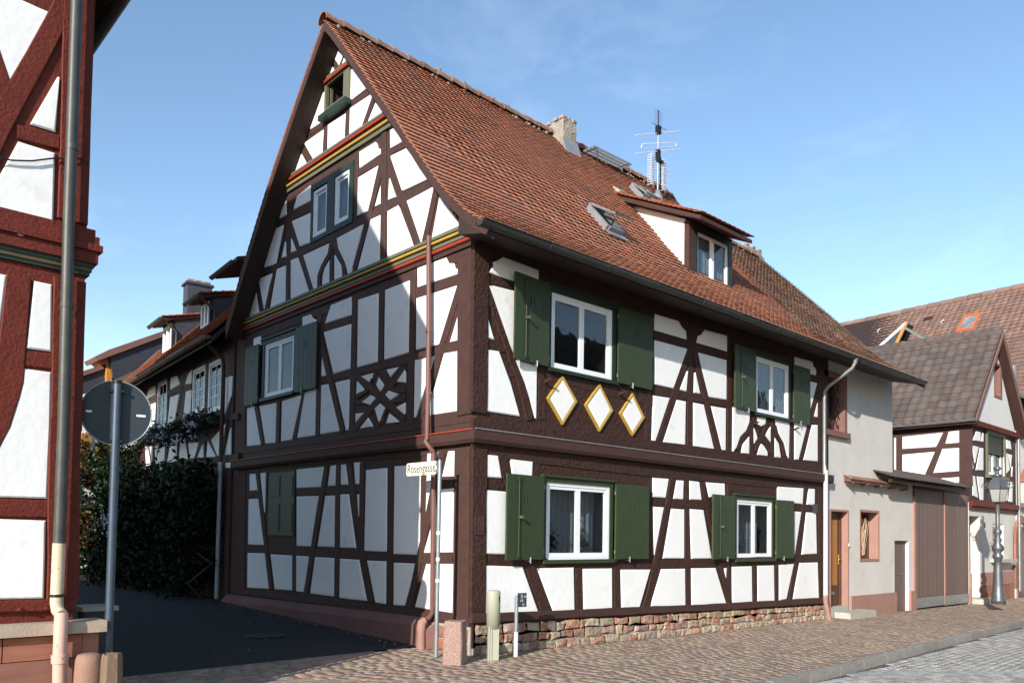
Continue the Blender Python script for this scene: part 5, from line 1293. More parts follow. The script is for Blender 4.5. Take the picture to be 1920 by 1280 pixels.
# windows and door
def win2(w, nm, m=M_WFRAME, sur=None, t=.10, sashes=2):
    u0, u1, z0, z1 = w
    o = window(PB, u0, u1, z0, z1, HB, depth=-.06, sashes=sashes, curtain=True)
    if sur: mb = MB(); pbox(mb, PB, u0 - t, u0, z0 - .02, z1 + t, -.02, .05); pbox(mb, PB, u1, u1 + t, z0 - .02, z1 + t, -.02, .05); pbox(mb, PB, u0, u1, z1, z1 + t, -.02, .048); pbox(mb, PB, u0 - t - .05, u1 + t + .05, z0 - .12, z0 - .021, -.02, .14); obj_n('window_surround', mb, sur, HB)
    return o
wu = (b_up[0], b_up[1], b_up[2], min(b_up[3], zb_e - .05)); win2(wu, 'w', sur=M_OLIVE, t=.12)
mb = MB(); n = 9
for k in range(n): z = wu[3] - (k + .5) * .07; pbox(mb, PB, wu[0] + .02, wu[1] - .02, z - .03, z + .03, -.03, -.01)
obj_n('roller_blind', mb, M_GREEND, HB)
win2(b_win, 'w', sashes=1)
mb = MB(); pbox(mb, PB, b_win[0] - .25, b_win[1] + .45, b_win[2] - .12, b_win[2] - .02, -.02, .28); obj_n('window_sill', mb, M_STEP, HB)
u0, u1, z0, z1 = b_gab; mb = MB(); pbox(mb, PB, u0, u1, z0, z1, -.2, -.19); gw = obj_n('window', mb, M_DARK, HB)
mb = MB(); pbox(mb, PB, u0 - .04, u0 + .04, z0 - .04, z1 + .04, -.15, .04); pbox(mb, PB, u1 - .14, u1 + .04, z0 - .04, z1 + .04, -.15, .04); pbox(mb, PB, u0 + .04, u1 - .14, z1 - .04, z1 + .04, -.15, .038); pbox(mb, PB, u0 + .04, u1 - .14, z0 - .04, z0 + .04, -.15, .038); obj_n('window_frame', mb, M_BRST, gw)
mb = MB(); pbox(mb, PB, (u0 + u1) / 2 - .08, (u0 + u1) / 2 + .0, z0 + .04, z1 - .1, -.14, -.1); obj_n('sash', mb, M_WFRAME, gw)
u0, u1, z0, z1 = b_door; mb = MB(); pbox(mb, PB, u0, u1, -.2, z1, -.31, -.30); obj_n('front_door', mb, M_DKW, HB)
mb = MB(); mb.box(u0 + .05, u1 + .35, -.38, -.0, -.5, -.08); obj_n('door_step', mb, M_STEP, HB)
for a, b in ((XB0, u0), (u1, XB1)):
    n = max(1, round((b - a) / .85))
    for r, (z0_, z1_) in enumerate(((-.5, .28), (.29, .72))):
        for k in range(n):
            p0 = a + (b - a) * k / n; p1 = a + (b - a) * (k + 1) / n; mb = MB(); mb.box(p0 + .004, p1 - .004, -.05 + random.uniform(0, .006), .02, z0_, z1_); obj_n('plinth_block', mb, M_SAND if r == 0 else M_PINK, HB)
q = PB.at(1848, 984, .01); text_obj('8', .26, (q[0], -.01 + .02, q[2]), (1, 0, 0), (0, 0, 1), M_SIGNB, HB, name='house_number')
q = PB.at(1888, 964, .01); 
# roof
ze = PS.at(1817, 787, .25)[2]; xo = XB0 - .32; so = (zap - ze) / (xap - xo)
def rb(x, y): return zap - so * abs(x - xap)
mb = MB()
for s in (-1, 1):
    xe = xap + s * (xap - xo); n_ = [(xe, ze - .03), (xap, zap - .03), (xap, zap - .15), (xe, ze - .13)]
    mb.prism([(a, -.30, b) for a, b in n_], [(a, 8.4, b) for a, b in n_])
obj_n('roof_deck', mb, M_TIMBER_S, HB)
for s in (-1, 1):
    xe = xap + s * (xap - xo + .02); n_ = [(xe, ze - .10), (xap, zap - .10), (xap, zap + .06), (xe, ze + .06)]
    mb = MB(); mb.prism([(a, -.345, b) for a, b in n_], [(a, -.305, b) for a, b in n_]); obj_n('bargeboard', mb, M_BRST, HB)
def slope_tiles(o, ev, eu, ncol, nrow, tw, te, jit=.004, rot=.006):
    """o lower corner, ev unit along eave, eu unit up slope"""
    n_ = np.cross(ev, eu); out = []
    for r in range(nrow):
        for c in range(ncol):
            p = o + ev * tw * (c + .5) + eu * (te * r + random.uniform(-jit, jit)); e2 = eu + n_ * random.gauss(0, rot)
            out.append(tile_mats(p, ev * (tw / TW), e2 * (te / TE), n_))
    return out
# pantile: wavy section
PTV = []; nW = 6
for yy, zz in ((.30, .012), (.0, .055)):
    for k in range(nW + 1):
        t = k / nW; PTV.append(((t - .5) * TW, yy, zz + .020 * math.sin(t * 2 * math.pi + .6)))
PTV += [((k / nW - .5) * TW, 0, .030 + .020 * math.sin(k / nW * 2 * math.pi + .6)) for k in range(nW + 1)]
PTF = [(k, k + nW + 1, k + nW + 2, k + 1) for k in range(nW)] + [(k + nW + 1, k + 2 * nW + 2, k + 2 * nW + 3, k + nW + 2) for k in range(nW)]
eu = np.array([xap - xo, 0, zap - ze]); Ls = np.linalg.norm(eu); eu /= Ls; ev = np.array([0, -1., 0])
tm = slope_tiles(np.array([xo - .03, 8.4, ze]), ev, eu, int(8.72 / .31), int(Ls / .33) + 1, .31, .33)
scatter('pantile', 'further_pantiles', tm, PTV, PTF, M_PANT, M_PANT_A, HB)
for k in range(22):
    mb = MB(); y = -.3 + k * .40; mb.tube([(xap, y, zap + .02), (xap, y + .42, zap + .03)], [.12, .105], 10); obj('ridge_tile', mb, M_PANT, HB)
half_gutter(HB, (xo - .08, 8.4, ze + .0), (xo - .08, -.35, ze + .0), .075, M_ZINC, 2.0)
mb = MB(); xd = XB1 - .03; mb.tube([(xd, -.10, ze - .1), (xd, -.10, 0.0)], .05, 10); obj('downpipe', mb, M_ZINC, HB)

# =================================================================== BIG BROWN ROOF BEHIND
HC = thing('long_roofed_house', 'large house behind with a long brown tiled roof and an orange framed skylight', 'house', (33, 8, 0))
PK = Plane((36, 0, 0), (-1, 0, 0)); rA = PK.at(1590, 609); rB = PK.at(1920, 538)
zr = (rA[2] + rB[2]) / 2; xr = 36.0; xe3 = 27.5; ze3 = 6.2; ya, yb_ = 34.0, -4.0
zrf = lambda y: float(np.interp(y, [rB[1], rA[1]], [rB[2], rA[2]]))
mb = MB()
for s in (-1, 1):
    xe = xr + s * (xr - xe3); mb.prism([(xe, ya, ze3 - .05), (xe, yb_, ze3 - .05), (xe, yb_, ze3 - .25), (xe, ya, ze3 - .25)], [(xr, ya, zrf(ya) - .05), (xr, yb_, zrf(yb_) - .05), (xr, yb_, zrf(yb_) - .25), (xr, ya, zrf(ya) - .25)])
obj_n('roof_deck', mb, M_SOFFIT, HC)
mb = MB(); mb.box(28.2, 44, yb_ + .4, ya - .4, -.5, ze3 - .1); obj_n('rendered_wall', mb, M_CREAM, HC)
zm = zrf(10); eu = np.array([xr - xe3, 0, zm - ze3]); Ls = np.linalg.norm(eu); eu /= Ls
tm = []
for r in range(int(Ls / .30)):
    for c in range(int((ya - yb_) / .28)):
        y = ya - (c + .5) * .28; k = (zrf(y) - ze3) / (zm - ze3); p = np.array([xe3, y, ze3]) + np.array([eu[0], 0, eu[2] * k]) * (.30 * r + random.uniform(-.02, .02))
        if px_of(p)[0] > 1960 or px_of(p)[0] < 1560: continue
        n_ = np.cross(np.array([0, -1., 0]), eu); tm.append(tile_mats(p, np.array([0, -1., 0]) * (.28 / TW), (eu + n_ * random.gauss(0, .01)) * (.30 / TE), n_))
scatter('roof_tile', 'further_roof_tiles', tm, TVV, TF, M_BTILE_O, M_BTILE, HC)
n = 60
for k in range(n):
    y0, y1 = ya + (yb_ - ya) * k / n, ya + (yb_ - ya) * (k + 1) / n; 
    if px_of((xr, y0, zr))[0] < 1540: continue
    mb = MB(); mb.tube([(xr, y0, zrf(y0) + .03), (xr, y1 + .03, zrf(y1) + .02)], [.19, .17], 8); obj('ridge_tile', mb, M_BTILE_O, HC)
# skylight on that roof
d0 = np.array([xe3, 0, ze3]); nC = np.cross(np.array([0, -1., 0]), eu)
def onC(px, py, l=.1):
    d = ray(px, py); P = d0 + nC * l; return CAM + d * (((P - CAM) @ nC) / (d @ nC))
q = [onC(*Z8(p)) for p in ((912, 232), (1012, 224), (985, 312), (892, 330))]
c = sum(q) / 4; ex_ = (q[1] - q[0] + q[2] - q[3]) / 4; ey_ = (q[0] - q[3] + q[1] - q[2]) / 4
hx = np.linalg.norm(ex_); hy = np.linalg.norm(ey_); ex_ = np.array([0, -1., 0]) * hx; ey_ = eu * hy
mb = MB()
for s in (-1, 1): mb.obox(c + ex_ * s * .88, ex_ * .12, ey_, nC * .09); mb.obox(c + ey_ * s * .88, ex_ * .76, ey_ * .12, nC * .088)
sk = obj_n('skylight', mb, M_OSK, HC); mb = MB(); mb.obox(c + nC * .04, ex_ * .76, ey_ * .76, nC * .02); obj_n('pane', mb, mat('skylight_glass', (.10, .13, .17), (.3, .33, .36), 1.2, .1), sk)
mb = MB(); mb.obox(c - ey_ * 1.2, ex_ * 1.05, ey_ * .16, nC * .03); obj_n('skylight_apron', mb, M_OSK, sk)
for p in ((936, 197), (1187, 140), (706, 255)):
    a = onC(*Z8(p), .05); mb = MB(); mb.obox(a, (0, .22, 0), eu * .18, nC * .09); obj_n('vent_tile', mb, M_SOFFIT, HC)
for p in ((785, 278), (405, 330), (795, 390)):
    a = onC(*Z8(p), .1); mb = MB(); mb.tube([a, a + nC * .12, a + nC * .15 + np.array([0, -.15, .05])], .025, 6); obj('snow_hook', mb, M_WFRAME, HC)
# slate gable wedge in front of the long roof
PW = Plane((26.5, 0, 0), (-1, 0, 0)); w0, w1, w2 = PW.at(*Z8((380, 445))), PW.at(*Z8((575, 272))), PW.at(*Z8((470, 490)))
SG = thing('slate_gable', 'dark slated gable with a pale edge rising in front of the long brown roof', 'gable', tuple(w2))
w3 = w0 + np.array([0, 0, -1.2])
mb = MB(); mb.prism([w0, w1, w2, w3], [p + np.array([.8, 0, 0]) for p in (w0, w1, w2, w3)]); obj_n('slate_face', mb, M_SLATE_P, SG)
mb = MB(); mb.tube([w0, w1], .07, 6); obj('verge_trim', mb, M_WFRAME, SG); mb = MB(); mb.tube([w1, w2], .08, 6); obj('verge_board', mb, M_OWOOD, SG)

# =================================================================== HOUSE AT THE RIGHT EDGE
HD = thing('sandstone_corner_house', 'narrow strip of a pale house with red sandstone arch at the right edge', 'house', (26.4, .3, -.2))
dx0 = XB1 + .06; PE = Plane((0, -.05, 0), (0, -1, 0))
mb = MB(); mb.box(dx0, 40, -.05, 8, -.6, 3.05); obj_n('pale_wall', mb, mat('grey_blue_render', (.55, .57, .58), (.5, .52, .53), 4, .9, .15, 60), HD)
mb = MB(); mb.box(dx0, 40, -.0, 8, 3.051, 6.0); obj_n('upper_wall', mb, M_CREAM, HD)
mb = MB(); mb.box(dx0 - .02, 40, -.25, -.06, 2.98, 3.14); obj_n('stone_ledge', mb, M_BRST, HD)
q0 = PE.at(1906, 1100); arc = []
xa, xb = PE.at(1905, 1050)[0] + .02, PE.at(1905, 1050)[0] + 1.15; zA = PE.at(1910, 1005)[2]
for t in np.linspace(math.pi, 0, 11): arc.append(((xa + xb) / 2 + (xb - xa) / 2 * math.cos(t), zA - .25 + .75 * math.sin(t)))
for i, (a, b) in enumerate(zip(arc[:-1], arc[1:])):
    c_ = np.array([(xa + xb) / 2, zA - .25]); o1 = c_ + (np.array(a) - c_) * 1.35; o2 = c_ + (np.array(b) - c_) * 1.35
    P = [a, b, tuple(o2), tuple(o1)]; mb = MB(); mb.prism([PE.pt(*p, -.02) for p in P], [PE.pt(*p, .05) for p in P]); obj_n('arch_stone', mb, M_SAND, HD)
for z0_, z1_ in ((-.4, .1), (.1, .9), (.9, zA - .25)):
    mb = MB(); mb.box(xa - .2, xa, -.10, -.03, z0_ + .004, z1_ - .004); obj_n('jamb_stone', mb, M_SAND if z0_ > 0 else M_STEP, HD)
mb = MB(); mb.box(xa, xb, -.056, -.051, -.3, zA + .35); obj_n('arched_door', mb, M_DKW, HD)
a = PE.at(*Z8((1258, 1180))); mb = MB(); mb.box(a[0] - .1, a[0] + .5, -.3, -.06, 3.15, 3.9); g = obj_n('gate_pillar', mb, mat('pale_green_stone', (.5, .52, .44), None, 5, .9, .3), HD)
mb = MB(); mb.prism([(a[0] - .15, -.36, 3.9), (a[0] + .55, -.36, 3.9), (a[0] + .55, 0, 3.9), (a[0] - .15, 0, 3.9)], [(a[0] + .15, -.2, 4.5), (a[0] + .25, -.2, 4.5), (a[0] + .25, -.15, 4.5), (a[0] + .15, -.15, 4.5)]); obj_n('pillar_cap', mb, M_SAND, g)
a = PE.at(*Z8((1212, 620))); mb = MB(); q = PE.at(*Z8((1212, 530)), -1.0); q2 = PE.at(*Z8((1218, 640)), -1.0); mb.tube([q2 + np.array([.3, 0, -.5]), q2, q], .16, 10); obj('flue_pipe', mb, M_ZINC, HD)
mb = MB(); r0 = PE.at(*Z8((1232, 705)), -.2); mb.prism([r0 + np.array([0, 0, 0]), r0 + np.array([8, 0, 0]), r0 + np.array([8, 0, .12]), r0 + np.array([0, 0, .12])], [r0 + np.array([0.1, 4, 3.2]), r0 + np.array([8, 4, 3.2]), r0 + np.array([8, 4, 3.3]), r0 + np.array([.1, 4, 3.3])]); obj_n('slated_roof', mb, mat('mossy_slate', (.22, .22, .17), (.14, .14, .12), 5, .9, .6, 12), HD)

# =================================================================== STREET LAMP
lx, ly = 18.27, -1.45; lz = ground_z(lx, ly)
LAMP = thing('street_lamp', 'grey cast-iron gas-style street lamp standing on the pavement beyond the gate', 'street lamp', (lx, ly, lz))
PLm = Plane((0, ly, 0), (0, -1, 0)); zz = lambda py: PLm.at(1872, py)[2]
S = 1.0
prof = [(.30, 1131), (.30, 1122), (.26, 1120), (.27, 1112), (.23, 1108), (.22, 1096), (.17, 1060), (.15, 1048), (.22, 1045), (.22, 1041), (.13, 1036), (.25, 1030), (.25, 1024), (.12, 1017), (.18, 1012), (.10, 1006), (.17, 998), (.17, 994), (.085, 990), (.09, 940), (.13, 937), (.13, 934), (.085, 930), (.07, 910), (.14, 907), (.14, 904), (.06, 900), (.06, 884), (.16, 880), (.16, 877), (.06, 873), (.06, 862)]
prof = [(r * .62, zz(py)) for r, py in prof]; prof = [(r, max(z, lz)) for r, z in prof]
mb = MB(); mb.lathe(lx, ly, prof, 20); obj('lamp_post', mb, M_LAMP, LAMP)
def hexring(r, z, n=6): return [(lx + r * math.cos(math.pi / n * (2 * k + 1)), ly + r * math.sin(math.pi / n * (2 * k + 1)), z) for k in range(n)]
z0, z1, z2, z3 = zz(941), zz(917), zz(903), zz(894)
mb = MB(); mb.tube([(lx, ly, zz(948)), (lx, ly, z0)], .05, 8); obj('lantern_stem', mb, M_LAMP, LAMP)
lt = MB(); A_, B_ = hexring(.18, z0), hexring(.275, z1)
for k in range(6): lt.tube([A_[k], B_[k]], .014, 5); lt.tube([B_[k], B_[(k + 1) % 6]], .018, 5); lt.tube([A_[k], A_[(k + 1) % 6]], .016, 5)
LN = obj_n('lantern_frame', lt, M_LAMP, LAMP)
for k in range(6):
    g = MB(); a, b, c, d = [np.array(p) for p in (A_[k], A_[(k + 1) % 6], B_[(k + 1) % 6], B_[k])]; n_ = np.cross(b - a, d - a); n_ /= np.linalg.norm(n_); g.prism([a, b, c, d], [p + n_ * .004 for p in (a, b, c, d)]); obj_n('pane', g, M_MILK, LN)
mb = MB(); v0, v1, v2 = hexring(.30, z1 + .012), hexring(.20, z2), hexring(.10, z3); mb.add(v0 + v1 + v2, [(k, (k + 1) % 6, 6 + (k + 1) % 6, 6 + k) for k in range(6)] + [(6 + k, 6 + (k + 1) % 6, 12 + (k + 1) % 6, 12 + k) for k in range(6)] + [tuple(range(12, 18)), tuple(range(6))[::-1]]); mb.lathe(lx, ly, [(.11, z3), (.13, z3 + .05), (.05, z3 + .1), (.05, z3 + .14), (.01, z3 + .22)], 10); obj_n('lantern_roof', mb, M_LAMP, LAMP)
for k in range(6):
    a = np.array(hexring(.31, z1 + .02)[k]); d = a - np.array([lx, ly, a[2]]); d /= np.linalg.norm(d); mb = MB(); mb.tube([a, a + d * .10 + np.array([0, 0, .06]), a + d * .06 + np.array([0, 0, .15]), a + d * .02 + np.array([0, 0, .12])], .014, 5); obj('scroll', mb, M_LAMP, LAMP)

# =================================================================== STREET FURNITURE AT THE CORNER
SP = thing('street_name_sign', 'cream street name sign Rosengasse on a galvanised pole at the house corner', 'street sign', (-.52, .15, ground_z(-.5, .1)))
mb = MB(); mb.tube([(-.52, .15, -.1), (-.52, .15, 2.78)], .030, 12); obj('pole', mb, M_GALV, SP)
mb = MB(); mb.tube([(-.52, .15, 2.78), (-.52, .15, 2.80)], .034, 12); obj('pole_cap', mb, M_IRON, SP)
mb = MB(); y0, y1, z0, z1 = .19, .92, 2.575, 2.765; r = .035
pts = []
for cy, cz, a0 in ((y1 - r, z1 - r, 0), (y0 + r, z1 - r, 90), (y0 + r, z0 + r, 180), (y1 - r, z0 + r, 270)):
    for t in (0, 30, 60, 90): an = math.radians(a0 + t); pts.append((cy + r * math.cos(an), cz + r * math.sin(an)))
mb.prism([(-.535, a, b) for a, b in pts], [(-.550, a, b) for a, b in pts]); sg = obj_n('name_plate', mb, M_SIGNW, SP)
text_obj('Rosengasse', .178, (-.5515, (y0 + y1) / 2 + .0, (z0 + z1) / 2), (0, -1, 0), (0, 0, 1), M_SIGNB, sg, depth=.001, sx=.80, sp=1.05)
mb = MB(); mb.obox((-.53, .175, 2.62), (.02, 0, 0), (0, .035, 0), (0, 0, .02)); mb.obox((-.53, .175, 2.72), (.02, 0, 0), (0, .035, 0), (0, 0, .02)); obj_n('sign_clamp', mb, M_GALV, SP)
for z in (1.05, 1.35, 1.72): mb = MB(); mb.tube([(-.52, .15, z), (-.52, .15, z + .05)], .0312, 12, caps=False); obj('torn_sticker', mb, M_SIGNW, SP)
# granite bollard by the corner
a0 = math.radians(-42); ex = np.array([math.cos(a0), math.sin(a0), 0]); ey = np.array([-math.sin(a0), math.cos(a0), 0])
def gpt(px, py): d = ray(px, py); z = 0.0; return CAM + d * ((z - CAM[2]) / d[2])
fl_, fr_ = gpt(829, 1246), gpt(865, 1248); c = (fl_ + fr_) / 2; wdt = np.linalg.norm(fr_ - fl_) / 2; ex = (fr_ - fl_) / np.linalg.norm(fr_ - fl_); ey = np.array([-ex[1], ex[0], 0]); 
BL = thing('granite_kerb_post', 'squat rough granite guard stone at the foot of the house corner', 'guard stone', tuple(c + ey * wdt))
def gs(w_, z, dy=0): return [c + ey * (wdt + dy) - ex * w_ - ey * w_, c + ey * (wdt + dy) + ex * w_ - ey * w_, c + ey * (wdt + dy) + ex * w_ + ey * w_, c + ey * (wdt + dy) - ex * w_ + ey * w_], z
rings = [(wdt * 1.02, -.1), (wdt * 1.0, .05), (wdt * .99, .3), (wdt * .97, .54), (wdt * .90, .575)]; v = []
for w_, z in rings:
    q = gs(w_, z)[0]
    for i in range(4):
        a, b = q[i], q[(i + 1) % 4]
        for t in (.06, .35, .65, .94): p = a + (b - a) * t; v.append((p[0] + random.gauss(0, .004), p[1] + random.gauss(0, .004), z + random.gauss(0, .004)))
f = []
for i in range(4):
    for k in range(16): f.append((i * 16 + k, i * 16 + (k + 1) % 16, (i + 1) * 16 + (k + 1) % 16, (i + 1) * 16 + k))
f.append(tuple(range(64, 80))); obj_n('granite_block', MB().add(v, f), M_GRANITE, BL)
# telecom post
cb = gpt(931, 1238); cb[1] += .08
fw = np.array([-.55, -.83, 0]); fw /= np.linalg.norm(fw); sd_ = np.array([-fw[1], fw[0], 0])
TC = thing('cable_pillar', 'pale green plastic cable pillar with a rounded cap in front of the stone plinth', 'cable pillar', (cb[0], cb[1], -.02))
mb = MB(); mb.obox((cb[0], cb[1], .20), sd_ * .075, fw * .055, (0, 0, .27)); mb.obox(np.array([cb[0], cb[1], .20]) + fw * .06 - sd_ * .035, sd_ * .012, fw * .01, (0, 0, .27)); mb.obox(np.array([cb[0], cb[1], .20]) + fw * .06 - sd_ * .065, sd_ * .010, fw * .01, (0, 0, .27)); obj_n('pillar_post', mb, M_CABI, TC)
pts = [sd_ * .095 * math.cos(t) + fw * .085 * math.sin(t) for t in np.linspace(0, 2 * math.pi, 24, endpoint=False)]
mb = MB(); b_ = np.array([cb[0], cb[1], 0]); n = 24; v = []
for s, z in ((1, .44), (1, .92), (.96, .945), (.80, .96), (.0, .965)): v += [b_ + p * s + np.array([0, 0, z]) for p in pts]
f = [(i * n + k, i * n + (k + 1) % n, (i + 1) * n + (k + 1) % n, (i + 1) * n + k) for i in range(4) for k in range(n)]; f.append(tuple(range(n))[::-1])
mb.add(v, f, True); obj('pillar_cap', mb, M_CABI, TC)
mb = MB(); mb.obox(b_ + sd_ * .070 + fw * .062 + np.array([0, 0, .85]), sd_ * .008, fw * .012, (0, 0, .03)); obj_n('lock', mb, M_IRON, TC)
# hydrant marker
hp = gpt(967, 1229); HY = thing('hydrant_marker', 'thin grey marker post with a small dark hydrant plate by the house wall', 'marker post', (hp[0], hp[1], -.02))
mb = MB(); mb.tube([(hp[0], hp[1], -.1), (hp[0], hp[1], .84)], .028, 10); mb.tube([(hp[0], hp[1], .84), (hp[0], hp[1], .86)], [.028, .012], 10); obj('post', mb, M_GALV, HY)
mb = MB(); mb.tube([(hp[0], hp[1], -.05), (hp[0], hp[1], .34)], .031, 10); obj('pale_sleeve', mb, M_WFRAME, HY)
pc = np.array([hp[0] + .075, hp[1] - .035, .80]); nrm = np.array([-.18, -.98, 0]); nrm /= np.linalg.norm(nrm); rt = np.array([-nrm[1], nrm[0], 0])
mb = MB(); mb.obox(pc, rt * .075, nrm * .006, (0, 0, .10)); pt_ = obj_n('hydrant_plate', mb, M_HYD, HY)
for s_, dx, dzz, sz in (('S', -.01, .05, .075), ('70', .045, .045, .04), ('1,8', -.015, -.01, .05), ('U', .02, -.065, .045)): text_obj(s_, sz, tuple(pc + nrm * .0075 + rt * dx + np.array([0, 0, dzz])), tuple(rt), (0, 0, 1), M_HYDW, pt_, depth=.0008)

# =================================================================== RED TIMBERED HOUSE ACROSS THE ALLEY
RC = (-5.39, -.78)
RH = thing('oxblood_timbered_house', 'oxblood red half-timbered house at the left edge with a sandstone base', 'house', (RC[0], RC[1], 0))
PQ = Plane((RC[0], RC[1], 0), (0, -1, 0))
QA = lambda p: (p[0] / 3.2, p[1] / 3.2); QB = lambda p: (p[0] / 3.2, 400 + p[1] / 3.2); QC = lambda p: (p[0] / 2.667, 800 + p[1] / 2.667)
zl = PQ.at(60, 1166)[2]; zcor = PQ.at(160, 505)[2]
RX0 = -19.4; ER = 6.95; eaveX = RC[0] + .16; ridX = -12.4; rsl = .93
mb = MB(); mb.box(RX0, RC[0], RC[1], RC[1] + .35, zl, 6.9); mb.box(RC[0] - .35, RC[0], RC[1] + .351, 8.5, zl, 6.9); mb.box(RX0, RC[0] - .351, 8.15, 8.5, zl, 6.9)
obj_n('timber_wall', mb, M_REDT, RH)
mb = MB(); mb.prism([(RC[0], RC[1], 6.901), (RX0, RC[1], 6.901), (ridX, RC[1], 6.9 + (RC[0] - ridX) * rsl)], [(RC[0], RC[1] + .35, 6.901), (RX0, RC[1] + .35, 6.901), (ridX, RC[1] + .35, 6.9 + (RC[0] - ridX) * rsl)]); obj_n('gable', mb, M_REDT, RH)
for s in (-1, 1):
    xe = ridX + s * (eaveX - ridX); zr_ = ER + (eaveX - ridX) * rsl
    mb = MB(); mb.prism([(xe, -1.0, ER - .0), (ridX, -1.0, zr_), (ridX, -1.0, zr_ - .16), (xe, -1.0, ER - .16)], [(xe, 8.8, ER), (ridX, 8.8, zr_), (ridX, 8.8, zr_ - .16), (xe, 8.8, ER - .16)]); obj_n('roof_deck', mb, M_SOFFIT, RH)
eu = np.array([-(eaveX - ridX), 0, (eaveX - ridX) * rsl]); Ls = np.linalg.norm(eu); eu /= Ls
tm = np.array(slope_tiles(np.array([eaveX + .05, -1.02, ER - .02]), np.array([0, 1., 0]), eu, int(9.9 / .2), int(Ls / .17), .2, .17))
joined('roof_tiles', np.einsum('nij,kj->nki', tm[:, :3, :3], pv) + tm[:, None, :3, 3], TF, rng.random(len(tm)), M_TILE_A, RH)
eu2 = eu * np.array([-1, 1, 1]); tm = np.array(slope_tiles(np.array([2 * ridX - eaveX - .05, 8.8, ER - .02]), np.array([0, -1., 0]), eu2, int(9.9 / .2), int(Ls / .17), .2, .17))
joined('roof_tiles', np.einsum('nij,kj->nki', tm[:, :3, :3], pv) + tm[:, None, :3, 3], TF, rng.random(len(tm)), M_TILE_A, RH)
half_gutter(RH, (eaveX + .10, 8.8, ER - .05), (eaveX + .10, -1.0, ER - .05), .08, M_GUTTER, 2.0)
def rbeam(Z, pts, w, nm, h=.012): return beam(PQ, Z, pts, w, RH, M_REDT, name=nm, h=h)
rbeam(QA, [(470, -60), (455, 400), (447, 900), (430, 1330)], .25, 'corner_post', .03)
rbeam(QA, [(430, -40), (100, 560), (-120, 1000)], .17, 'timber_brace', .024); rbeam(QA, [(-60, 300), (60, 640)], .14, 'timber_brace', .02); rbeam(QA, [(-60, -90), (400, 70)], .14, 'timber_rail'); rbeam(QA, [(100, 795), (350, 860)], .13, 'timber_rail', .018)
rbeam(QB, [(-60, 60), (450, 160)], .16, 'timber_rail', .014)
rbeam(QB, [(415, 400), (395, 1300)], .26, 'corner_post', .03); rbeam(QB, [(110, 380), (75, 800), (60, 1000), (-20, 1260), (-90, 1400)], .2, 'curved_brace', .02); rbeam(QB, [(140, 870), (330, 890)], .14, 'timber_rail', .018)
rbeam(QC, [(325, -40), (310, 860)], .26, 'corner_post', .03); rbeam(QC, [(-60, 402), (260, 412)], .15, 'timber_rail', .018); rbeam(QC, [(-60, 895), (375, 885)], .10, 'sill_beam', .05)
for p in [[(-60, -90), (130, 0), (345, 97), (72, 550), (0, 395), (-60, 270)], [(346, 462), (333, 793), (181, 746)], [(110, 850), (330, 920), (318, 1360), (-80, 1262), (-80, 1180), (0, 1050)]]: panel(PQ, QA, p, RH, h=.022, ins=.014)
for p in [[(205, 405), (312, 428), (308, 828), (160, 810)], [(-60, 350), (40, 372), (0, 670), (-60, 800)]]: panel(PQ, QB, p, RH, h=.022, ins=.014)
panel(PQ, ID, [(46, 691), (96, 698), (94, 800), (88, 934), (-25, 931), (-25, 870), (0, 833), (19, 800), (37, 744)], RH, h=.022, ins=.014)
panel(PQ, QC, [(-60, 458), (228, 468), (218, 856), (-60, 862)], RH, h=.022, ins=.014)
def rband(z0, z1, d, m, nm):
    mb = MB(); mb.box(RX0, RC[0] + d, RC[1] - d, RC[1], z0, z1); mb.box(RC[0], RC[0] + d, RC[1] + .001, 8.5, z0, z1); return obj_n(nm, mb, m, RH)
zc0 = PQ.at(90, 470)[2]
for i, (h_, d, m) in enumerate(((.035, .03, M_GREEND), (.04, .045, M_BRONZE), (.035, .06, M_GREEND), (.11, .085, M_REDT), (.06, .115, M_REDT), (.08, .09, M_REDT), (.07, .06, M_REDT))):
    z0 = zc0 - .16 + sum((.035, .04, .035, .11, .06, .08, .07)[:i]); rband(z0 + .001, z0 + h_, d, m, 'cornice_moulding')
q = PQ.at(37, 437, .05); mb = MB(); 
for i in range(1): mb.lathe(0, 0, [(.001, -.05), (.04, -.03), (.05, 0), (.04, .03), (.001, .05)], 12)
me = mb.mesh('lamp_globe', M_WFRAME); me.transform(Matrix.Translation((float(q[0]), float(q[1]), float(q[2])))); obj('lamp_globe', me, None, RH)
# sandstone base
mb = MB(); mb.box(RX0, RC[0] + .02, RC[1] - .06, 8.5, -.6, zl - .11); obj_n('base_core', mb, M_SAND, RH)
z = -.5; rr = 0
while z < zl - .12:
    h_ = min(.36, zl - .115 - z); x = RC[0] + .06; first = True
    while x > -9.5:
        w_ = (.62 if rr % 2 else .95) if first else random.uniform(.7, 1.1); first = False
        mb = MB(); mb.box(x - w_ + .005, x - .005, RC[1] - .12 + random.uniform(-.004, .004), RC[1] - .05, z + .004, z + h_ - .004); obj_n('sandstone_block', mb, M_SAND, RH); x -= w_
    y = RC[1] - .05
    for w_ in (.8, 1.1, .9, 1.2): mb = MB(); mb.box(RC[0] + .021, RC[0] + .062, y + .004, y + w_ - .004, z + .004, z + h_ - .004); obj_n('sandstone_block', mb, M_SAND, RH); y += w_
    z += h_; rr += 1
mb = MB(); mb.box(RX0, RC[0] + .24, RC[1] - .20, RC[1] + .12, zl - .10, zl); obj_n('stone_ledge', mb, M_LEDGE, RH)
mb = MB(); mb.box(RC[0] + .063, RC[0] + .20, RC[1] - .10, RC[1] + .10, -.4, zl - .101); obj_n('sandstone_block', mb, M_SAND, RH)
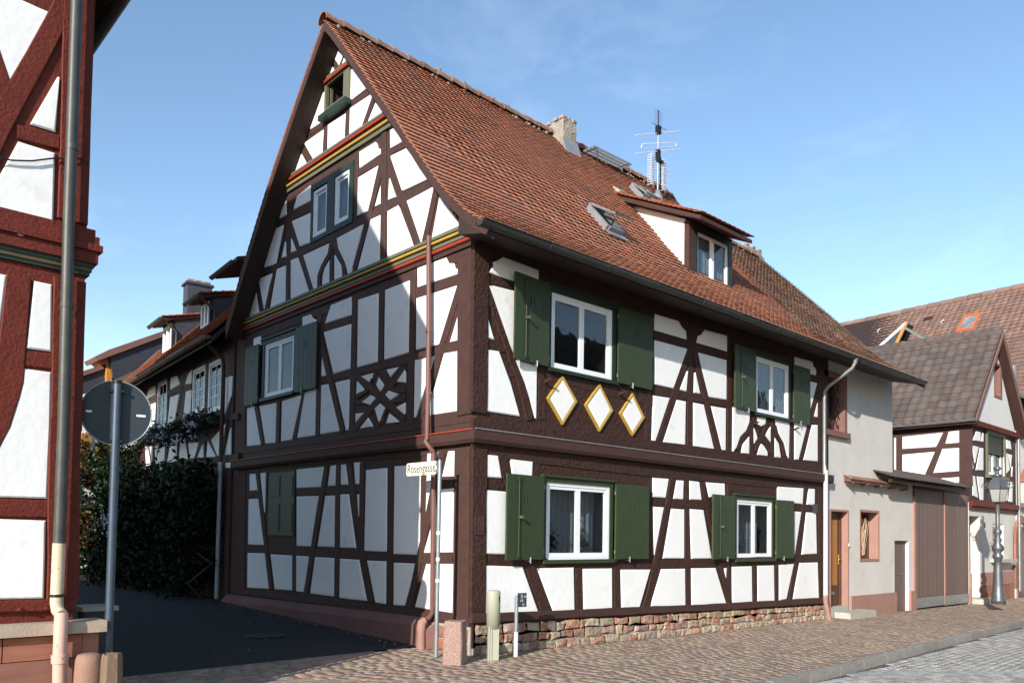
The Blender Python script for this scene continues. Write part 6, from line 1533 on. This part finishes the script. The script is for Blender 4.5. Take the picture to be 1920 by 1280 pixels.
# its downpipe
def QP(x, y, o=.13): return PQ.at(x, y, o)
mb = MB(); mb.tube([QP(146, -60), QP(129, 420), QP(119, 800), QP(111, 1018)], .050, 14)
for py in (272, 567): 
    px = np.interp(py, [0, 1018], [144, 111]); mb.tube([QP(px, py), QP(px - .3, py + 10)], .056, 14)
obj('zinc_downpipe', mb, M_GUTTER, RH)
mb = MB(); mb.tube([QP(111, 1018), QP(106, 1130), QP(108, 1143, .16), QP(115, 1152, .22)], .053, 14); obj('cream_downpipe', mb, M_PIPEC, RH)
mb = MB(); mb.tube([QP(115, 1149, .22), QP(115, 1160, .23), QP(112, 1228, .23), QP(111, 1330, .23)], .056, 14); mb.tube([QP(112, 1226, .23), QP(112, 1242, .23)], .068, 14); obj('pink_downpipe', mb, M_PIPEP, RH)
mb = MB(); mb.tube([QP(107, 1113), QP(107, 1118)], .060, 14); mb.tube([QP(107, 1115, .0), QP(107, 1115, .13)], .012, 6); obj('pipe_clip', mb, M_IRON, RH)
mb = MB(); mb.tube([QP(-30, 294, .05), QP(25, 301, .05), QP(60, 302, .05), QP(100, 297, .05), QP(152, 298, .06), QP(165, 305, .08)], .008, 5); obj('cable', mb, M_IRON, RH)
for px, py in ((37, 1142), (88, 1140)):
    q = QP(px, py, .05); mb = MB(); mb.tube([q, q + np.array([0, -.03, 0])], [.02, .012], 8); obj('peg', mb, M_REDT, RH)

# road sign seen from behind
Dp = 7.5; sc_ = CAM + Dp * ray(218.5, 773); vd = np.array([ray(218, 900)[0], ray(218, 900)[1], 0]); vd /= np.linalg.norm(vd); rt = np.array([vd[1], -vd[0], 0])
RS = thing('round_road_sign', 'grey back of a round road sign on a tall steel pole beside the red house', 'road sign', (sc_[0], sc_[1], ground_z(sc_[0], sc_[1])))
def disc(c, n, r, t, N=40):
    u = np.cross(n, [0, 0, 1.]); u /= np.linalg.norm(u); w = np.cross(u, n); mb = MB()
    ring = lambda rr, o: [c + n * o + (u * math.cos(2 * math.pi * k / N) + w * math.sin(2 * math.pi * k / N)) * rr for k in range(N)]
    A_ = ring(r, t); B_ = ring(r, -t); mb.prism(A_, B_); return mb
obj_n('sign_disc', disc(sc_ + vd * .05, -vd, .305, .003), mat('dark_grey_sign_back', (.022, .031, .040), (.017, .025, .033), 6, .5, 0), RS)
mb = MB(); rg = [sc_ + vd * .045 + (rt * math.cos(t) + np.array([0, 0, 1]) * math.sin(t)) * .303 for t in np.linspace(0, 2 * math.pi, 40, endpoint=False)]; mb.tube(rg, .007, 5, closed=True); obj('sign_rim', mb, M_GALV, RS)
mb = MB(); mb.tube([(sc_[0], sc_[1], -.3), (sc_[0], sc_[1], sc_[2] + .29)], .038, 14); obj('pole', mb, mat('blue_grey_pole', (.07, .095, .13), (.055, .075, .10), 10, .45, .05, 40, metal=.4), RS)
mb = MB(); mb.tube([(sc_[0], sc_[1], sc_[2] + .27), (sc_[0], sc_[1], sc_[2] + .30)], .042, 14); obj('pole_cap', mb, M_IRON, RS)
for dz_ in (-.27, .20):
    mb = MB(); mb.obox(sc_ + np.array([0, 0, dz_]) + vd * .01, rt * .06, vd * .035, (0, 0, .012)); obj_n('clamp', mb, M_IRON, RS)
for dx, dz_, w_ in ((-.23, 0, .025), (.21, -.01, .04)):
    mb = MB(); mb.obox(sc_ + rt * dx + vd * .0455 + np.array([0, 0, dz_]), rt * w_, vd * .001, (0, 0, .010)); obj_n('sticker', mb, M_SIGNW, RS)
# bollards at lower left
bp_ = CAM + 6.9 * ray(168, 1224); zt_ = bp_[2]
B1 = thing('sandstone_bollard', 'rounded pink sandstone guard stone in front of the red house', 'bollard', (bp_[0], bp_[1], 0))
mb = MB(); mb.lathe(bp_[0], bp_[1], [(.13, -.4), (.125, 0), (.115, zt_ - .18), (.108, zt_ - .05), (.095, zt_ - .012), (.06, zt_)], 20); obj('stone_shaft', mb, M_BOLL, B1)
bp_ = CAM + 6.9 * ray(211, 1224); B2 = thing('wooden_guard_post', 'weathered wooden guard post beside the sandstone bollard', 'post', (bp_[0], bp_[1], 0))
v = []; N_ = 14
for z, r in ((-.4, .13), (0, .11), (.3, .095), (zt_ - .04, .085), (zt_, .078)):
    for k in range(N_): t = 2 * math.pi * k / N_; rr = r * (1 + .10 * math.sin(k * 2.3) + .06 * math.sin(k * 5.1)); v.append((bp_[0] + rr * math.cos(t), bp_[1] + rr * math.sin(t), z + .01 * math.sin(k * 3)))
f = [(i * N_ + k, i * N_ + (k + 1) % N_, (i + 1) * N_ + (k + 1) % N_, (i + 1) * N_ + k) for i in range(4) for k in range(N_)] + [tuple(range(4 * N_, 5 * N_))]
obj_n('post_shaft', MB().add(v, f), M_WOODPOST, B2)
# small pier with pale cap
pc = CAM + 9.2 * ray(180, 1135); PI_ = thing('capped_pier', 'low masonry pier with a pale square stone cap behind the red house corner', 'pier', (pc[0], pc[1], .05))
mb = MB(); mb.obox((pc[0], pc[1], pc[2] / 2 - .1), (.15, 0, 0), (0, .15, 0), (0, 0, pc[2] / 2 + .05)); obj_n('pier_body', mb, M_SLATE_P, PI_)
mb = MB(); mb.obox((pc[0], pc[1], pc[2] - .02), (.19, 0, 0), (0, .19, 0), (0, 0, .025)); obj_n('pier_cap', mb, M_STEP, PI_)

# =================================================================== HOUSES ALONG THE ALLEY
dA = RM @ np.array([(-200 - CX) / FPX, -(975 - CY) / FPX, -1.]); dA[2] = 0; dA /= np.linalg.norm(dA)
A0 = np.array([-.02, 8.35, 0]); nA = np.array([-dA[1], dA[0], 0])
PA = Plane(A0, nA)
ZH = lambda p: (250 + p[0] / 4.571, 620 + p[1] / 4.571)
HA = thing('alley_timbered_house', 'timbered house further down the alley with slate dormers and flower boxes', 'house', tuple(A0))
def AQ(s, z, off=0.0): return A0 + dA * s + np.array([0, 0, z]) + nA * off
def abox(mb, s0, s1, z0, z1, d0, d1): mb.prism([AQ(s0, z0, d0), AQ(s1, z0, d0), AQ(s1, z1, d0), AQ(s0, z1, d0)], [AQ(s0, z0, d1), AQ(s1, z0, d1), AQ(s1, z1, d1), AQ(s0, z1, d1)]); return mb
SL = 10.5; EZ = 5.95
def azs(px, py, off=0.0): p = PA.at(px, py, off); return ((p - A0) @ dA, p[2])
hws = []
for w in ([(208, 435), (288, 425), (288, 820), (208, 840)], [(510, 335), (615, 300), (615, 690), (510, 705)], [(648, 275), (760, 240), (758, 685), (645, 695)]):
    P = [azs(*ZH(p)) for p in w]; ss = sorted(p[0] for p in P); zs = sorted(p[1] for p in P); hws.append((sum(ss[:2]) / 2, sum(ss[2:]) / 2, sum(zs[:2]) / 2, sum(zs[2:]) / 2))
holes = [(-h[1], -h[0], h[2], h[3]) for h in hws]
mb = wall_holes(MB(), PA, -SL, -.05, 0, EZ + .36, -.3, 0, holes); obj_n('timber_wall', mb, M_TIMBER_S, HA)
mb = MB(); abox(mb, .0, SL, 0, EZ, -6.2, -5.9); abox(mb, SL - .3, SL, 0, EZ, -5.9, -.3); obj_n('rear_wall', mb, M_CREAM, HA)
for h in holes: window(PA, *h, HA, depth=.01, sashes=1, fw=.07, bars=(1, 3), curtain=False)
for p in [[(472, 372), (500, 335), (500, 450), (445, 458)], [(452, 520), (500, 505), (490, 702), (430, 742)], [(138, 490), (190, 465), (190, 540), (110, 582)], [(125, 640), (188, 615), (185, 800), (105, 860)],
          [(322, 400), (375, 383), (402, 455), (318, 507)], [(318, 570), (395, 540), (356, 760), (292, 832)], [(795, 400), (848, 385), (840, 560), (785, 712)],
          [(100, 960), (122, 985), (145, 1155), (112, 1165)], [(140, 990), (168, 985), (160, 1128)], [(185, 990), (218, 975), (190, 1120)], [(182, 1152), (225, 1010), (270, 985), (265, 1138)],
          [(290, 1132), (332, 900), (380, 880), (370, 1117)], [(392, 1112), (410, 905), (445, 930), (468, 1100)], [(490, 1098), (470, 960), (562, 955), (525, 1092)], [(548, 1090), (598, 965), (604, 1085)],
          [(628, 1083), (640, 945), (705, 1075)], [(722, 1072), (668, 935), (795, 790), (750, 1060)], [(785, 1062), (835, 830), (835, 1062)],
          [(100, 1180), (260, 1150), (260, 1280), (100, 1300)], [(790, 1130), (880, 1125), (880, 1170), (790, 1175)]]: panel(PA, ZH, p, HA, ins=.01)
def ab(pts, w, nm): beam(PA, ZH, pts, w, HA, M_TIMBER_S, name=nm)
ab([(90, 590), (200, 560)], .13, 'timber_rail'); ab([(300, 535), (420, 495)], .13, 'timber_rail'); ab([(90, 1180), (900, 1085)], .2, 'timber_rail'); ab([(300, 400), (290, 1130)], .15, 'timber_post'); ab([(425, 480), (300, 1130)], .13, 'timber_brace'); ab([(500, 330), (495, 700)], .1, 'timber_post'); ab([(775, 240), (775, 700)], .12, 'timber_post'); ab([(780, 745), (900, 730)], .14, 'timber_rail'); ab([(380, 880), (375, 1115)], .12, 'timber_post'); ab([(840, 560), (765, 1060)], .13, 'timber_brace'); ab([(440, 920), (480, 1100)], .12, 'timber_brace'); ab([(615, 940), (615, 1090)], .12, 'timber_post')
# roof
rs_ = 1.05; ov = .5
def RZ(off): return EZ + .05 + (ov - off) * rs_   # height of roof at offset `off` (positive outwards)
mb = MB()
mb.prism([AQ(.10, RZ(ov) - .05, ov), AQ(.10, RZ(-3.1), -3.1), AQ(.10, RZ(-3.1) - .15, -3.1), AQ(.10, RZ(ov) - .16, ov)], [AQ(SL + .3, RZ(ov) - .05, ov), AQ(SL + .3, RZ(-3.1), -3.1), AQ(SL + .3, RZ(-3.1) - .15, -3.1), AQ(SL + .3, RZ(ov) - .16, ov)])
mb.prism([AQ(.10, RZ(-3.1), -3.101), AQ(.10, EZ, -6.7), AQ(.10, EZ - .15, -6.7), AQ(.10, RZ(-3.1) - .15, -3.101)], [AQ(SL + .3, RZ(-3.1), -3.101), AQ(SL + .3, EZ, -6.7), AQ(SL + .3, EZ - .15, -6.7), AQ(SL + .3, RZ(-3.1) - .15, -3.101)])
obj_n('roof_deck', mb, M_SOFFIT, HA)
eu = -nA + np.array([0, 0, rs_]); eu /= np.linalg.norm(eu)
tm = slope_tiles(AQ(SL + .3, RZ(ov) - .0, ov + .04), -dA, eu, int((SL + .2) / .24), 26, .24, .19)
scatter('roof_tile', 'upper_roof_tiles', tm, TVV, TF, M_TILE_BO, M_TILE_B, HA)
half_gutter(HA, AQ(SL + .3, RZ(ov) - .02, ov + .10), AQ(.05, RZ(ov) - .02, ov + .10), .08, M_BPIPE, 1.6)
mb = MB(); mb.tube([AQ(.45, EZ, .55), AQ(.40, EZ - .35, .15), AQ(.40, EZ - .5, .12), AQ(.40, 3.2, .12)], .045, 10); obj('brown_downpipe', mb, M_TIMBER_S, HA)
mb = MB(); mb.tube([AQ(.40, 3.25, .12), AQ(.40, .2, .12)], .05, 10); obj('grey_downpipe', mb, M_GALV, HA)
def adormer(pn, pf, py_t, dz_, off, label):
    s0, zt = azs(pn[0], py_t, off); s1, _ = azs(pf, py_t, off); zb = RZ(off) - .15
    back = off - (zt + .25 - RZ(off)) / (rs_ - .25)
    mb = MB(); mb.prism([AQ(s0, zb, off), AQ(s0, zt, off), AQ(s0, zt + .25 * (off - back), back)], [AQ(s0 + .06, zb, off), AQ(s0 + .06, zt, off), AQ(s0 + .06, zt + .25 * (off - back), back)])
    dm = obj_n('dormer', mb, M_SLATE_P, HA, label)
    mb = MB(); mb.prism([AQ(s1, zb, off), AQ(s1, zt, off), AQ(s1, zt + .25 * (off - back), back)], [AQ(s1 - .06, zb, off), AQ(s1 - .06, zt, off), AQ(s1 - .06, zt + .25 * (off - back), back)]); obj_n('dormer_cheek', mb, M_SLATE_P, dm)
    mb = MB(); abox(mb, s0 + .0, s0 + .10, zb, zt, off - .08, off); abox(mb, s1 - .10, s1, zb, zt, off - .08, off); obj_n('slate_jamb', mb, M_SLATE_P, dm)
    a, b, c, d = s0 + .10, s1 - .10, zb + .2, zt - .06
    mb = MB()
    for q in ((a, a + .07, c, d), (b - .07, b, c, d), ((a + b) / 2 - .05, (a + b) / 2 + .05, c, d)): abox(mb, *q, off - .06, off + .02)
    abox(mb, a + .07, b - .07, d - .07, d, off - .06, off + .018); abox(mb, a + .07, b - .07, c, c + .07, off - .06, off + .018); abox(mb, a - .05, b + .05, c - .12, c - .002, off - .06, off + .06)
    obj_n('window_frame', mb, M_WFRAME, dm)
    mb = MB(); abox(mb, a + .05, b - .05, c + .05, d - .05, off - .05, off - .045); obj_n('pane', mb, M_GLASS, dm)
    mb = MB(); abox(mb, a + .02, b - .02, c + .02, d - .02, off - .12, off - .115); obj_n('curtain', mb, M_CURT, dm)
    mb = MB(); o0 = off + .28; mb.prism([AQ(s0 - .08, zt + .02 - .35 * .25, o0), AQ(s0 - .08, zt + .02 + .25 * (off - back), back), AQ(s0 - .08, zt + .10 + .25 * (off - back), back), AQ(s0 - .08, zt + .10 - .35 * .25, o0)],
        [AQ(s1 + .08, zt + .02 - .35 * .25, o0), AQ(s1 + .08, zt + .02 + .25 * (off - back), back), AQ(s1 + .08, zt + .10 + .25 * (off - back), back), AQ(s1 + .08, zt + .10 - .35 * .25, o0)]); obj_n('dormer_roof_deck', mb, M_SOFFIT, dm)
    e3 = -nA + np.array([0, 0, .25]); e3 /= np.linalg.norm(e3); tm = np.array(slope_tiles(AQ(s1 + .2, zt + .10 - .35 * .25, o0 + .03), -dA, e3, max(3, int((s1 - s0 + .4) / .24)), int((o0 - back) / .19), .24, .19))
    joined('dormer_roof_tiles', np.einsum('nij,kj->nki', tm[:, :3, :3], pv) + tm[:, None, :3, 3], TF, rng.random(len(tm)), M_TILE_B, dm)
    half_gutter(dm, AQ(s1 + .2, zt - .02, o0 + .08), AQ(s0 - .2, zt - .02, o0 + .08), .06, M_GUTTER, 2)
    mb = MB(); mb.tube([AQ(s0 - .1, zt - .05, o0 + .05), AQ(s0 - .06, zt - .25, off + .0), AQ(s0 - .06, zt - .35, off - .1), AQ(s0 - .06, zb + .3, off - .1)], .035, 8); obj('dormer_downpipe', mb, M_GUTTER, dm)
adormer((324, 0), 306, 600, 0, -.45, 'further slate dormer with white window'); adormer((395, 0), 377, 558, 0, -.45, 'nearer slate dormer with white window')
s_, z_ = azs(425, 505, 0.2); s2_, _ = azs(455, 490, .2)
mb = MB(); a = PA.at(425, 507, .1); b = PA.at(466, 490, -.0); mb.prism([AQ(1.1, a[2] - .05, .15), AQ(-.4, a[2] + .0, .15), AQ(-.4, a[2] + .5, -1.6), AQ(1.1, a[2] + .45, -1.6)], [AQ(1.1, a[2] + .04, .15), AQ(-.4, a[2] + .09, .15), AQ(-.4, a[2] + .59, -1.6), AQ(1.1, a[2] + .54, -1.6)]); nd = obj_n('dormer', mb, M_SOFFIT, HA, 'eave of a third dormer peeping out behind the big gable')
half_gutter(nd, AQ(1.15, a[2] - .02, .22), AQ(-.4, a[2] - .02, .22), .06, M_GUTTER, 2)
q0 = PA.at(352, 545, -2.0); sN = (q0 - A0) @ dA; PCm = Plane(AQ(sN, 0, 0), -dA); q1 = PCm.at(398, 545); oN = (q1 - A0) @ nA; zt = PCm.at(370, 534)[2]
mb = MB(); abox(mb, sN, sN + .55, 7.0, zt, oN, -2.0); ch = obj_n('chimney', mb, M_SLATE_P, HA, 'slate clad chimney behind the dormers'); mb = MB(); abox(mb, sN - .06, sN + .61, zt + .001, zt + .08, oN - .05, -1.94); obj_n('chimney_cap', mb, M_SLATE_P, ch)
for k in range(3): mb = MB(); t = oN + (-2.0 - oN) * (k + .1) / 3; abox(mb, sN + .1, sN + .45, zt + .081, zt + .20, t, t + (-2.0 - oN) * .26); obj_n('cap_tile', mb, M_RIDGE, ch)

# flower boxes
def flowerbox(s0, s1, z, label, petals, dark=True, seed=1, nleaf=700, drop=.45, out=.35, grp=None, pos=None):
    o = thing('flower_box', label, 'flower box', tuple(pos((s0 + s1) / 2, z, .2)), grp)
    mb = MB(); mb.prism([pos(s0, z, .06), pos(s1, z, .06), pos(s1, z + .16, .05), pos(s0, z + .16, .05)], [pos(s0, z, .24), pos(s1, z, .24), pos(s1, z + .16, .26), pos(s0, z + .16, .26)]); obj_n('trough', mb, M_GREEND, o)
    pts = []; 
    for i in range(nleaf):
        s = random.uniform(s0 - .12, s1 + .12); a = random.uniform(0, 1); zz = z + .16 + random.gauss(.05, .10) - a * drop * random.random(); pts.append(pos(s, zz, .12 + a * out * random.uniform(.5, 1)))
    leafcloud('foliage', pts, .05, M_LEAF if dark else M_LEAFL, o, kind='stuff')
    fp = []
    cl = [(random.uniform(s0, s1), random.uniform(-drop * .8, .22)) for _ in range(26)]
    for s, dz_ in cl:
        for _ in range(9): fp.append(pos(s + random.gauss(0, .035), z + .14 + dz_ + random.gauss(0, .03), .20 + out * random.uniform(.4, .9)))
    leafcloud('blossoms', fp, .035, petals, o, kind='stuff'); return o
s0, z0 = azs(418, 800); s1, _ = azs(328, 800)
flowerbox(s0, s1, azs(375, 800)[1] - .1, 'flower box with pale trailing blooms under the alley double window', M_FLW, True, drop=.55, out=.45, nleaf=1500, grp='flower boxes along the alley', pos=AQ)
s0, z0 = azs(312, 820); s1, _ = azs(258, 820)
flowerbox(s0, s1, azs(285, 828)[1], 'sunlit bright green flower box under the narrow alley window', M_FLW, False, drop=.3, out=.35, nleaf=900, grp='flower boxes along the alley', pos=AQ)

# far slate roofed house beyond
HS = thing('slate_dormer_house', 'distant house with dark slate walls and red verge behind the road sign', 'house', (-1, 20, .3))
PF_ = Plane((0, 20.5, 0), (0, -1, 0))
obj_n('slate_wall', slab(PF_, ID, [(205, 662), (330, 616), (330, 640), (330, 720), (225, 722), (212, 706)], -1.0, 0), M_SLATE_P, HS)
obj_n('roof_edge', slab(PF_, ID, [(178, 668), (205, 655), (330, 612), (330, 622), (205, 668), (183, 676)], -1.2, .1), M_BRST, HS)
obj_n('timber_soffit', slab(PF_, ID, [(180, 676), (203, 668), (212, 690), (196, 690)], -.9, -.2), M_OWOOD, HS)
obj_n('timber_post', slab(PF_, ID, [(200, 690), (210, 690), (210, 712), (200, 716)], -.5, -.1), M_OWOOD, HS)
obj_n('lower_slate_wall', slab(PF_, ID, [(140, 706), (200, 690), (200, 722), (140, 745)], -1.0, -.3), M_SLATE_P, HS)
obj_n('roof_edge', slab(PF_, ID, [(140, 700), (198, 682), (198, 690), (140, 710)], -1.2, -.2), M_BRST, HS)
obj_n('roof_tile_band', slab(PF_, ID, [(168, 742), (215, 712), (262, 690), (300, 655), (330, 640), (330, 662), (300, 690), (230, 728), (172, 756)], .2, .4), M_BTILE, HS)
obj_n('lower_wall', slab(PF_, ID, [(140, 742), (172, 756), (230, 730), (330, 700), (330, 1090), (140, 1090)], -1, -.05), mat('ochre_shaded_wall', (.40, .33, .24), None, 3, .9), HS)
# white house at the bend
HW = thing('shuttered_white_house', 'small white house at the alley bend with orange wooden shutters', 'house', (-2.9, 19, .3))
PW2 = Plane((0, 17.5, 0), (0, -1, 0))
obj_n('white_wall', slab(PW2, ID, [(100, 790), (206, 800), (206, 1072), (100, 1060)], -.4, 0), M_PLASTER, HW)
obj_n('stone_base', slab(PW2, ID, [(100, 1060), (206, 1072), (206, 1100), (100, 1100)], -.4, .06), M_SLATE_P, HW)
for q in ([(151, 815), (172, 808), (172, 885), (151, 892)], [(181, 808), (203, 812), (203, 880), (181, 885)], [(148, 946), (170, 944), (170, 1030), (148, 1030)]):
    P = rect_uz(PW2, ID, q, .05); lo = None; mb = MB(); pbox(mb, PW2, *P, .01, .035); o = obj_n('shutter', mb, M_OWOOD, HW); n = 5
    for k in range(n): a = P[0] + (P[1] - P[0]) * k / n; mb = MB(); pbox(mb, PW2, a + .008, a + (P[1] - P[0]) / n - .008, P[2] + .01, P[3] - .01, .0352, .05); obj_n('shutter_board', mb, M_OWOOD, o)
PWp = lambda s, z, o: np.array([s, 17.5 - o, z])
for (xa_, xb_, py_, lb) in ((150, 176, 903, 'red geranium box below the upper orange shutters'), (150, 186, 1040, 'red geranium box low down beneath the orange boards')):
    a = PW2.at(xa_, py_); b = PW2.at(xb_, py_); flowerbox(a[0], b[0], a[2], lb, M_FLR, True, nleaf=350, drop=.3, out=.3, grp='flower boxes along the alley', pos=PWp)

# climbing shrubs filling the alley side
def shrub(s0, s1, top, out, n, label, lm=None, fl=None):
    base = AQ((s0 + s1) / 2, 0, out * .4); base[2] = ground_z(base[0], base[1])
    o = thing('climbing_shrub', label, 'shrub', tuple(base), 'dark shrubs climbing the alley wall')
    mb = MB()
    for k in range(7):
        s = s0 + (s1 - s0) * (k + .5) / 7; p = [AQ(s, .1, .25)]
        for j in range(1, 7): p.append(AQ(s + random.gauss(0, .25), .1 + j * top(s) / 7, .25 + out * .5 * random.random()))
        mb.tube(p, [.035 - .004 * j for j in range(7)], 6)
    obj('stems', mb, M_BARK, o, kind='stuff'); pts = []
    cl = [(random.uniform(s0, s1), random.random() ** .8 * random.choice((1, 1, .93, 1.06)), random.random() * random.choice((.7, 1, 1.15))) for _ in range(int(n / 22))]
    for s, h_, d in cl:
        for _ in range(22): tz = top(s) * (.10 + .92 * h_); pts.append(AQ(s + random.gauss(0, .16), tz + random.gauss(0, .11), .12 + out * d * (1.15 - .5 * h_) + random.gauss(0, .10)))
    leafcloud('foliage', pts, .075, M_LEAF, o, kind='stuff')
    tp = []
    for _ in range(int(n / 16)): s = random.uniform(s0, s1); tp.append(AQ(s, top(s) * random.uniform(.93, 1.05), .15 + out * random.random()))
    leafcloud('sun_tinted_tips', tp, .06, lm or M_LEAFL, o, kind='stuff')  # paler leaves along the top, sunlight put into their colour
    if fl:
        fp = []
        for _ in range(16):
            s, h_ = random.uniform(*fl[0]), random.uniform(*fl[1])
            for _ in range(9): fp.append(AQ(s + random.gauss(0, .05), h_ + random.gauss(0, .05), out * 1.05 + .1))
        leafcloud('blossoms', fp, .035, M_FLW, o, kind='stuff')
    return o
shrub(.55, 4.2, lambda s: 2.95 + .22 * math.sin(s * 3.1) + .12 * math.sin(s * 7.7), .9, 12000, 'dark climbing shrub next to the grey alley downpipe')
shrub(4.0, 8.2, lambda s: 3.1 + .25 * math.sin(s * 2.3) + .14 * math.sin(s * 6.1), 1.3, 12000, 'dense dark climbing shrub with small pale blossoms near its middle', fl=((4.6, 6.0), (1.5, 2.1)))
shrub(7.6, 11.5, lambda s: 3.9 + .35 * math.sin(s * 2.3) + .2 * math.sin(s * 5.3), 2.4, 12000, 'tallest alley shrub behind the road sign pole with tips coloured as if sunlit')
# opposite side of the street (seen in the window panes)
HO = thing('opposite_house', 'cream house with a grey tiled roof on the opposite side of the street', 'house', (18, -14, 0))
mb = MB(); mb.box(5, 32, -18.4, -10.8, -.5, 5.2); obj_n('rendered_wall', mb, M_CREAM, HO)
mb = MB(); mb.prism([(4.7, -10.4, 5.0), (4.7, -14.6, 10.2), (4.7, -18.8, 5.0)], [(32.3, -10.4, 5.0), (32.3, -14.6, 10.2), (32.3, -18.8, 5.0)]); obj_n('roof_deck', mb, M_PANT_A, HO)
eu = np.array([0, -4.2, 5.2]); eu /= np.linalg.norm(eu)
tm = np.array(slope_tiles(np.array([32.3, -10.36, 4.98]), np.array([-1., 0, 0]), eu, 90, 19, .305, .35)); pvp = np.array(PTV)
joined('roof_tiles', np.einsum('nij,kj->nki', tm[:, :3, :3], pvp) + tm[:, None, :3, 3], PTF, rng.random(len(tm)), M_PANT_A, HO)
for k in range(5):
    for z in (.9, 3.4): mb = MB(); x = 7 + k * 4.6; mb.box(x, x + 1.1, -10.8, -10.76, z, z + 1.3); obj_n('window', mb, M_GREEND, HO)

pts = [(random.uniform(-4.5, -.3), random.uniform(1.3, 12), 0) for _ in range(160)] + [(-.32 + random.gauss(0, .06), random.uniform(1.2, 8), 0) for _ in range(160)]
pts = [(x, y, ground_z(x, y) + .012) for x, y, _ in pts]
leafcloud('fallen_leaves', pts, .022, M_WOODPOST, None, kind='stuff')
mb = MB(); mb.lathe(-1.6, 3.2, [(.32, ground_z(-1.6, 3.2) + .004), (.32, ground_z(-1.6, 3.2) + .012), (.30, ground_z(-1.6, 3.2) + .014), (.28, ground_z(-1.6, 3.2) + .010)], 28)
tag(obj('manhole_cover', mb, M_IRON), 'round iron manhole cover in the shaded asphalt of the alley', 'manhole cover')

def pot(w, t, label, cnt=90, hgt=.22):
    u0, u1, z0, z1 = w; u = u0 + (u1 - u0) * t; b = PR.pt(u, z0 + .06, -.26)
    o = thing('potted_plant', label, 'potted plant', tuple(b)); mb = MB(); mb.lathe(b[0], b[1], [(.045, b[2]), (.06, b[2] + .09), (.066, b[2] + .09), (.066, b[2] + .11)], 12); obj('flower_pot', mb, M_PINK, o)
    leafcloud('foliage', [(b[0] + random.gauss(0, .09), b[1] + random.uniform(-.05, .05), b[2] + .13 + abs(random.gauss(0, hgt * .5))) for _ in range(cnt)], .05, M_LEAFL, o, kind='stuff')
pot(W_LL, .22, 'bushy potted plant behind the left pane of the large ground floor window'); pot(W_LL, .72, 'spiky potted plant behind the right pane of the large ground floor window', 70, .38)
pot(W_LR, .25, 'low potted plant behind the left pane of the smaller ground floor window', 80)
